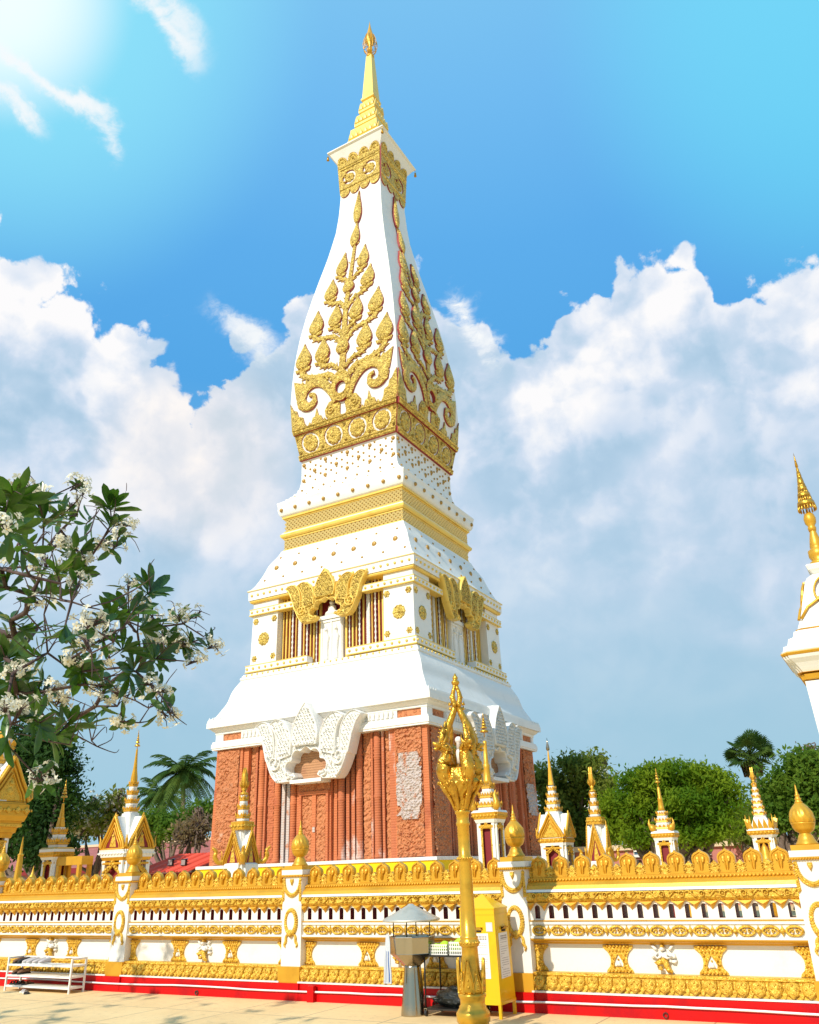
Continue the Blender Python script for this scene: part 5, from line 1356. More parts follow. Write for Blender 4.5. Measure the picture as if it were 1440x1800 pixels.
for k in (0, 3):
    b = MB(); hw_ = A.w(53, 1092); mp = side(A.x, A.y, k, hw_*1.0)
    z0, z1 = A.z(1092), A.z(1014); H = z1-z0
    tap = lambda u, v, t: mp(u*(1-.4*(v-z0)/H), v, t-hw_*.38*(v-z0)/H)
    b.ribbon([(-hw_*.95, z0)]+smoothline([(-hw_*.75, z0+H*.25), (-hw_*.2, z0+H*.5), (0, z0+H*.95)], 5), .06, .05, tap); b.ribbon([(hw_*.95, z0)]+smoothline([(hw_*.75, z0+H*.25), (hw_*.2, z0+H*.5), (0, z0+H*.95)], 5), .06, .05, tap)
    b.ribbon([(hw_*.5*math.cos(a), z0+H*.6+H*.3*math.sin(a)) for a in [R(x) for x in range(0, 361, 20)]], .05, .05, tap)
    b.build('gold_line_ornament', ['gold'], r)

# small gold bulb finials behind the wall
for i, (px, pyb, pyt, hw, Y, lab) in enumerate([(54, 1560, 1522, 7.5, 13.5, 'small gold bulb finial between the left shrines'), (28, 1560, 1471, 8, 13, 'slim gold obelisk beside the left edge shrine')]):
    A = Ax(px, pyb, Y); r = thing('gold_finial', (A.x, A.y, 0), lab, 'finial')
    if i == 0: rod(A, r, [(1560, 4), (1556, 7), (1548, 8), (1543, 7), (1537, 3), (1533, 2), (1528, 1), (1522, .3)], 'bulb', 'gold', 14, False)
    else: rod(A, r, [(1600, 8), (1560, 8), (1505, 5), (1503, 6), (1500, 3), (1485, 2), (1471, .4)], 'shaft', 'gold', 8, True)
    b = MB(); w_ = A.w(8, 1560, False); b.lathe([(w_*1.1, 0), (w_, A.z(1560)+.02)], 12, (A.x, A.y, 0)); b.build('post', ['wall_white'], r)

# ------------------------------------------------------------------ buildings behind
def long_hall(name, label, px0, px1, py_r0, py_e, Y, mats, windows=(), roof=True, gab=None):
    P0, P1 = at(px0, py_r0, Y), at(px1, py_r0, Y); A = Ax((px0+px1)/2, py_r0, Y); zr = (Ax((px0+px1)/2, py_r0, Y+3.2) if roof else A).z(py_r0); ze = A.z(py_e)
    x0, x1 = P0[0], P1[0]; r = thing(name, ((x0+x1)/2, Y, 0), label, 'building')
    if roof:
        b = MB(); b.box(x0+.3, x1-.3, Y+.4, Y+6, 0, ze+.05); b.build('wall', ['wall_pink'], r)
        b = MB(); V = [(x0, Y, ze), (x1, Y, ze), (x1, Y+3.2, zr), (x0, Y+3.2, zr), (x0, Y+6.4, ze), (x1, Y+6.4, ze)]; b.add(V, [(0, 1, 2, 3), (3, 2, 5, 4), (0, 3, 4), (1, 5, 2)]); b.build('tiled_roof', [mats[0]], r)
        b = MB(); b.box(x0-.1, x1+.1, Y+3.05, Y+3.35, zr-.02, zr+.14); b.build('ridge_cap', ['cream'], r)
        b = MB(); b.box(x0, x1, Y-.02, Y+.1, ze-.32, ze-.005); b.build('fascia', ['maroon'], r)
    else:
        b = MB(); b.box(x0, x1, Y, Y+6, 0, zr); b.build('wall', ['wall_pink'], r)
        b = MB(); b.box(x0-.1, x1+.1, Y-.15, Y+6.1, zr+.001, zr+.22); b.build('cream_coping', ['cream'], r)
    for px, pt, pb, hw in windows:
        c = at(px, (pt+pb)/2, Y); A2 = Ax(px, pb, Y); z0, z1 = A2.z(pb), A2.z(pt); w_ = A2.w(hw, pb, False)
        b = MB()
        for a0, a1, c0, c1 in ((-w_, -w_*.8, z0, z1), (w_*.8, w_, z0, z1), (-w_*.8, w_*.8, z1-.1, z1), (-w_*.8, w_*.8, z0, z0+.1)): b.box(A2.x+a0, A2.x+a1, Y-.12, Y, c0, c1)
        wn = b.build('window', ['plastic_white'], r)
        b = MB(); b.box(A2.x-w_*.8, A2.x+w_*.8, Y-.06, Y+.001, z0+.1, z1-.1); b.build('pane', ['glass_blue'], wn)
        b = MB(); b.box(A2.x-w_*.9, A2.x+w_*.9, Y-.45, Y, z0-.55, z0-.1); b.box(A2.x-w_*1.0, A2.x+w_*1.0, Y-.5, Y, z0-.6, z0-.56); b.build('air_conditioner', ['steel_dark'], wn)
    return r, (x0, x1, zr, ze)
long_hall('cloister_hall', 'low hall with a rose tiled roof and cream ridge behind the left shrines', -160, 385, 1492, 1527, 40, ('roof_pink',))
rr_, (x0, x1, zr, ze) = long_hall('pink_hall', 'pink walled building with blue windows behind the trees on the right', 1010, 1560, 1487, 1530, 38, ('roof_pink',), windows=[(1045, 1495, 1508, 5), (1122, 1493, 1507, 6), (1246, 1488, 1503, 5.5), (1319, 1478, 1490, 6), (1390, 1476, 1489, 6)], roof=False)
b = MB(); g0 = at(1195, 1500, 41)[0]; g1 = at(1345, 1500, 41)[0]; zt = Ax(1290, 1436, 44).z(1438); b.add([(g0, 38.5, zr+.25), (g1, 38.5, zr+.25), (g1, 44, zt), (g0, 44, zt), (g0, 49, zr+.25), (g1, 49, zr+.25)], [(0, 1, 2, 3), (3, 2, 5, 4), (0, 3, 4), (1, 5, 2)]); b.build('tiled_roof', ['roof_pink'], rr_)
# red metal shed
A = Ax(312, 1520, 27); r = thing('red_shed', (A.x, A.y, 0), 'small shed with a bright red corrugated metal roof carrying two floodlights', 'shed')
x0, x1 = at(262, 1520, 27)[0], at(362, 1520, 27)[0]; zr, ze = A.z(1505)+.1, A.z(1534)
b = MB(); n_ = 40; V = []
for i in range(n_+1):
    x = x0+(x1-x0)*i/n_; d = .05 if i % 2 else 0
    V += [(x-.6 if False else x, 26.0, ze+d), (x+.0, 28.6, zr+d)]
b.add(V, [(2*i, 2*i+2, 2*i+3, 2*i+1) for i in range(n_)]); b.build('corrugated_roof', ['roof_red'], r)
b = MB(); b.box(x0+.2, x1-.2, 26.3, 28.6, 0, ze-.02); b.build('wall', ['maroon'], r)
for px in (302, 325):
    A2 = Ax(px, 1522, 26.8); z = A2.z(1522); x = A2.x; w_ = A2.w(5.5, 1515, False)
    t = thing('floodlight', (x, A2.y, z-.1), 'left of the two floodlights on the red shed roof' if px == 302 else 'right of the two floodlights on the red shed roof', 'floodlight', 'floodlights on the red shed roof')
    b = MB(); b.tube([(x, A2.y+.1, z-.25), (x, A2.y, z+.02)], .03, 6); b.build('bracket', ['black'], t)
    b = MB(); b.box(x-w_, x+w_, A2.y-.1, A2.y-.02, z, z+2*w_); b.build('housing', ['black'], t)
    b = MB(); b.box(x-w_*.8, x+w_*.8, A2.y-.115, A2.y-.101, z+w_*.25, z+w_*1.75); b.build('lens', ['paper_ink'], t)
    b = MB(); s_ = w_*.9; b.add([(x-w_*2.9, A2.y+.1, z+w_*.3), (x-w_*1.6, A2.y+.1, z-w_*.1), (x-w_*2.1, A2.y+.4, z+w_*2.2), (x-w_*3.4, A2.y+.4, z+w_*2.2)], [(0, 1, 2, 3)]); b.add([(x-w_*2.9, A2.y+.14, z+w_*.25), (x-w_*1.6, A2.y+.14, z-w_*.15), (x-w_*2.1, A2.y+.44, z+w_*2.15), (x-w_*3.4, A2.y+.44, z+w_*2.15)], [(3, 2, 1, 0)]); b.tube([(x-w_*2.3, A2.y+.2, z-.2), (x-w_*2.3, A2.y+.25, z+w_)], .02, 5); b.build('solar_panel', ['glass_blue'], t)
# white roofed turret above the trees
A = Ax(1045, 1400, 60); z0 = A.z(1348); r = thing('far_turret', (A.x, 60, 0), 'white topped turret peeping over the trees right of the tower', 'turret')
b = MB(); b.box(A.x-1.2, A.x+.9, 59, 61, 0, A.z(1332)); b.build('shaft', ['plastic_white'], r); b = MB(); b.lathe([(.5, A.z(1350)), (.35, A.z(1336)), (.0, A.z(1327))], 4, (A.x+1.1, 59, 0)); b.build('dark_gablet', ['steel_dark'], r)

# ------------------------------------------------------------------ trees
def leaf_cards(b, pts, nrm, size, asp=.45, seed=0, mi=0, droop=.0):
    rg = np.random.default_rng(seed); n = len(pts); pts = np.asarray(pts)
    d = rg.normal(size=(n, 3)); d[:, 2] -= droop; d /= np.linalg.norm(d, axis=1, keepdims=True)
    nn = np.asarray(nrm)+rg.normal(size=(n, 3))*.7; s_ = np.cross(d, nn); s_ /= np.linalg.norm(s_, axis=1, keepdims=True)+1e-9
    L = size*rg.uniform(.6, 1.35, n)[:, None]; Wd = L*asp
    a = pts-d*L*.5; c = pts+d*L*.5; l = pts+s_*Wd*.5; r_ = pts-s_*Wd*.5
    V = np.stack([a, l, c, r_], 1).reshape(-1, 3)
    o = b.n; b.v.extend(map(tuple, V.tolist())); b.n += 4*n
    b.f.extend([(o+4*i, o+4*i+1, o+4*i+2, o+4*i+3) for i in range(n)]); b.m.extend([mi]*n); b.sm.extend([False]*n)
def crown_pts(blobs, n, per, spread, seed, flat=1.0):
    rg = np.random.default_rng(seed); vol = np.array([bl[3]*bl[4]*bl[5] for bl in blobs])**(2/3); cnt = (n*vol/vol.sum()).astype(int)
    P, N = [], []
    for bl, c in zip(blobs, cnt):
        R_ = np.array(bl[3:6]); m = 14; nc = max(m, c//per)
        sd = rg.normal(size=(m, 3)); sd[:, 2] = np.abs(sd[:, 2])*.9-.35; sd /= np.linalg.norm(sd, axis=1, keepdims=True)
        sc_ = np.array(bl[:3])+sd*R_*rg.uniform(.42, .80, m)[:, None]; sr = rg.uniform(.28, .46, m)
        k = rg.integers(0, m, nc); d = rg.normal(size=(nc, 3)); d[:, 2] = d[:, 2]*.8+.25; d /= np.linalg.norm(d, axis=1, keepdims=True)
        rad = rg.uniform(.55, 1.05, nc)**.7; rad[rg.random(nc) < .06] *= 1.3
        cc = sc_[k]+d*(rad*sr[k])[:, None]*R_
        for j in range(nc):
            q = rg.normal(size=(per, 3))*spread*np.array((1, 1, .55*flat)); P.append(cc[j]+q); N.append(np.tile(d[j]+np.array((0, 0, .8)), (per, 1)))
    return np.concatenate(P), np.concatenate(N)
def limbs(b, root, tops, r0, seed=0):
    rg = random.Random(seed); root = Vector(root)
    for t in tops:
        t = Vector(t); mid = root.lerp(t, .5)+Vector((rg.uniform(-.4, .4), rg.uniform(-.4, .4), -.3)); P = smoothline([tuple(root), tuple(mid), tuple(t)], 5); n_ = len(P)
        b.tube(P, [r0*(1-.85*i/(n_-1)) for i in range(n_)], 6)
def tree(name, label, px, py, Y, blobs_px, n, leafm, size, per=14, spread=.35, seed=1, trunk=.25, cat='tree', group=None, bare=0, droop=0, asp=.45):
    """blobs in photo pixels: (px, py, rx, ry[, dY])"""
    A = Ax(px, py, Y); r = thing(name, (A.x, A.y, 0), label, cat, group)
    bl = []
    for q in blobs_px:
        dY = q[4] if len(q) > 4 else 0; P = at(q[0], q[1], Y+dY); s_ = depth(P)/F_PX; bl.append((P[0], P[1], P[2], q[2]*s_, q[2]*s_*.9, q[3]*s_))
    P, N = crown_pts(bl, n, per, spread, seed); b = MB(); leaf_cards(b, P, N, size, asp, seed, 0, droop); b.build('crown', [leafm], r)
    b = MB(); zb = max(.8, min(q[2] for q in bl)*.55); b.tube([(A.x, A.y, 0), (A.x+.1, A.y, zb*.5), (A.x, A.y, zb)], [trunk*1.3, trunk, trunk*.85], 10); rg = random.Random(seed)
    tops = [(q[0]+rg.uniform(-.5, .5)*q[3], q[1]+rg.uniform(-.5, .5)*q[4], q[2]+rg.uniform(-.2, .7)*q[5]) for q in bl for _ in range(3)]; limbs(b, (A.x, A.y, zb*.95), tops, trunk*.6, seed)
    if bare:
        for i in range(bare):
            q = bl[rg.randrange(len(bl))]; a = Vector((q[0], q[1], q[2])); d = Vector((rg.gauss(0, 1), rg.gauss(0, .7), rg.gauss(.3, .8))).normalized(); e = a+Vector((d.x*q[3], d.y*q[4], d.z*q[5]))*1.15
            m_ = a.lerp(e, .55)+Vector((rg.uniform(-.3, .3), 0, rg.uniform(-.2, .4))); b.tube(smoothline([tuple(a), tuple(m_), tuple(e)], 3), [.05]*3+[.035]*3+[.015], 5)
    b.build('trunk', ['bark'], r)
    return r, bl
tree('evergreen_tree', 'tall dark evergreen behind the left shrines', 85, 1500, 22, [(70, 1440, 62, 70), (95, 1350, 45, 50), (60, 1380, 50, 60), (30, 1330, 55, 50), (85, 1500, 50, 45), (20, 1440, 60, 70), (105, 1420, 36, 80), (40, 1400, 50, 60), (75, 1320, 55, 36), (60, 1490, 80, 36), (-30, 1470, 70, 60)], 38000, 'leaf_dark', .20, 18, .24, 3, .3)
fr_, bl = tree('frangipani_tree', 'distant frangipani covered with white blossom, left of the gabled shrine', 172, 1490, 26, [(165, 1435, 34, 35), (190, 1450, 26, 38), (148, 1460, 26, 34), (205, 1410, 14, 20)], 2600, 'leaf_olive', .26, 6, .3, 5, .16, bare=50)
P, N = crown_pts(bl, 3000, 5, .16, 44); b = MB(); leaf_cards(b, P, N, .17, .8, 5); b.build('blossom', ['petal'], fr_)
tree('shrubby_tree', 'rounded green tree below the coconut palms', 300, 1500, 36, [(268, 1455, 26, 32), (300, 1462, 30, 30), (262, 1485, 22, 20), (330, 1452, 34, 34), (362, 1438, 22, 40)], 9000, 'leaf_mid', .24, 14, .35, 8, .25)
tree('leafless_tree', 'half bare brown tree beside the left corner of the brick base', 340, 1500, 31, [(335, 1475, 32, 26), (352, 1450, 20, 26)], 900, 'leaf_dry', .2, 6, .4, 9, .2, bare=110)
tree('feathery_tree', 'feathery green tree rising just right of the brick tower base', 1010, 1500, 42, [(1000, 1400, 48, 40), (1030, 1350, 30, 30), (960, 1380, 34, 38), (1050, 1400, 30, 42), (985, 1450, 45, 50), (1005, 1345, 24, 20), (1045, 1470, 40, 44)], 16000, 'leaf_olive', .25, 14, .34, 11, .35, droop=.5)
tree('rain_tree', 'broad round bright green tree in the middle of the right side', 1185, 1510, 27, [(1185, 1420, 80, 52), (1120, 1420, 52, 44), (1245, 1430, 56, 50), (1190, 1365, 62, 32), (1130, 1375, 40, 26), (1248, 1385, 40, 30), (1100, 1450, 44, 40), (1270, 1400, 34, 28), (1215, 1470, 74, 34), (1140, 1472, 60, 32), (1155, 1375, 40, 22), (1085, 1420, 28, 30)], 50000, 'leaf_bright', .165, 12, .18, 13, .35, droop=.35, asp=.35)
tree('tamarind_tree', 'tall soft green tree behind the right hand wall finial', 1400, 1500, 33, [(1400, 1400, 46, 50), (1440, 1380, 50, 60), (1375, 1430, 32, 40), (1420, 1350, 40, 32), (1370, 1390, 24, 36), (1460, 1440, 60, 40), (1385, 1445, 30, 28)], 15000, 'leaf_mid', .2, 16, .32, 17, .35, droop=.3)
tree('tamarind_tree', 'pale dry palm like tree left of the tall soft green tree', 1318, 1500, 37, [(1318, 1440, 26, 34), (1308, 1470, 22, 24)], 2600, 'leaf_olive', .30, 8, .3, 18, .2, droop=1.0, asp=.2)
def frond(b, c, az, L, lift, droop, m_leaf=1, nl=26, ll=.55, mi=0):
    d = Vector((math.cos(az), math.sin(az), 0)); P = []
    for i in range(nl+1):
        t = i/nl; P.append(Vector(c)+d*(L*t*(1-.12*t))+Vector((0, 0, L*(lift*t-droop*t*t))))
    b.tube([tuple(p) for p in P[::3]], [.035*(1-i/(nl/3+1))+.006 for i in range(len(P[::3]))], 4, mi)
    s_ = Vector((-d.y, d.x, 0))
    for i in range(2, nl):
        t = i/nl; l = ll*math.sin(math.pi*(.12+.82*t))**.6; tg = (P[i+1]-P[i]).normalized()
        for sg in (-1, 1):
            e = P[i]+(s_*sg*.75+tg*.55+Vector((0, 0, -.30-rnd.random()*.25))).normalized()*l; w_ = tg*.05
            m_ = (P[i]+e)/2+Vector((0, 0, .06)); b.add([tuple(P[i]-w_), tuple(m_-w_*1.3), tuple(e), tuple(m_+w_*1.3), tuple(P[i]+w_)], [(0, 1, 2, 3, 4)], mi)
def coconut(px, py, Y, label, L, seed, n=24):
    A = Ax(px, py, Y); z = A.z(py); r = thing('coconut_palm', (A.x, A.y, 0), label, 'palm', 'coconut palms left of the tower'); rg = random.Random(seed)
    b = MB(); c = (A.x, A.y, z); rs = []
    b.tube([(A.x+.5, A.y, 0), (A.x+.3, A.y, z*.5), c], [.22, .17, .14], 10); b.build('trunk', ['palmtrunk'], r)
    b = MB()
    for i in range(n):
        az = i*2.39996+rg.uniform(-.2, .2); q = i/n; frond(b, c, az, L*rg.uniform(.85, 1.08), 1.0-1.35*q+rg.uniform(-.1, .1), .55+.35*q, nl=26, ll=L*.24)
    b.build('fronds', ['leaf_palm'], r)
    b = MB()
    for i in range(8): b.lathe([(.02, -.17), (.11, -.12), (.13, 0), (.09, .1), (0, .14)], 8, (c[0]+.28*math.cos(i*.8), c[1]+.28*math.sin(i*.8), c[2]-.3-.1*(i % 3)))
    b.build('coconuts', ['leaf_olive'], r)
coconut(323, 1358, 44, 'taller coconut palm just left of the brick tower base', 3.0, 3, 34)
coconut(281, 1398, 50, 'shorter coconut palm half hidden behind the taller one', 2.9, 4, 26)
# fan palm
A = Ax(1320, 1338, 46); z = A.z(1336); r = thing('fan_palm', (A.x, A.y, 0), 'palmyra fan palm with a ball shaped crown rising over the right trees', 'palm')
b = MB(); b.tube([(A.x+.3, A.y, 0), (A.x, A.y, z)], [.3, .2], 10); b.build('trunk', ['palmtrunk'], r)
b = MB(); rg = random.Random(5)
for i in range(46):
    d = Vector((rg.gauss(0, 1), rg.gauss(0, 1), rg.gauss(.25, .75))).normalized(); L = .70; c = Vector((A.x, A.y, z+.35))+d*L
    b.tube([(A.x, A.y, z+.2), tuple(c)], .02, 4)
    s_ = d.cross(Vector((0, 0, 1))); s_ = s_.normalized() if s_.length > .1 else Vector((1, 0, 0)); u_ = s_.cross(d); u_ = (u_+d*.1*rg.uniform(-1, 1)).normalized(); s_ = (s_+u_*rg.uniform(-.8, .8)).normalized()
    for j in range(15):
        a = R(-105+15*j); e = c+(d*math.cos(a)+s_*math.sin(a))*.62+Vector((0, 0, -.06)); a2 = R(-105+15*j+6); e2 = c+(d*math.cos(a2)+s_*math.sin(a2))*.42; a3 = R(-105+15*j-6); e3 = c+(d*math.cos(a3)+s_*math.sin(a3))*.42
        b.add([tuple(c), tuple(e3), tuple(e), tuple(e2)], [(0, 1, 2, 3)])
b.build('fan_leaves', ['leaf_palm'], r)
b = MB()
for i in range(22): a = i*2.4; b.tube([(A.x, A.y, z+.1), (A.x+.5*math.cos(a), A.y+.5*math.sin(a), z-.25), (A.x+.42*math.cos(a), A.y+.42*math.sin(a), z-.8)], [.03, .05, .04], 4)
b.build('dead_leaf_skirt', ['leaf_dry'], r)
# thin bare tree against the sky at far right
tree('bare_tree', 'thin bare branched tree at the upper right edge behind the green tree', 1425, 1500, 48, [(1425, 1335, 20, 24)], 60, 'leaf_dry', .2, 3, .4, 29, .15, bare=60)
# ------------------------------------------------------------------ lamp post
A = Ax(833, 1800, 9.25)
lamp = thing('lamp_post', (A.x, A.y, 0), 'golden lamp post crowned with serpent heads and a white bulb, before the wall', 'lamp post')
LC = (A.x, A.y, 0)
def lz(py): return A.z(py)
def lw(h, py): return A.w(h, py, False)
def lrow(rows): return [(lw(h, py), lz(py)) for py, h in rows]
b = MB()
w0 = lw(27, 1800); b.lathe([(w0*1.25, 0), (w0*1.25, .05), (w0*1.1, .08), (w0*1.0, lz(1800)*.5)]+lrow([(1800, 27), (1797, 27.5), (1795, 29.5), (1780, 30), (1777, 28), (1771, 24), (1768, 24), (1765, 21.5), (1756, 22), (1751, 24.5), (1747, 24.5), (1745, 22)]), 40, LC)
b.build('pedestal', ['gold_lamp'], lamp)
b = MB()
b.lathe(lrow([(1746, 21), (1735, 19), (1720, 17.5), (1700, 16), (1680, 14.8), (1665, 14), (1664, 15), (1662, 17), (1657, 17.6), (1653, 16.8), (1651, 15), (1649, 15.5), (1647, 16), (1645, 13.4), (1600, 12.6), (1550, 11.4), (1516, 10.6), (1514, 11), (1512, 12.6), (1509, 13), (1506, 12.4), (1504, 10.6), (1480, 10.4), (1452, 10.6), (1450, 12), (1447, 12.4), (1444, 11), (1432, 11), (1430, 13), (1426, 13.4), (1424, 12)]), 32, LC)
pole = b.build('pole', ['gold_lamp'], lamp)
b = MB()
def on_pole(ang, r0, lean=0):
    def mp(u, v, t):
        r = r0+t+lean*(v-zb0); a = ang+u/max(r0, .02); return (LC[0]+r*math.cos(a), LC[1]+r*math.sin(a), v)
    return mp
zb0 = lz(1745)
for i in range(8):
    mp = on_pole(2*math.pi*i/8+.2, lw(20, 1740), -.12 if i % 2 else .02)
    hh = (lz(1684)-zb0)*(1 if i % 2 == 0 else .62); wd = lw(8.5, 1740)
    b.pillow(smoothline([(-wd, zb0), (-wd*.95, zb0+hh*.25), (-wd*.55, zb0+hh*.6), (0, zb0+hh), (wd*.55, zb0+hh*.6), (wd*.95, zb0+hh*.25), (wd, zb0)], 3), .022, mp, c=(0, zb0+hh*.35))
    b.ribbon(smoothline([(-wd, zb0), (-wd*.95, zb0+hh*.25), (-wd*.5, zb0+hh*.62), (0, zb0+hh), (wd*.5, zb0+hh*.62), (wd*.95, zb0+hh*.25), (wd, zb0)], 3), .010, .032, mp)
    for q in range(3): b.dome(0, zb0+hh*(.2+.2*q), wd*.3*(1-.2*q), .035, mp)
b.build('acanthus_collar', ['gold_lamp'], lamp)
b = MB()
for py in (1657, 1509):
    for i in range(18): a = 2*math.pi*i/18; r = lw(17 if py > 1600 else 12.8, py); b.lathe([(0, -.016), (.013, -.008), (.015, 0), (.013, .008), (0, .016)], 6, (LC[0]+r*math.cos(a), LC[1]+r*math.sin(a), lz(py)))
b.build('beaded_ring', ['gold_lamp'], lamp)
# carved cup below the serpents
def bump(a, z): return 1+.07*math.sin(a*8+z*20)+.04*math.sin(a*16-z*60)
b = MB(); b.lathe([(lw(h, py), lz(py)) for py, h in smoothline([(1425, 12), (1415, 14.5), (1402, 20), (1390, 27), (1380, 32), (1374, 32), (1366, 26), (1350, 20)], 4)], 64, LC, fn=bump)
for i in range(8):
    a = 2*math.pi*i/8; 
    P = [(LC[0]+lw(h, py)*math.cos(a+d), LC[1]+lw(h, py)*math.sin(a+d), lz(py)) for py, h, d in ((1425, 13, 0), (1405, 21, .1), (1390, 30, .15), (1380, 36, .1), (1376, 39, 0), (1380, 41, -.05))]
    b.tube(smoothline(P, 3), [.012+.010*math.sin(math.pi*j/16) for j in range(16)], 7)
    for j in range(4): P1 = smoothline(P, 3)[4+3*j]; b.lathe([(0, -.025), (.022, -.01), (.024, .01), (0, .03)], 7, P1)
b.build('carved_cup', ['gold_dark'], lamp)
# four serpents
PH = R(52)
for i in range(4):
    a = PH+i*math.pi/2; d = np.array((math.cos(a), math.sin(a), 0)); s_ = np.array((-d[1], d[0], 0))
    p = lambda h, py, sd=0: tuple(np.array(LC)+d*lw(h, py)+s_*lw(sd, py)+np.array((0, 0, lz(py))))
    b = MB()
    P = smoothline([p(10, 1392), p(26, 1374), p(33, 1352), p(26, 1334), p(22, 1322), p(28, 1313), p(36, 1312)], 4); n_ = len(P)
    b.tube(P, [lw(v, 1350) for v in np.interp(np.linspace(0, 1, n_), [0, .3, .5, .7, .85, 1], [8, 12.5, 12, 9, 8.5, 7])], 12)
    for j in range(2, n_-4, 1):
        q = Vector(P[j]); o_ = (Vector(P[min(j+1, n_-1)])-Vector(P[j-1])).normalized(); 
        b.tube([tuple(q+Vector(s_)*.055*k_ + Vector(d)*.058*math.sqrt(max(0, 1-k_*k_))) for k_ in (-.9, -.5, 0, .5, .9)], .008, 5)
    # head: skull, two jaws, eyes, crest and horns
    hd = Vector(p(38, 1311))
    b.tube([tuple(hd-Vector(d)*.04), tuple(hd), tuple(hd+Vector(d)*.05+Vector((0, 0, .012))), tuple(hd+Vector(d)*.085+Vector((0, 0, .03)))], [.045, .042, .028, .010], 10)
    b.tube([tuple(hd+Vector((0, 0, -.025))), tuple(hd+Vector(d)*.05+Vector((0, 0, -.045))), tuple(hd+Vector(d)*.075+Vector((0, 0, -.04)))], [.03, .02, .006], 8)
    for sg in (-1, 1):
        e = hd+Vector(s_)*sg*.032+Vector((0, 0, .028)); b.lathe([(0, -.014), (.013, -.006), (.014, .004), (0, .014)], 8, tuple(e))
        P2 = smoothline([tuple(hd+Vector(s_)*sg*.03-Vector(d)*.03), tuple(hd+Vector(s_)*sg*.055-Vector(d)*.06+Vector((0, 0, .05))), tuple(hd+Vector(s_)*sg*.04-Vector(d)*.09+Vector((0, 0, .12)))], 3); b.tube(P2, [.016, .018, .018, .016, .012, .008, .003], 7)
        for q in range(3): P2 = [tuple(hd+Vector(s_)*sg*.035-Vector(d)*(.02+.03*q)+Vector((0, 0, -.02*q))), tuple(hd+Vector(s_)*sg*(.075)-Vector(d)*(.05+.03*q)+Vector((0, 0, .02-.03*q)))]; b.tube(P2, [.016, .003], 6)
    cr = smoothline([tuple(hd-Vector(d)*.03+Vector((0, 0, .03))), tuple(hd-Vector(d)*.045+Vector((0, 0, .12))), tuple(hd-Vector(d)*.075+Vector((0, 0, .20))), tuple(hd-Vector(d)*.10+Vector((0, 0, .30)))], 4)
    b.tube(cr, [.030, .034, .036, .036, .034, .032, .03, .027, .024, .020, .015, .009, .003], 8)
    for q in range(4): c0 = Vector(cr[2+2*q]); b.tube([tuple(c0), tuple(c0+Vector(d)*.05+Vector((0, 0, .035)))], [.016, .003], 5)
    for j in range(3, n_-5, 2):
        q = Vector(P[j]); t_ = (Vector(P[j+1])-Vector(P[j-1])).normalized(); o_ = t_.cross(Vector(s_))
        for sg in (-1, 1): o2 = (o_*.6*(1 if o_.dot(Vector(d)) > 0 else -1)+Vector(s_)*sg).normalized(); b.tube([tuple(q+o2*.05), tuple(q+o2*.085+t_*.03), tuple(q+o2*.07+t_*.07)], [.022, .016, .003], 6)
    # curls on the breast
    for q, (h_, py_) in enumerate(((38, 1362), (41, 1350), (38, 1338))):
        c0 = Vector(p(h_, py_)); sp = [tuple(c0+Vector(s_)*(.035*(1-j/14)*math.cos(R(j*35)))+Vector((0, 0, .035*(1-j/14)*math.sin(R(j*35))))) for j in range(12)]; b.tube(sp, .009, 5)
    b.build('serpent', ['gold_dark'], lamp)
b = MB()
for sg in (-1, 1):
    s_ = np.array((.86, .5, 0))*sg; p = lambda h, py: tuple(np.array(LC)+s_*lw(h, py)+np.array((0, 0, lz(py))))
    P = smoothline([p(15, 1345), p(23, 1318), p(22, 1292), p(15, 1272), p(8, 1256), p(3.5, 1244), p(2, 1236)], 5); n_ = len(P)
    b.tube(P, [lw(v, 1290) for v in np.interp(np.linspace(0, 1, n_), [0, .2, .5, .8, 1], [7, 7.5, 6.8, 5.2, 5])], 12)
    P = smoothline([p(2, 1240), p(6, 1230), p(5.5, 1219), p(2.5, 1209), p(1, 1202)], 4); b.tube(P, [lw(v, 1220) for v in np.interp(np.linspace(0, 1, len(P)), [0, .3, .7, 1], [5, 4.6, 3.4, 3])], 9)
    for h_, py_ in ((13, 1238), (10, 1226), (12, 1246)):
        c0 = Vector(p(h_, py_)); b.tube([tuple(c0-Vector(s_)*.03), tuple(c0), tuple(c0+Vector((0, 0, .035)))], [.022, .020, .003], 7)
    for k_ in (-1, 1): c0 = Vector(p(4, 1240))+Vector((-s_[1], s_[0], 0))*.04*k_; b.lathe([(0, -.04), (.03, -.01), (.026, .02), (0, .045)], 8, tuple(c0))
b.build('serpent_arch', ['gold_dark'], lamp)
b = MB(); b.lathe(lrow([(1206, 2.5), (1204, 5.5), (1200, 7.5), (1197, 6), (1196, 4), (1194, 4.4), (1192, 5), (1189, 3.6), (1187, 2.2), (1185, 1.6), (1183, 0)]), 14, LC)
b.build('bud_finial', ['gold_dark'], lamp)
b = MB(); b.lathe(lrow([(1342, 5), (1330, 6), (1322, 5.5), (1318, 4.6)]), 14, LC); b.build('bulb_holder', ['plastic_white'], lamp)
b = MB(); b.lathe([(lw(4.2, 1316)*1.0, lz(1318))]+[(lw(6.3, 1300)*math.sin(R(a)), lz(1301)-lw(6.3, 1300)*math.cos(R(a))) for a in range(40, 181, 14)], 20, LC); b.build('light_bulb', ['bulb'], lamp)

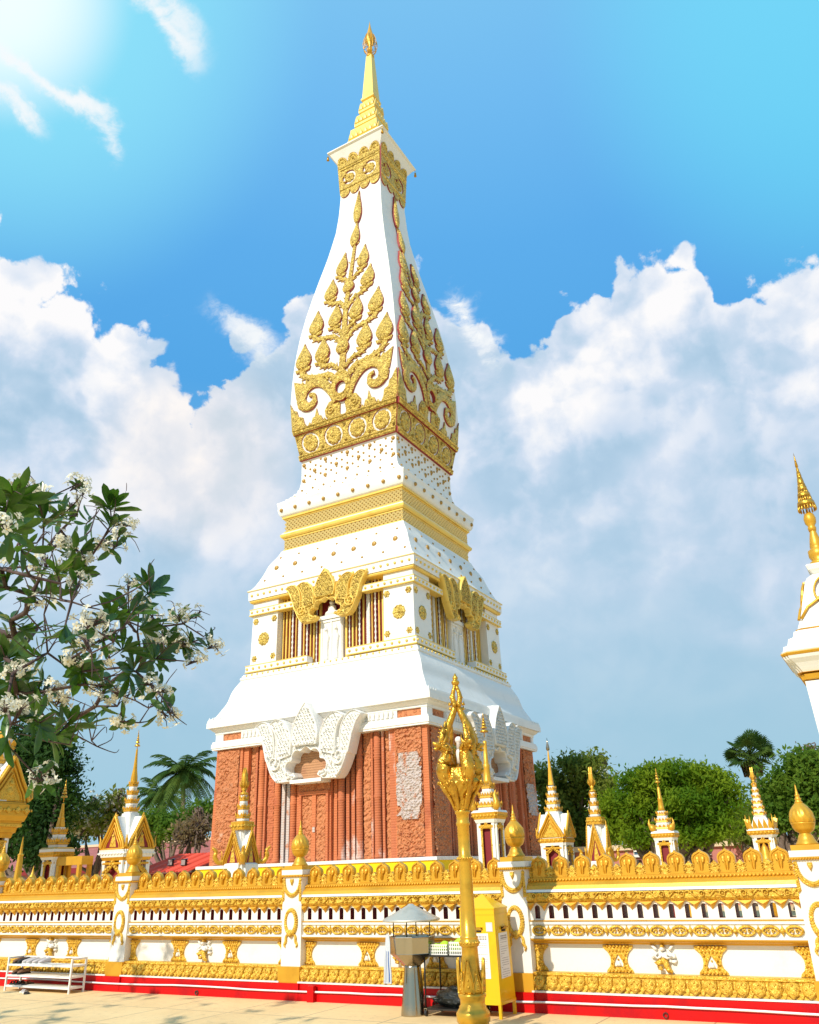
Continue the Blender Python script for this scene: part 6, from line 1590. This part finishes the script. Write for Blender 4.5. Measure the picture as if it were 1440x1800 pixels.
# ------------------------------------------------------------------ donation box
xN, yN = ground_at(886.7, 1791)[:2]; yN = min(yN, 10.18)
BWd, BD = .52, .44
don = thing('donation_box', (xN-BWd/2, yN+BD/2, 0), 'tall yellow metal donation box with a pyramid lid and paper notices', 'donation box')
bz = lambda px_, py_: at(px_, py_, yN)[2]
zt, zb = bz(872, 1597), bz(884, 1768); zA = bz(855, 1572)
cx_, cy_ = xN-BWd/2, yN+BD/2
def tap(z): return 1-.10*(z-zb)/(zt-zb)
def bm(sd):
    """mapping for the front (0) and the right side (1)"""
    if sd == 0: return lambda u, v, t: (cx_+u*tap(v), cy_-(BD/2)*tap(v)-t, v)
    return lambda u, v, t: (cx_+(BWd/2)*tap(v)+t, cy_+u*tap(v), v)
b = MB(); V = []
for z in (zb, zt): 
    for sx, sy in ((-1, -1), (1, -1), (1, 1), (-1, 1)): V.append((cx_+sx*BWd/2*tap(z), cy_+sy*BD/2*tap(z), z))
b.add(V, [(3, 2, 1, 0), (4, 5, 6, 7), (0, 1, 5, 4), (1, 2, 6, 5), (2, 3, 7, 6), (3, 0, 4, 7)])
for sd, hw_ in ((0, BWd/2), (1, BD/2)):
    mp = bm(sd)
    for v0, v1 in ((zb, zb+.035), (zt-.07, zt-.066)): b.prism([(-hw_, v0), (hw_, v0), (hw_, v1), (-hw_, v1)], 0, .006, mp)
b.build('cabinet', ['box_yellow'], don)
b = MB(); w_, d_ = BWd/2*.93, BD/2*.93
V = [(cx_-w_, cy_-d_, zt-.012), (cx_+w_, cy_-d_, zt-.012), (cx_+w_, cy_+d_, zt-.012), (cx_-w_, cy_+d_, zt-.012), (cx_-w_, cy_-d_, zt+.004), (cx_+w_, cy_-d_, zt+.004), (cx_+w_, cy_+d_, zt+.004), (cx_-w_, cy_+d_, zt+.004), (cx_, cy_, zA)]
b.add(V, [(3, 2, 1, 0), (0, 1, 5, 4), (1, 2, 6, 5), (2, 3, 7, 6), (3, 0, 4, 7), (4, 5, 8), (5, 6, 8), (6, 7, 8), (7, 4, 8)]); b.build('pyramid_lid', ['box_yellow'], don)
for sx in (-1, 1):
    for sy in (-1, 1):
        b = MB(); x, y = cx_+sx*(BWd/2-.016), cy_+sy*(BD/2-.016); b.box(x-.016-.001, x+.017, y-.017, y+.017, 0, zb+.015); b.build('leg', ['box_yellow'], don)
for sd, hw_ in ((0, BWd/2), (1, BD/2)):
    mp = bm(sd); vs = zt-.245; b = MB(); s0, s1 = (-hw_*.55, hw_*.30) if sd == 0 else (-hw_*.2, hw_*.55)
    b.add([mp(s0, vs, .001), mp(s1, vs, .001), mp(s1-.01, vs+.035, .045), mp(s0+.01, vs+.035, .045)], [(0, 1, 2, 3)]); b.add([mp(s0, vs+.036, .001), mp(s1, vs+.036, .001), mp(s1-.005, vs+.038, .048), mp(s0+.005, vs+.038, .048)], [(3, 2, 1, 0)])
    b.build('coin_slot', ['gold_dark' if sd else 'box_yellow'], don)
    b = MB(); b.prism([(s0+.02, vs-.02), (s1-.02, vs-.02), (s1-.015, vs+.03), (s0+.015, vs+.03)], 0, .003, mp); b.build('slot_shade_plate', ['slot_shade'], don)  # thin dark plate on the closed face, painted as the slot's shaded opening
    pw = hw_*.64; v1, v0 = vs-.03, vs-.52; b = MB(); off = -.01 if sd == 0 else .0
    b.prism([(off-pw, v0), (off+pw, v0+.006), (off+pw-.004, v1), (off-pw+.004, v1-.004)], .001, .004, mp); pp = b.build('paper_notice', ['paper'], don)
    b = MB(); rg = random.Random(sd+3)
    for ln in range(19):
        v = v1-.03-ln*.0245; big = ln < 2; x = off-pw+.03+(.03 if big else rg.uniform(0, .03))
        while x < off+pw-.035:
            l = rg.uniform(.012, .03)*(1.3 if big else 1); hgt = .016 if big else .005
            b.prism([(x, v-hgt), (x+min(l, off+pw-.03-x)+.001, v-hgt), (x+min(l, off+pw-.03-x)+.001, v), (x, v)], .0042, .0048, mp); x += l+.008
            if not big and rg.random() < .06: break
    b.build('printed_lines', ['paper_ink'], pp)
mp = bm(0); b = MB(); b.prism([(BWd/2*.50, zt-.255), (BWd/2*.86, zt-.255), (BWd/2*.86, zt-.155), (BWd/2*.50, zt-.155)], .001, .004, mp); b.prism([(BWd/2*.55, zt-.245), (BWd/2*.81, zt-.245), (BWd/2*.81, zt-.178), (BWd/2*.55, zt-.178)], .0045, .006, mp, 1); b.build('sticker', ['towel', 'paper'], don)

# ------------------------------------------------------------------ steel incense stand
A = Ax(727.5, 1774, 10.16)
st = thing('incense_stand', (A.x, A.y, 0), 'stainless steel incense bowl on a flared foot under a conical hood', 'incense stand')
SC = (A.x, A.y, 0)
q = lambda rows: [(A.w(h, py, False), A.z(py)) for py, h in rows]
b = MB(); b.lathe([(A.w(22.5, 1774, False), 0.0), (A.w(22.5, 1774, False), .012)]+q([(1760, 20.5), (1720, 16.5), (1700, 14.8), (1696, 14.8)]), 36, SC); b.build('flared_foot', ['steel'], st)
PH8 = .5+YAW*8/(2*math.pi)/1.0
b = MB(); b.lathe(q([(1697, 14), (1696, 16), (1676, 38), (1675, 39), (1674.5, 38.7), (1648, 40.5), (1646, 41.5), (1645, 41), (1646, 39.5), (1660, 38), (1664, 0)]), 8, SC, 0, False, None, .5+.18); bo = b.build('octagonal_bowl', ['steel'], st)
b = MB(); b.lathe(q([(1656, 38.3), (1650, 39), (1649.5, 0)]), 8, SC, 0, False, None, .68); b.build('ash', ['steel_dark'], bo)
b = MB(); b.lathe(q([(1619, 49), (1618, 50.5), (1615.5, 50.5), (1614.5, 49), (1600, 22), (1591, 6), (1589, 4), (1588.6, 0)]), 36, SC); b.build('conical_hood', ['hood_steel'], st)
for k_ in range(4):
    a = R(45+90*k_)+YAW; r = A.w(33, 1640, False); b = MB(); b.tube([(SC[0]+r*math.cos(a), SC[1]+r*math.sin(a), A.z(1648)), (SC[0]+r*math.cos(a), SC[1]+r*math.sin(a), A.z(1617))], .007, 6); b.build('hood_rod', ['black'], st)
# towel over the rim
x0, y0 = SC[0]+A.w(-30, 1645, False), SC[1]-A.w(30, 1645, False)
tw = MB(); zt_, zb_ = A.z(1640), A.z(1726)
def tf(a, c):
    w_ = .018+.045*c**.5; return (x0+(a-.5)*2*w_*.9+.004*math.sin(9*c), y0-.02-.012*math.sin(a*14+1)*c-.01*c, zt_+(zb_-zt_)*c)
tw.grid(18, 24, tf); tw.grid(18, 24, lambda a, c: tuple(np.array(tf(a, c))+np.array((0, .012, 0)))); t_o = tw.build('towel', ['towel']); tag(t_o, 'grey towel hanging in front of the incense bowl', 'towel')
b = MB()
for a0 in (.30, .62): b.grid(2, 24, lambda a, c: tuple(np.array(tf(a0+a*.10, .35+c*.62))+np.array((0, -.003, 0))))
b.build('blue_stripe', ['towel_blue'], t_o)

# ------------------------------------------------------------------ trolley with crates
g0 = ground_at(752, 1786); X0, Y0 = g0[0], 10.12; cw, cd = .66, .40
ct = thing('trolley', (X0+cw/2, Y0+cd/2, 0), 'black wheeled metal trolley carrying plastic crates, between incense stand and lamp post', 'trolley')
zt_ = at(752, 1679, Y0)[2]; zs = at(752, 1772, Y0)[2]
for i_, (x, y) in enumerate(((X0, Y0), (X0+cw, Y0), (X0, Y0+cd), (X0+cw, Y0+cd))):
    b = MB(); b.tube([(x, y, .075), (x, y, zt_+.02)], .010, 6); b.build('post', ['black'], ct)
    b = MB(); b.lathe([(0, -.013), (.034, -.013), (.036, 0), (.034, .013), (0, .013)], 14, (0, 0, 0)); b.v = [(x+p_[2], y+p_[1], .037+p_[0]) for p_ in b.v]; w_o = b.build('wheel', ['rubber'], ct)
    b = MB(); b.box(x-.02, x-.015, y-.015, y+.015, .03, .08); b.box(x+.015, x+.02, y-.015, y+.015, .03, .08); b.box(x-.02, x+.02, y-.015, y+.015, .0801, .088); b.build('castor', ['steel'], ct)
for z, nm in ((zt_, 'top_tray'), (zs, 'bottom_shelf')):
    b = MB(); b.box(X0-.012, X0+cw+.012, Y0-.012, Y0+cd+.012, z-.018, z); b.build(nm, ['black'], ct)
def crate(x, y, z, L, D_, H, label):
    t = thing('plastic_crate', (x+L/2, y+D_/2, z), label, 'crate', 'crates on the trolley')
    b = MB(); th = .008
    for ax in range(4):
        mp = (lambda u, v, tt: (x+u, y-tt, z+v), lambda u, v, tt: (x+L+tt, y+u, z+v), lambda u, v, tt: (x+L-u, y+D_+tt, z+v), lambda u, v, tt: (x-tt, y+D_-u, z+v))[ax]
        W_ = (L, D_)[ax % 2]; n_ = int(W_/.028); hl = []
        for i in range(n_):
            u = (i+.5)*W_/n_
            for r_ in range(3): hl.append([(u-.009, .012+r_*H*.3), (u+.009, .012+r_*H*.3), (u+.009, .012+r_*H*.3+H*.2), (u-.009, .012+r_*H*.3+H*.2)])
        b.prism([(0, 0), (W_, 0), (W_, H), (0, H)], -th, 0, mp, 0, 0, hl, back=True)
    b.box(x+th, x+L-th, y+th, y+D_-th, 0.001+z, z+.006); b.build('basket', ['plastic_white'], t); return t
crate(X0+.02, Y0+.03, zt_+.001, .30, .33, .115, 'white plastic crate holding lime cloth, nearest the incense bowl')
crate(X0+.335, Y0+.02, zt_+.001, .32, .33, .145, 'taller white plastic crate half hidden behind the lamp post')
for (x, L_, h0, lab) in ((X0+.05, .26, .10, 'crumpled lime green cloth in the crate nearest the incense bowl'), (X0+.35, .28, .14, 'crumpled lime green cloth in the crate beside the lamp post')):
    b = MB(); n_ = 14
    def cf(a, c, x=x, L_=L_, h0=h0):
        e = min(a, 1-a, c, 1-c)*6; return (x+a*L_, Y0+.05+c*.26, zt_+.012+(h0+.03*mnoise.noise(Vector((a*4, c*4, x*3))))*min(1, e)+.03*(a if h0 < .12 else (1-abs(a-.5))))
    b.grid(n_, n_, cf); tag(b.build('cloth', ['lime']), lab, 'cloth', 'lime cloths in the crates')
b = MB(); rg = random.Random(2)
def bagf(a, c):
    al = 2*math.pi*a; ph_ = math.pi*c; v = Vector((math.cos(al)*math.sin(ph_), math.sin(al)*math.sin(ph_), math.cos(ph_))); k_ = 1+.28*mnoise.noise(v*2.2)+.12*mnoise.noise(v*6)
    return (X0+.34+v.x*.30*k_, Y0+.2+v.y*.17*k_, zs+.10+max(-.095, v.z*.11*k_))
b.grid(40, 22, bagf); tag(b.build('plastic_bag', ['black_plastic']), 'crumpled shiny black plastic bag on the bottom shelf of the trolley', 'bag')

# ------------------------------------------------------------------ shoe rack and shoes
RX0, RX1, RY0, RY1 = -13.95, -12.36, 10.30, 10.58
rk = thing('shoe_rack', ((RX0+RX1)/2, (RY0+RY1)/2, 0), 'white metal shoe rack with three shelves against the wall at far left', 'shoe rack')
ZSH = (.400, .24, .087)
for x in (RX0, RX1):
    for y in (RY0, RY1):
        b = MB(); b.box(x-.013, x+.013, y-.013, y+.013, 0, .50); b.build('leg', ['plastic_white'], rk)
    b = MB(); b.box(x-.012, x+.012, RY0+.0135, RY1-.0135, .475, .50); b.build('end_bar', ['plastic_white'], rk)
b = MB(); b.box(RX0+.014, RX1-.014, RY1-.012, RY1+.012, .478, .50); b.build('back_rail', ['plastic_white'], rk)
for z in ZSH: 
    b = MB(); b.box(RX0-.006, RX1+.006, RY0-.006, RY1+.006, z-.028, z); b.build('shelf', ['plastic_white'], rk)
def shoe(x, y, z, rot, m, label, kind='shoe', L=.25):
    t = thing(kind, (x, y, z), label, kind, 'shoes on and below the shoe rack'); ca, sa = math.cos(rot), math.sin(rot)
    def mp(u, v, tt): return (x+u*ca-v*sa, y+u*sa+v*ca, z+tt)
    sole = smoothline([(-.5*L, 0), (-.47*L, .034), (-.3*L, .040), (-.05*L, .032), (.2*L, .046), (.40*L, .040), (.5*L, 0), (.40*L, -.040), (.2*L, -.046), (-.05*L, -.032), (-.3*L, -.040), (-.47*L, -.034), (-.5*L, 0)], 3)[:-1]
    b = MB(); b.prism(sole, .0005, .018, mp, back=True); b.build('sole', ['rubber' if m != 'canvas' else 'plastic_white'], t); b = MB()
    if kind == 'sandal':
        for u in (-.02, .06):
            b.grid(6, 3, lambda a, c, u=u: mp(u*L*4+(c-.5)*.04, (a-.5)*.088, .012+.042*math.sin(math.pi*a)))
    else:
        rs = []
        for u, w_, h in ((-.48, .028, .055), (-.40, .034, .070), (-.2, .036, .068), (0, .034, .060), (.15, .040, .052), (.32, .040, .042), (.46, .022, .030), (.495, .006, .02)):
            rs.append([mp(u*L, w_*math.cos(2*math.pi*j/12), .017+max(0, h*.5+h*.5*math.sin(2*math.pi*j/12))) for j in range(12)])
        b.rings(rs)
    b.build('upper', [m], t); return t
cols_ = [(-13.88, .400, 'leather', 'dark brown shoe at the left end of the top shelf', 'shoe'), (-13.76, .400, 'rubber', 'black shoe next to the dark brown one on the top shelf', 'shoe'), (-13.60, .400, 'canvas', 'left grey canvas shoe on the top shelf', 'shoe'), (-13.50, .400, 'canvas', 'right grey canvas shoe on the top shelf', 'shoe'),
         (-13.34, .400, 'canvas', 'left one of the pale sneakers on the top shelf', 'shoe'), (-13.22, .400, 'canvas', 'right one of the pale sneakers on the top shelf', 'shoe'), (-13.86, .24, 'leather', 'left brown shoe on the middle shelf', 'shoe'), (-13.70, .24, 'leather', 'right brown shoe on the middle shelf', 'shoe'),
         (-13.88, .087, 'rubber', 'leftmost black sandal on the bottom shelf', 'sandal'), (-13.74, .087, 'rubber', 'black sandal in the middle of three on the bottom shelf', 'sandal'), (-13.58, .087, 'leather', 'rightmost brown sandal on the bottom shelf', 'sandal')]
for x, z, m, lab, kd in cols_: shoe(x, 10.44+rnd.uniform(-.01, .01), z+.0005, R(-90+rnd.uniform(-14, 14)), m, lab, kd)
shoe(-13.32, 10.20, .0005, R(-20), 'canvas', 'left sandal of the pair on the ground before the rack', 'sandal'); shoe(-13.16, 10.13, .0005, R(-35), 'leather', 'right sandal of the pair on the ground before the rack', 'sandal')

# ------------------------------------------------------------------ pipe, drains and small fittings on the red base
b = MB(); P = []
rg = random.Random(4)
for i in range(46):
    x = -15.9+i*.36; P.append((x, 10.712-.0, .125+.006*math.sin(x*1.7)+.004*rg.uniform(-1, 1)))
# keep clear of the projecting pillar feet
P = [(x, min(y, 10.705) if True else y, z) for x, y, z in P]
b.tube(P, .012, 8); tag(b.build('water_pipe', ['pipe']), 'thin white plastic pipe running along the red base of the wall', 'pipe')
for px, lab in ((345, 'left'), (765, 'middle'), (1169, 'right')):
    x = at(px, 1770, 10.73)[0]; b = MB(); b.lathe([(.030, -.04), (.030, .03), (.024, .03), (.024, -.02), (0, -.02)], 14, (0, 0, 0)); b.v = [(x+p_[0], 10.725-p_[2]*.6, .045+p_[1]) for p_ in b.v]
    d_ = b.build('drain_spout', ['steel_dark'], wall)
x = at(548, 1750, 10.7)[0]; b = MB(); b.box(x-.055, x+.055, 10.66, 10.73, .0, .20); b.build('red_block', ['red'], wall)

# ------------------------------------------------------------------ person behind the wall
P = at(870, 1545, 22.0); px_, py_ = P[0], 22.0
def skinned(name, joints, edges, mats, parent=None, sub=2):
    me = bpy.data.meshes.new(name); me.from_pydata([j[:3] for j in joints], edges, []); o = bpy.data.objects.new(name, me); col.objects.link(o)
    sm_ = o.modifiers.new('skin', 'SKIN'); sv = me.skin_vertices[0].data
    for i, j in enumerate(joints): sv[i].radius = (j[3], j[4] if len(j) > 4 else j[3]); sv[i].use_root = (i == 0)
    o.modifiers.new('sub', 'SUBSURF').levels = sub; o.modifiers['sub'].render_levels = sub
    dg = bpy.context.evaluated_depsgraph_get(); m2 = bpy.data.meshes.new_from_object(o.evaluated_get(dg)); o.modifiers.clear(); o.data = m2; m2.name = name
    m2.materials.clear(); m2.materials.append(W[mats])
    for p_ in m2.polygons: p_.use_smooth = True
    if parent: o.parent = parent
    return o
pr = thing('person', (px_, py_, 0), 'person with black hair and a pink shirt standing behind the wall', 'person')
J = [(0, 0, .95, .15, .11), (0, 0, 1.15, .13, .10), (0, 0, 1.36, .17, .10), (0, 0, 1.46, .06, .06), (0, -.01, 1.56, .085, .095), (0, -.01, 1.66, .082, .095), (.19, 0, 1.38, .055, .055), (.24, .02, 1.1, .042, .042), (.22, -.08, .86, .03, .03), (-.19, 0, 1.38, .055, .055), (-.24, .02, 1.1, .042, .042), (-.22, -.08, .86, .03, .03),
     (.10, 0, .88, .09, .09), (.11, 0, .48, .06, .06), (.11, 0, .08, .045, .045), (.11, -.12, .04, .035, .03), (-.10, 0, .88, .09, .09), (-.11, 0, .48, .06, .06), (-.11, 0, .08, .045, .045), (-.11, -.12, .04, .035, .03)]
E_ = [(0, 1), (1, 2), (2, 3), (3, 4), (4, 5), (2, 6), (6, 7), (7, 8), (2, 9), (9, 10), (10, 11), (0, 12), (12, 13), (13, 14), (14, 15), (0, 16), (16, 17), (17, 18), (18, 19)]
bd = skinned('body', J, E_, 'skin', pr)
bd2 = MB(); bd2.rings([[(px_+a*math.cos(2*math.pi*j/16), py_+c*math.sin(2*math.pi*j/16), z) for j in range(16)] for z, a, c in ((.82, .20, .14), (1.0, .19, .14), (1.2, .18, .13), (1.36, .23, .13), (1.44, .18, .11), (1.49, .08, .08))]); 
for s_ in (-1, 1): bd2.tube([(px_+s_*.18, py_, 1.40), (px_+s_*.25, py_+.01, 1.15)], [.075, .06], 10)
bd2.build('pink_shirt', ['pinkcloth'], pr)
hb = MB(); hb.lathe([(.0, 1.80), (.06, 1.79), (.095, 1.75), (.108, 1.69), (.105, 1.62), (.098, 1.56), (.085, 1.50), (.05, 1.49)], 18, (px_, py_+.018, 0)); hb.build('hair', ['hair'], pr)
tr_ = MB(); 
for s_ in (-1, 1): tr_.tube([(px_+s_*.10, py_, .92), (px_+s_*.11, py_, .5), (px_+s_*.11, py_, .1)], [.11, .085, .075], 12)
tr_.build('trousers', ['black'], pr)

# ------------------------------------------------------------------ frangipani tree reaching in from the left
fg = thing('frangipani_tree', (-10.2, 1.6, 0), 'near frangipani branches with glossy leaves and white blossom, reaching in from the left', 'tree')
rg = random.Random(21); nr = np.random.default_rng(5)
Z8 = lambda X, Y: (X/3.1025, 800+Y/3.1034)
LEAF = [(80, 180, 1), (240, 350, 1.35), (200, 200, .9), (600, 275, 1.15), (610, 370, .8), (470, 375, .5), (250, 740, 1.1), (430, 530, .6), (400, 650, .8), (30, 1110, 1.5), (60, 900, .9), (820, 740, 1.3), (700, 860, 1.1), (345, 970, .9), (600, 870, .9), (1050, 1020, .9), (850, 1110, .9),
        (740, 1180, .9), (580, 1260, .7), (480, 1450, 1.1), (320, 1530, 1.0), (120, 1640, 1.1), (390, 1450, .9), (200, 1100, .8), (30, 300, 1.0), (120, 520, .6), (30, 720, .7), (560, 1000, .8), (900, 1030, .8), (300, 620, .7), (90, 1300, 1.1), (220, 1460, .8), (20, 1560, 1.0), (230, 1290, .8), (450, 1180, .7), (680, 1050, .8), (340, 330, .6), (60, 420, .7), (800, 950, .8), (190, 1660, .7), (960, 890, .5), (140, 960, .7)]
FLOW = [(270, 230, 1), (60, 180, .7), (320, 480, 1.2), (400, 500, .7), (230, 600, .9), (350, 610, .9), (230, 800, .8), (130, 1180, 1.1), (70, 1190, .9), (470, 920, 1.2), (470, 1000, 1.1), (540, 900, 1), (820, 870, 1.1), (760, 800, .7), (840, 1010, 1.0), (970, 870, .9), (970, 1000, 1.2), (1010, 1040, .9), (1170, 1040, .8), (1070, 1130, .8), (820, 1250, .9), (890, 1285, .5), (600, 1105, .9), (440, 1160, 1), (290, 1280, 1.1), (350, 1320, .9), (110, 1390, 1.1),
        (170, 1390, .7), (20, 1380, .8), (580, 1330, .7), (660, 1310, .8), (690, 1460, .7), (640, 1450, .5), (240, 1745, .8), (215, 1770, .6), (690, 385, .9), (650, 410, .6), (540, 490, .6), (635, 500, .6), (30, 380, .8), (430, 690, .8), (480, 580, .7), (85, 985, .8), (430, 155, .8), (470, 180, .5), (930, 1410, .5), (905, 1435, .4), (380, 260, .8), (150, 170, .6), (10, 620, .7), (1100, 850, .3), (700, 690, .6), (390, 1110, .8), (520, 1270, .6)]
BR = [(130, 590), (200, 480), (330, 410), (415, 330), (420, 250), (520, 328), (100, 480), (60, 560), (250, 610), (160, 660), (330, 700), (330, 790), (170, 760), (670, 940), (620, 1020), (500, 1080), (400, 1180), (680, 900), (750, 970), (880, 935), (1000, 920), (1060, 890), (650, 1160), (580, 1215), (470, 1250), (900, 1080), (770, 1110), (1000, 1030), (1110, 990), (380, 1290), (300, 1350), (160, 1430), (60, 1470), (520, 1370), (640, 1370), (740, 1340), (880, 1350), (910, 1350), (700, 1310),
      (250, 1560), (380, 1580), (470, 1640), (330, 1660), (480, 1700), (430, 1740), (500, 1560), (420, 1530), (530, 1590), (230, 960), (280, 1000), (260, 1080), (190, 950), (600, 420), (560, 460), (390, 800), (240, 870), (140, 860), (480, 830), (600, 800), (760, 1460), (810, 1380)]
def d_of(px, py): return 6.3+.9*math.sin(px*.021+1.3)*math.cos(py*.017)+rg.uniform(-.35, .35)
LEAF = [(q_[0], max(q_[1], 235), q_[2]) for q_ in LEAF if q_[1] < 1600]; BR = [q_ for q_ in BR if q_[1] < 1620]; targets = []
for i in range(0):
    X, Y = rg.uniform(0, 420), rg.uniform(1080, 1620)
    (LEAF if i % 2 else FLOW).append((X, Y, rg.uniform(.6, 1.0)))
for X, Y, s_ in LEAF:
    px, py = Z8(X, Y); targets.append((at_dist(px, py, d_of(px, py)), 'leaf', s_))
for X, Y, s_ in FLOW:
    px, py = Z8(X, Y); targets.append((at_dist(px, py, d_of(px, py)-.15), 'flow', s_))
for X, Y in BR:
    px, py = Z8(X, Y); targets.append((at_dist(px, py, d_of(px, py)), 'twig', 1))
# the part of the crown outside the picture, whose shade falls on the paving
for i in range(110):
    a = rg.uniform(0, 2*math.pi); q_ = rg.random()**.5; x, y = -11.2+4.6*q_*math.cos(a), 2.6+3.4*q_*math.sin(a); z = 3.3+2.6*rg.random()*(1-.4*q_)
    d = np.array((x, y, z))-Cv; f_ = d@Fv
    if f_ > 0:
        u = 720+F_PX*(d@Rv)/f_
        if u > -260: continue
    targets.append((np.array((x, y, z)), 'leaf' if rg.random() < .75 else 'flow', rg.uniform(.8, 1.3)))
root = np.array((-10.2, 1.6, 0.0)); nodes = [root, root+(.05, .05, .9), root+(.1, .1, 1.7)]; par = [-1, 0, 1]
for dx, dy, dz in ((1.0, .5, 2.3), (.9, .9, 3.0), (-.8, .8, 2.6), (-1.2, -.6, 2.5), (.3, -.5, 3.0), (1.3, 1.1, 2.5)):
    nodes.append(root+(dx*.5, dy*.5, (dz+1.7)/2)); par.append(2); nodes.append(root+(dx, dy, dz)); par.append(len(nodes)-2)
trunk_top = np.array((-10.0, 1.8, 1.7))
order = sorted(range(len(targets)), key=lambda i: np.linalg.norm(targets[i][0]-trunk_top)+(0 if targets[i][1] == 'twig' else .12))
tip = {}
for i in order:
    T = np.array(targets[i][0]); N_ = np.array(nodes); dT = np.linalg.norm(T-trunk_top)
    dd = np.linalg.norm(N_-T, axis=1)+np.where(np.linalg.norm(N_-trunk_top, axis=1) > dT+.1, 3, 0); dd[:2] += 3
    j = int(np.argmin(dd)); L = dd[j]; k_ = max(1, int(L/.22)); p0 = N_[j]; prev = j
    bend = np.array((rg.uniform(-1, 1), rg.uniform(-1, 1), rg.uniform(-1.2, .2)))*L*.13
    for s_ in range(1, k_+1):
        f_ = s_/k_; nodes.append(p0+(T-p0)*f_+bend*math.sin(math.pi*f_)+nr.normal(size=3)*.010); par.append(prev); prev = len(nodes)-1
    nodes[prev] = T; tip[i] = prev
cnt = [0]*len(nodes); ch = [[] for _ in nodes]
for i in range(len(nodes)-1, 0, -1):
    if not cnt[i]: cnt[i] = 1
    cnt[par[i]] += cnt[i]; ch[par[i]].append(i)
rad = [.0052*c**.43 for c in cnt]; rad[0] = .17; rad[1] = .14; rad[2] = .12
b = MB(); done = set()
def chain(i, start):
    seq = [start, i]
    while ch[seq[-1]]:
        c_ = sorted(ch[seq[-1]], key=lambda q_: -cnt[q_]); seq.append(c_[0])
    return seq
stack = [(1, 0)]
while stack:
    i, st_ = stack.pop(); seq = chain(i, st_)
    rr = [rad[q_] for q_ in seq]; rr[0] = min(rr[0], rr[1]*1.25)
    b.tube([tuple(nodes[q_]) for q_ in seq], rr, 7)
    for k_, q_ in enumerate(seq[1:]):
        nx = seq[k_+2] if k_+2 < len(seq) else None
        for c_ in ch[q_]:
            if c_ != nx: stack.append((c_, q_))
bt = b.build('branches', ['bark_dark'], fg)
def leaf(b, base, d, up, L, Wd, mi=0):
    d = Vector(d).normalized(); s_ = d.cross(Vector(up)); s_ = s_.normalized() if s_.length > .05 else Vector((1, 0, 0)); n_ = s_.cross(d)
    V = []; pr_ = [(0, .04), (.18, .35), (.42, .85), (.66, 1.0), (.86, .72), (1.0, .05)]
    for t, w_ in pr_:
        c = Vector(base)+d*L*t-n_*L*.16*t*t
        for sg in (-1, 0, 1): V.append(tuple(c+s_*sg*Wd*.5*w_+n_*(abs(sg)*Wd*.16*w_)))
    b.add(V, [(i*3+j, i*3+j+1, i*3+j+4, i*3+j+3) for i in range(5) for j in range(2)], mi, True)
lb = MB(); fb = MB(); tb = MB()
def flower(b, c, nrm, r):
    nrm = Vector(nrm).normalized(); a = nrm.cross(Vector((.3, .5, .8))).normalized(); e = a.cross(nrm); c = Vector(c)
    for k_ in range(5):
        al = 2*math.pi*k_/5; d = a*math.cos(al)+e*math.sin(al); s_ = d.cross(nrm)
        b.add([tuple(c), tuple(c+d*r*.55-s_*r*.34+nrm*r*.22), tuple(c+d*r*.98-s_*r*.20+nrm*r*.12), tuple(c+d*r*1.05+s_*r*.08+nrm*r*.06), tuple(c+d*r*.6+s_*r*.30+nrm*r*.12)], [(0, 1, 2, 3, 4)], 0, False)
    b.add([tuple(c+(a*math.cos(q_*2.09)+e*math.sin(q_*2.09))*r*.22+nrm*r*.10) for q_ in range(3)], [(0, 1, 2)], 1)
for i, (T, kind, s_) in enumerate(targets):
    T = Vector(T); p_ = Vector(nodes[par[tip[i]]]); d0 = (T-p_).normalized()+Vector((0, 0, .45)); d0.normalize()
    a = d0.cross(Vector((.2, .1, 1))).normalized(); e = a.cross(d0); vis = (np.array(T)-Cv)@Fv > 0
    if kind == 'leaf':
        n_ = int(rg.randint(11, 15)*(s_**.5))
        for k_ in range(n_):
            al = k_*2.39996; el_ = rg.uniform(.10, 1.35); dd_ = (a*math.cos(al)+e*math.sin(al))*math.cos(el_*.6-.15)+d0*math.sin(el_)*.9; L = rg.uniform(.14, .21)*(.75+.35*s_)
            leaf(lb, T-d0*rg.uniform(0, .07), dd_, d0, L, L*rg.uniform(.25, .33))
    elif kind == 'flow':
        n_ = int(13*s_)+3
        for k_ in range(n_):
            d = Vector((rg.gauss(0, 1), rg.gauss(0, 1), rg.gauss(.25, .8))).normalized(); c = T+d*rg.uniform(.04, .10)*(.6+.5*s_)
            flower(fb, c, d+Vector((rg.uniform(-.5, .5),)*3), rg.uniform(.026, .034))
            if k_ % 2 == 0: tb.tube([tuple(T-d0*.08), tuple(T+d*.02), tuple(c)], [.004, .003, .002], 4)
        if vis:
            for k_ in range(3):
                al = rg.uniform(0, 6.28); dd_ = (a*math.cos(al)+e*math.sin(al))+d0*.3; leaf(lb, T-d0*.06, dd_, d0, rg.uniform(.12, .18), .045)
    if vis and kind != 'flow':
        for k_ in range(1 if kind == 'leaf' else 2):
            d = (d0*1.1+Vector((rg.uniform(-1, 1), rg.uniform(-1, 1), rg.uniform(-.8, .9)))).normalized(); L = rg.uniform(.10, .30); m_ = T+d*L*.5+Vector((rg.uniform(-1, 1), rg.uniform(-1, 1), rg.uniform(-.5, 1)))*.05
            tb.tube(smoothline([tuple(T), tuple(m_), tuple(T+d*L+Vector((0, 0, rg.uniform(-.08, .05))))], 3), [.005, .005, .004, .004, .003, .003, .002], 5)
lb.add(tb.v, tb.f, 1, True); lb.build('leafy_twigs', ['leaf_near', 'bark_dark'], fg); fb.build('blossom', ['petal', 'petal_yellow'], fg)
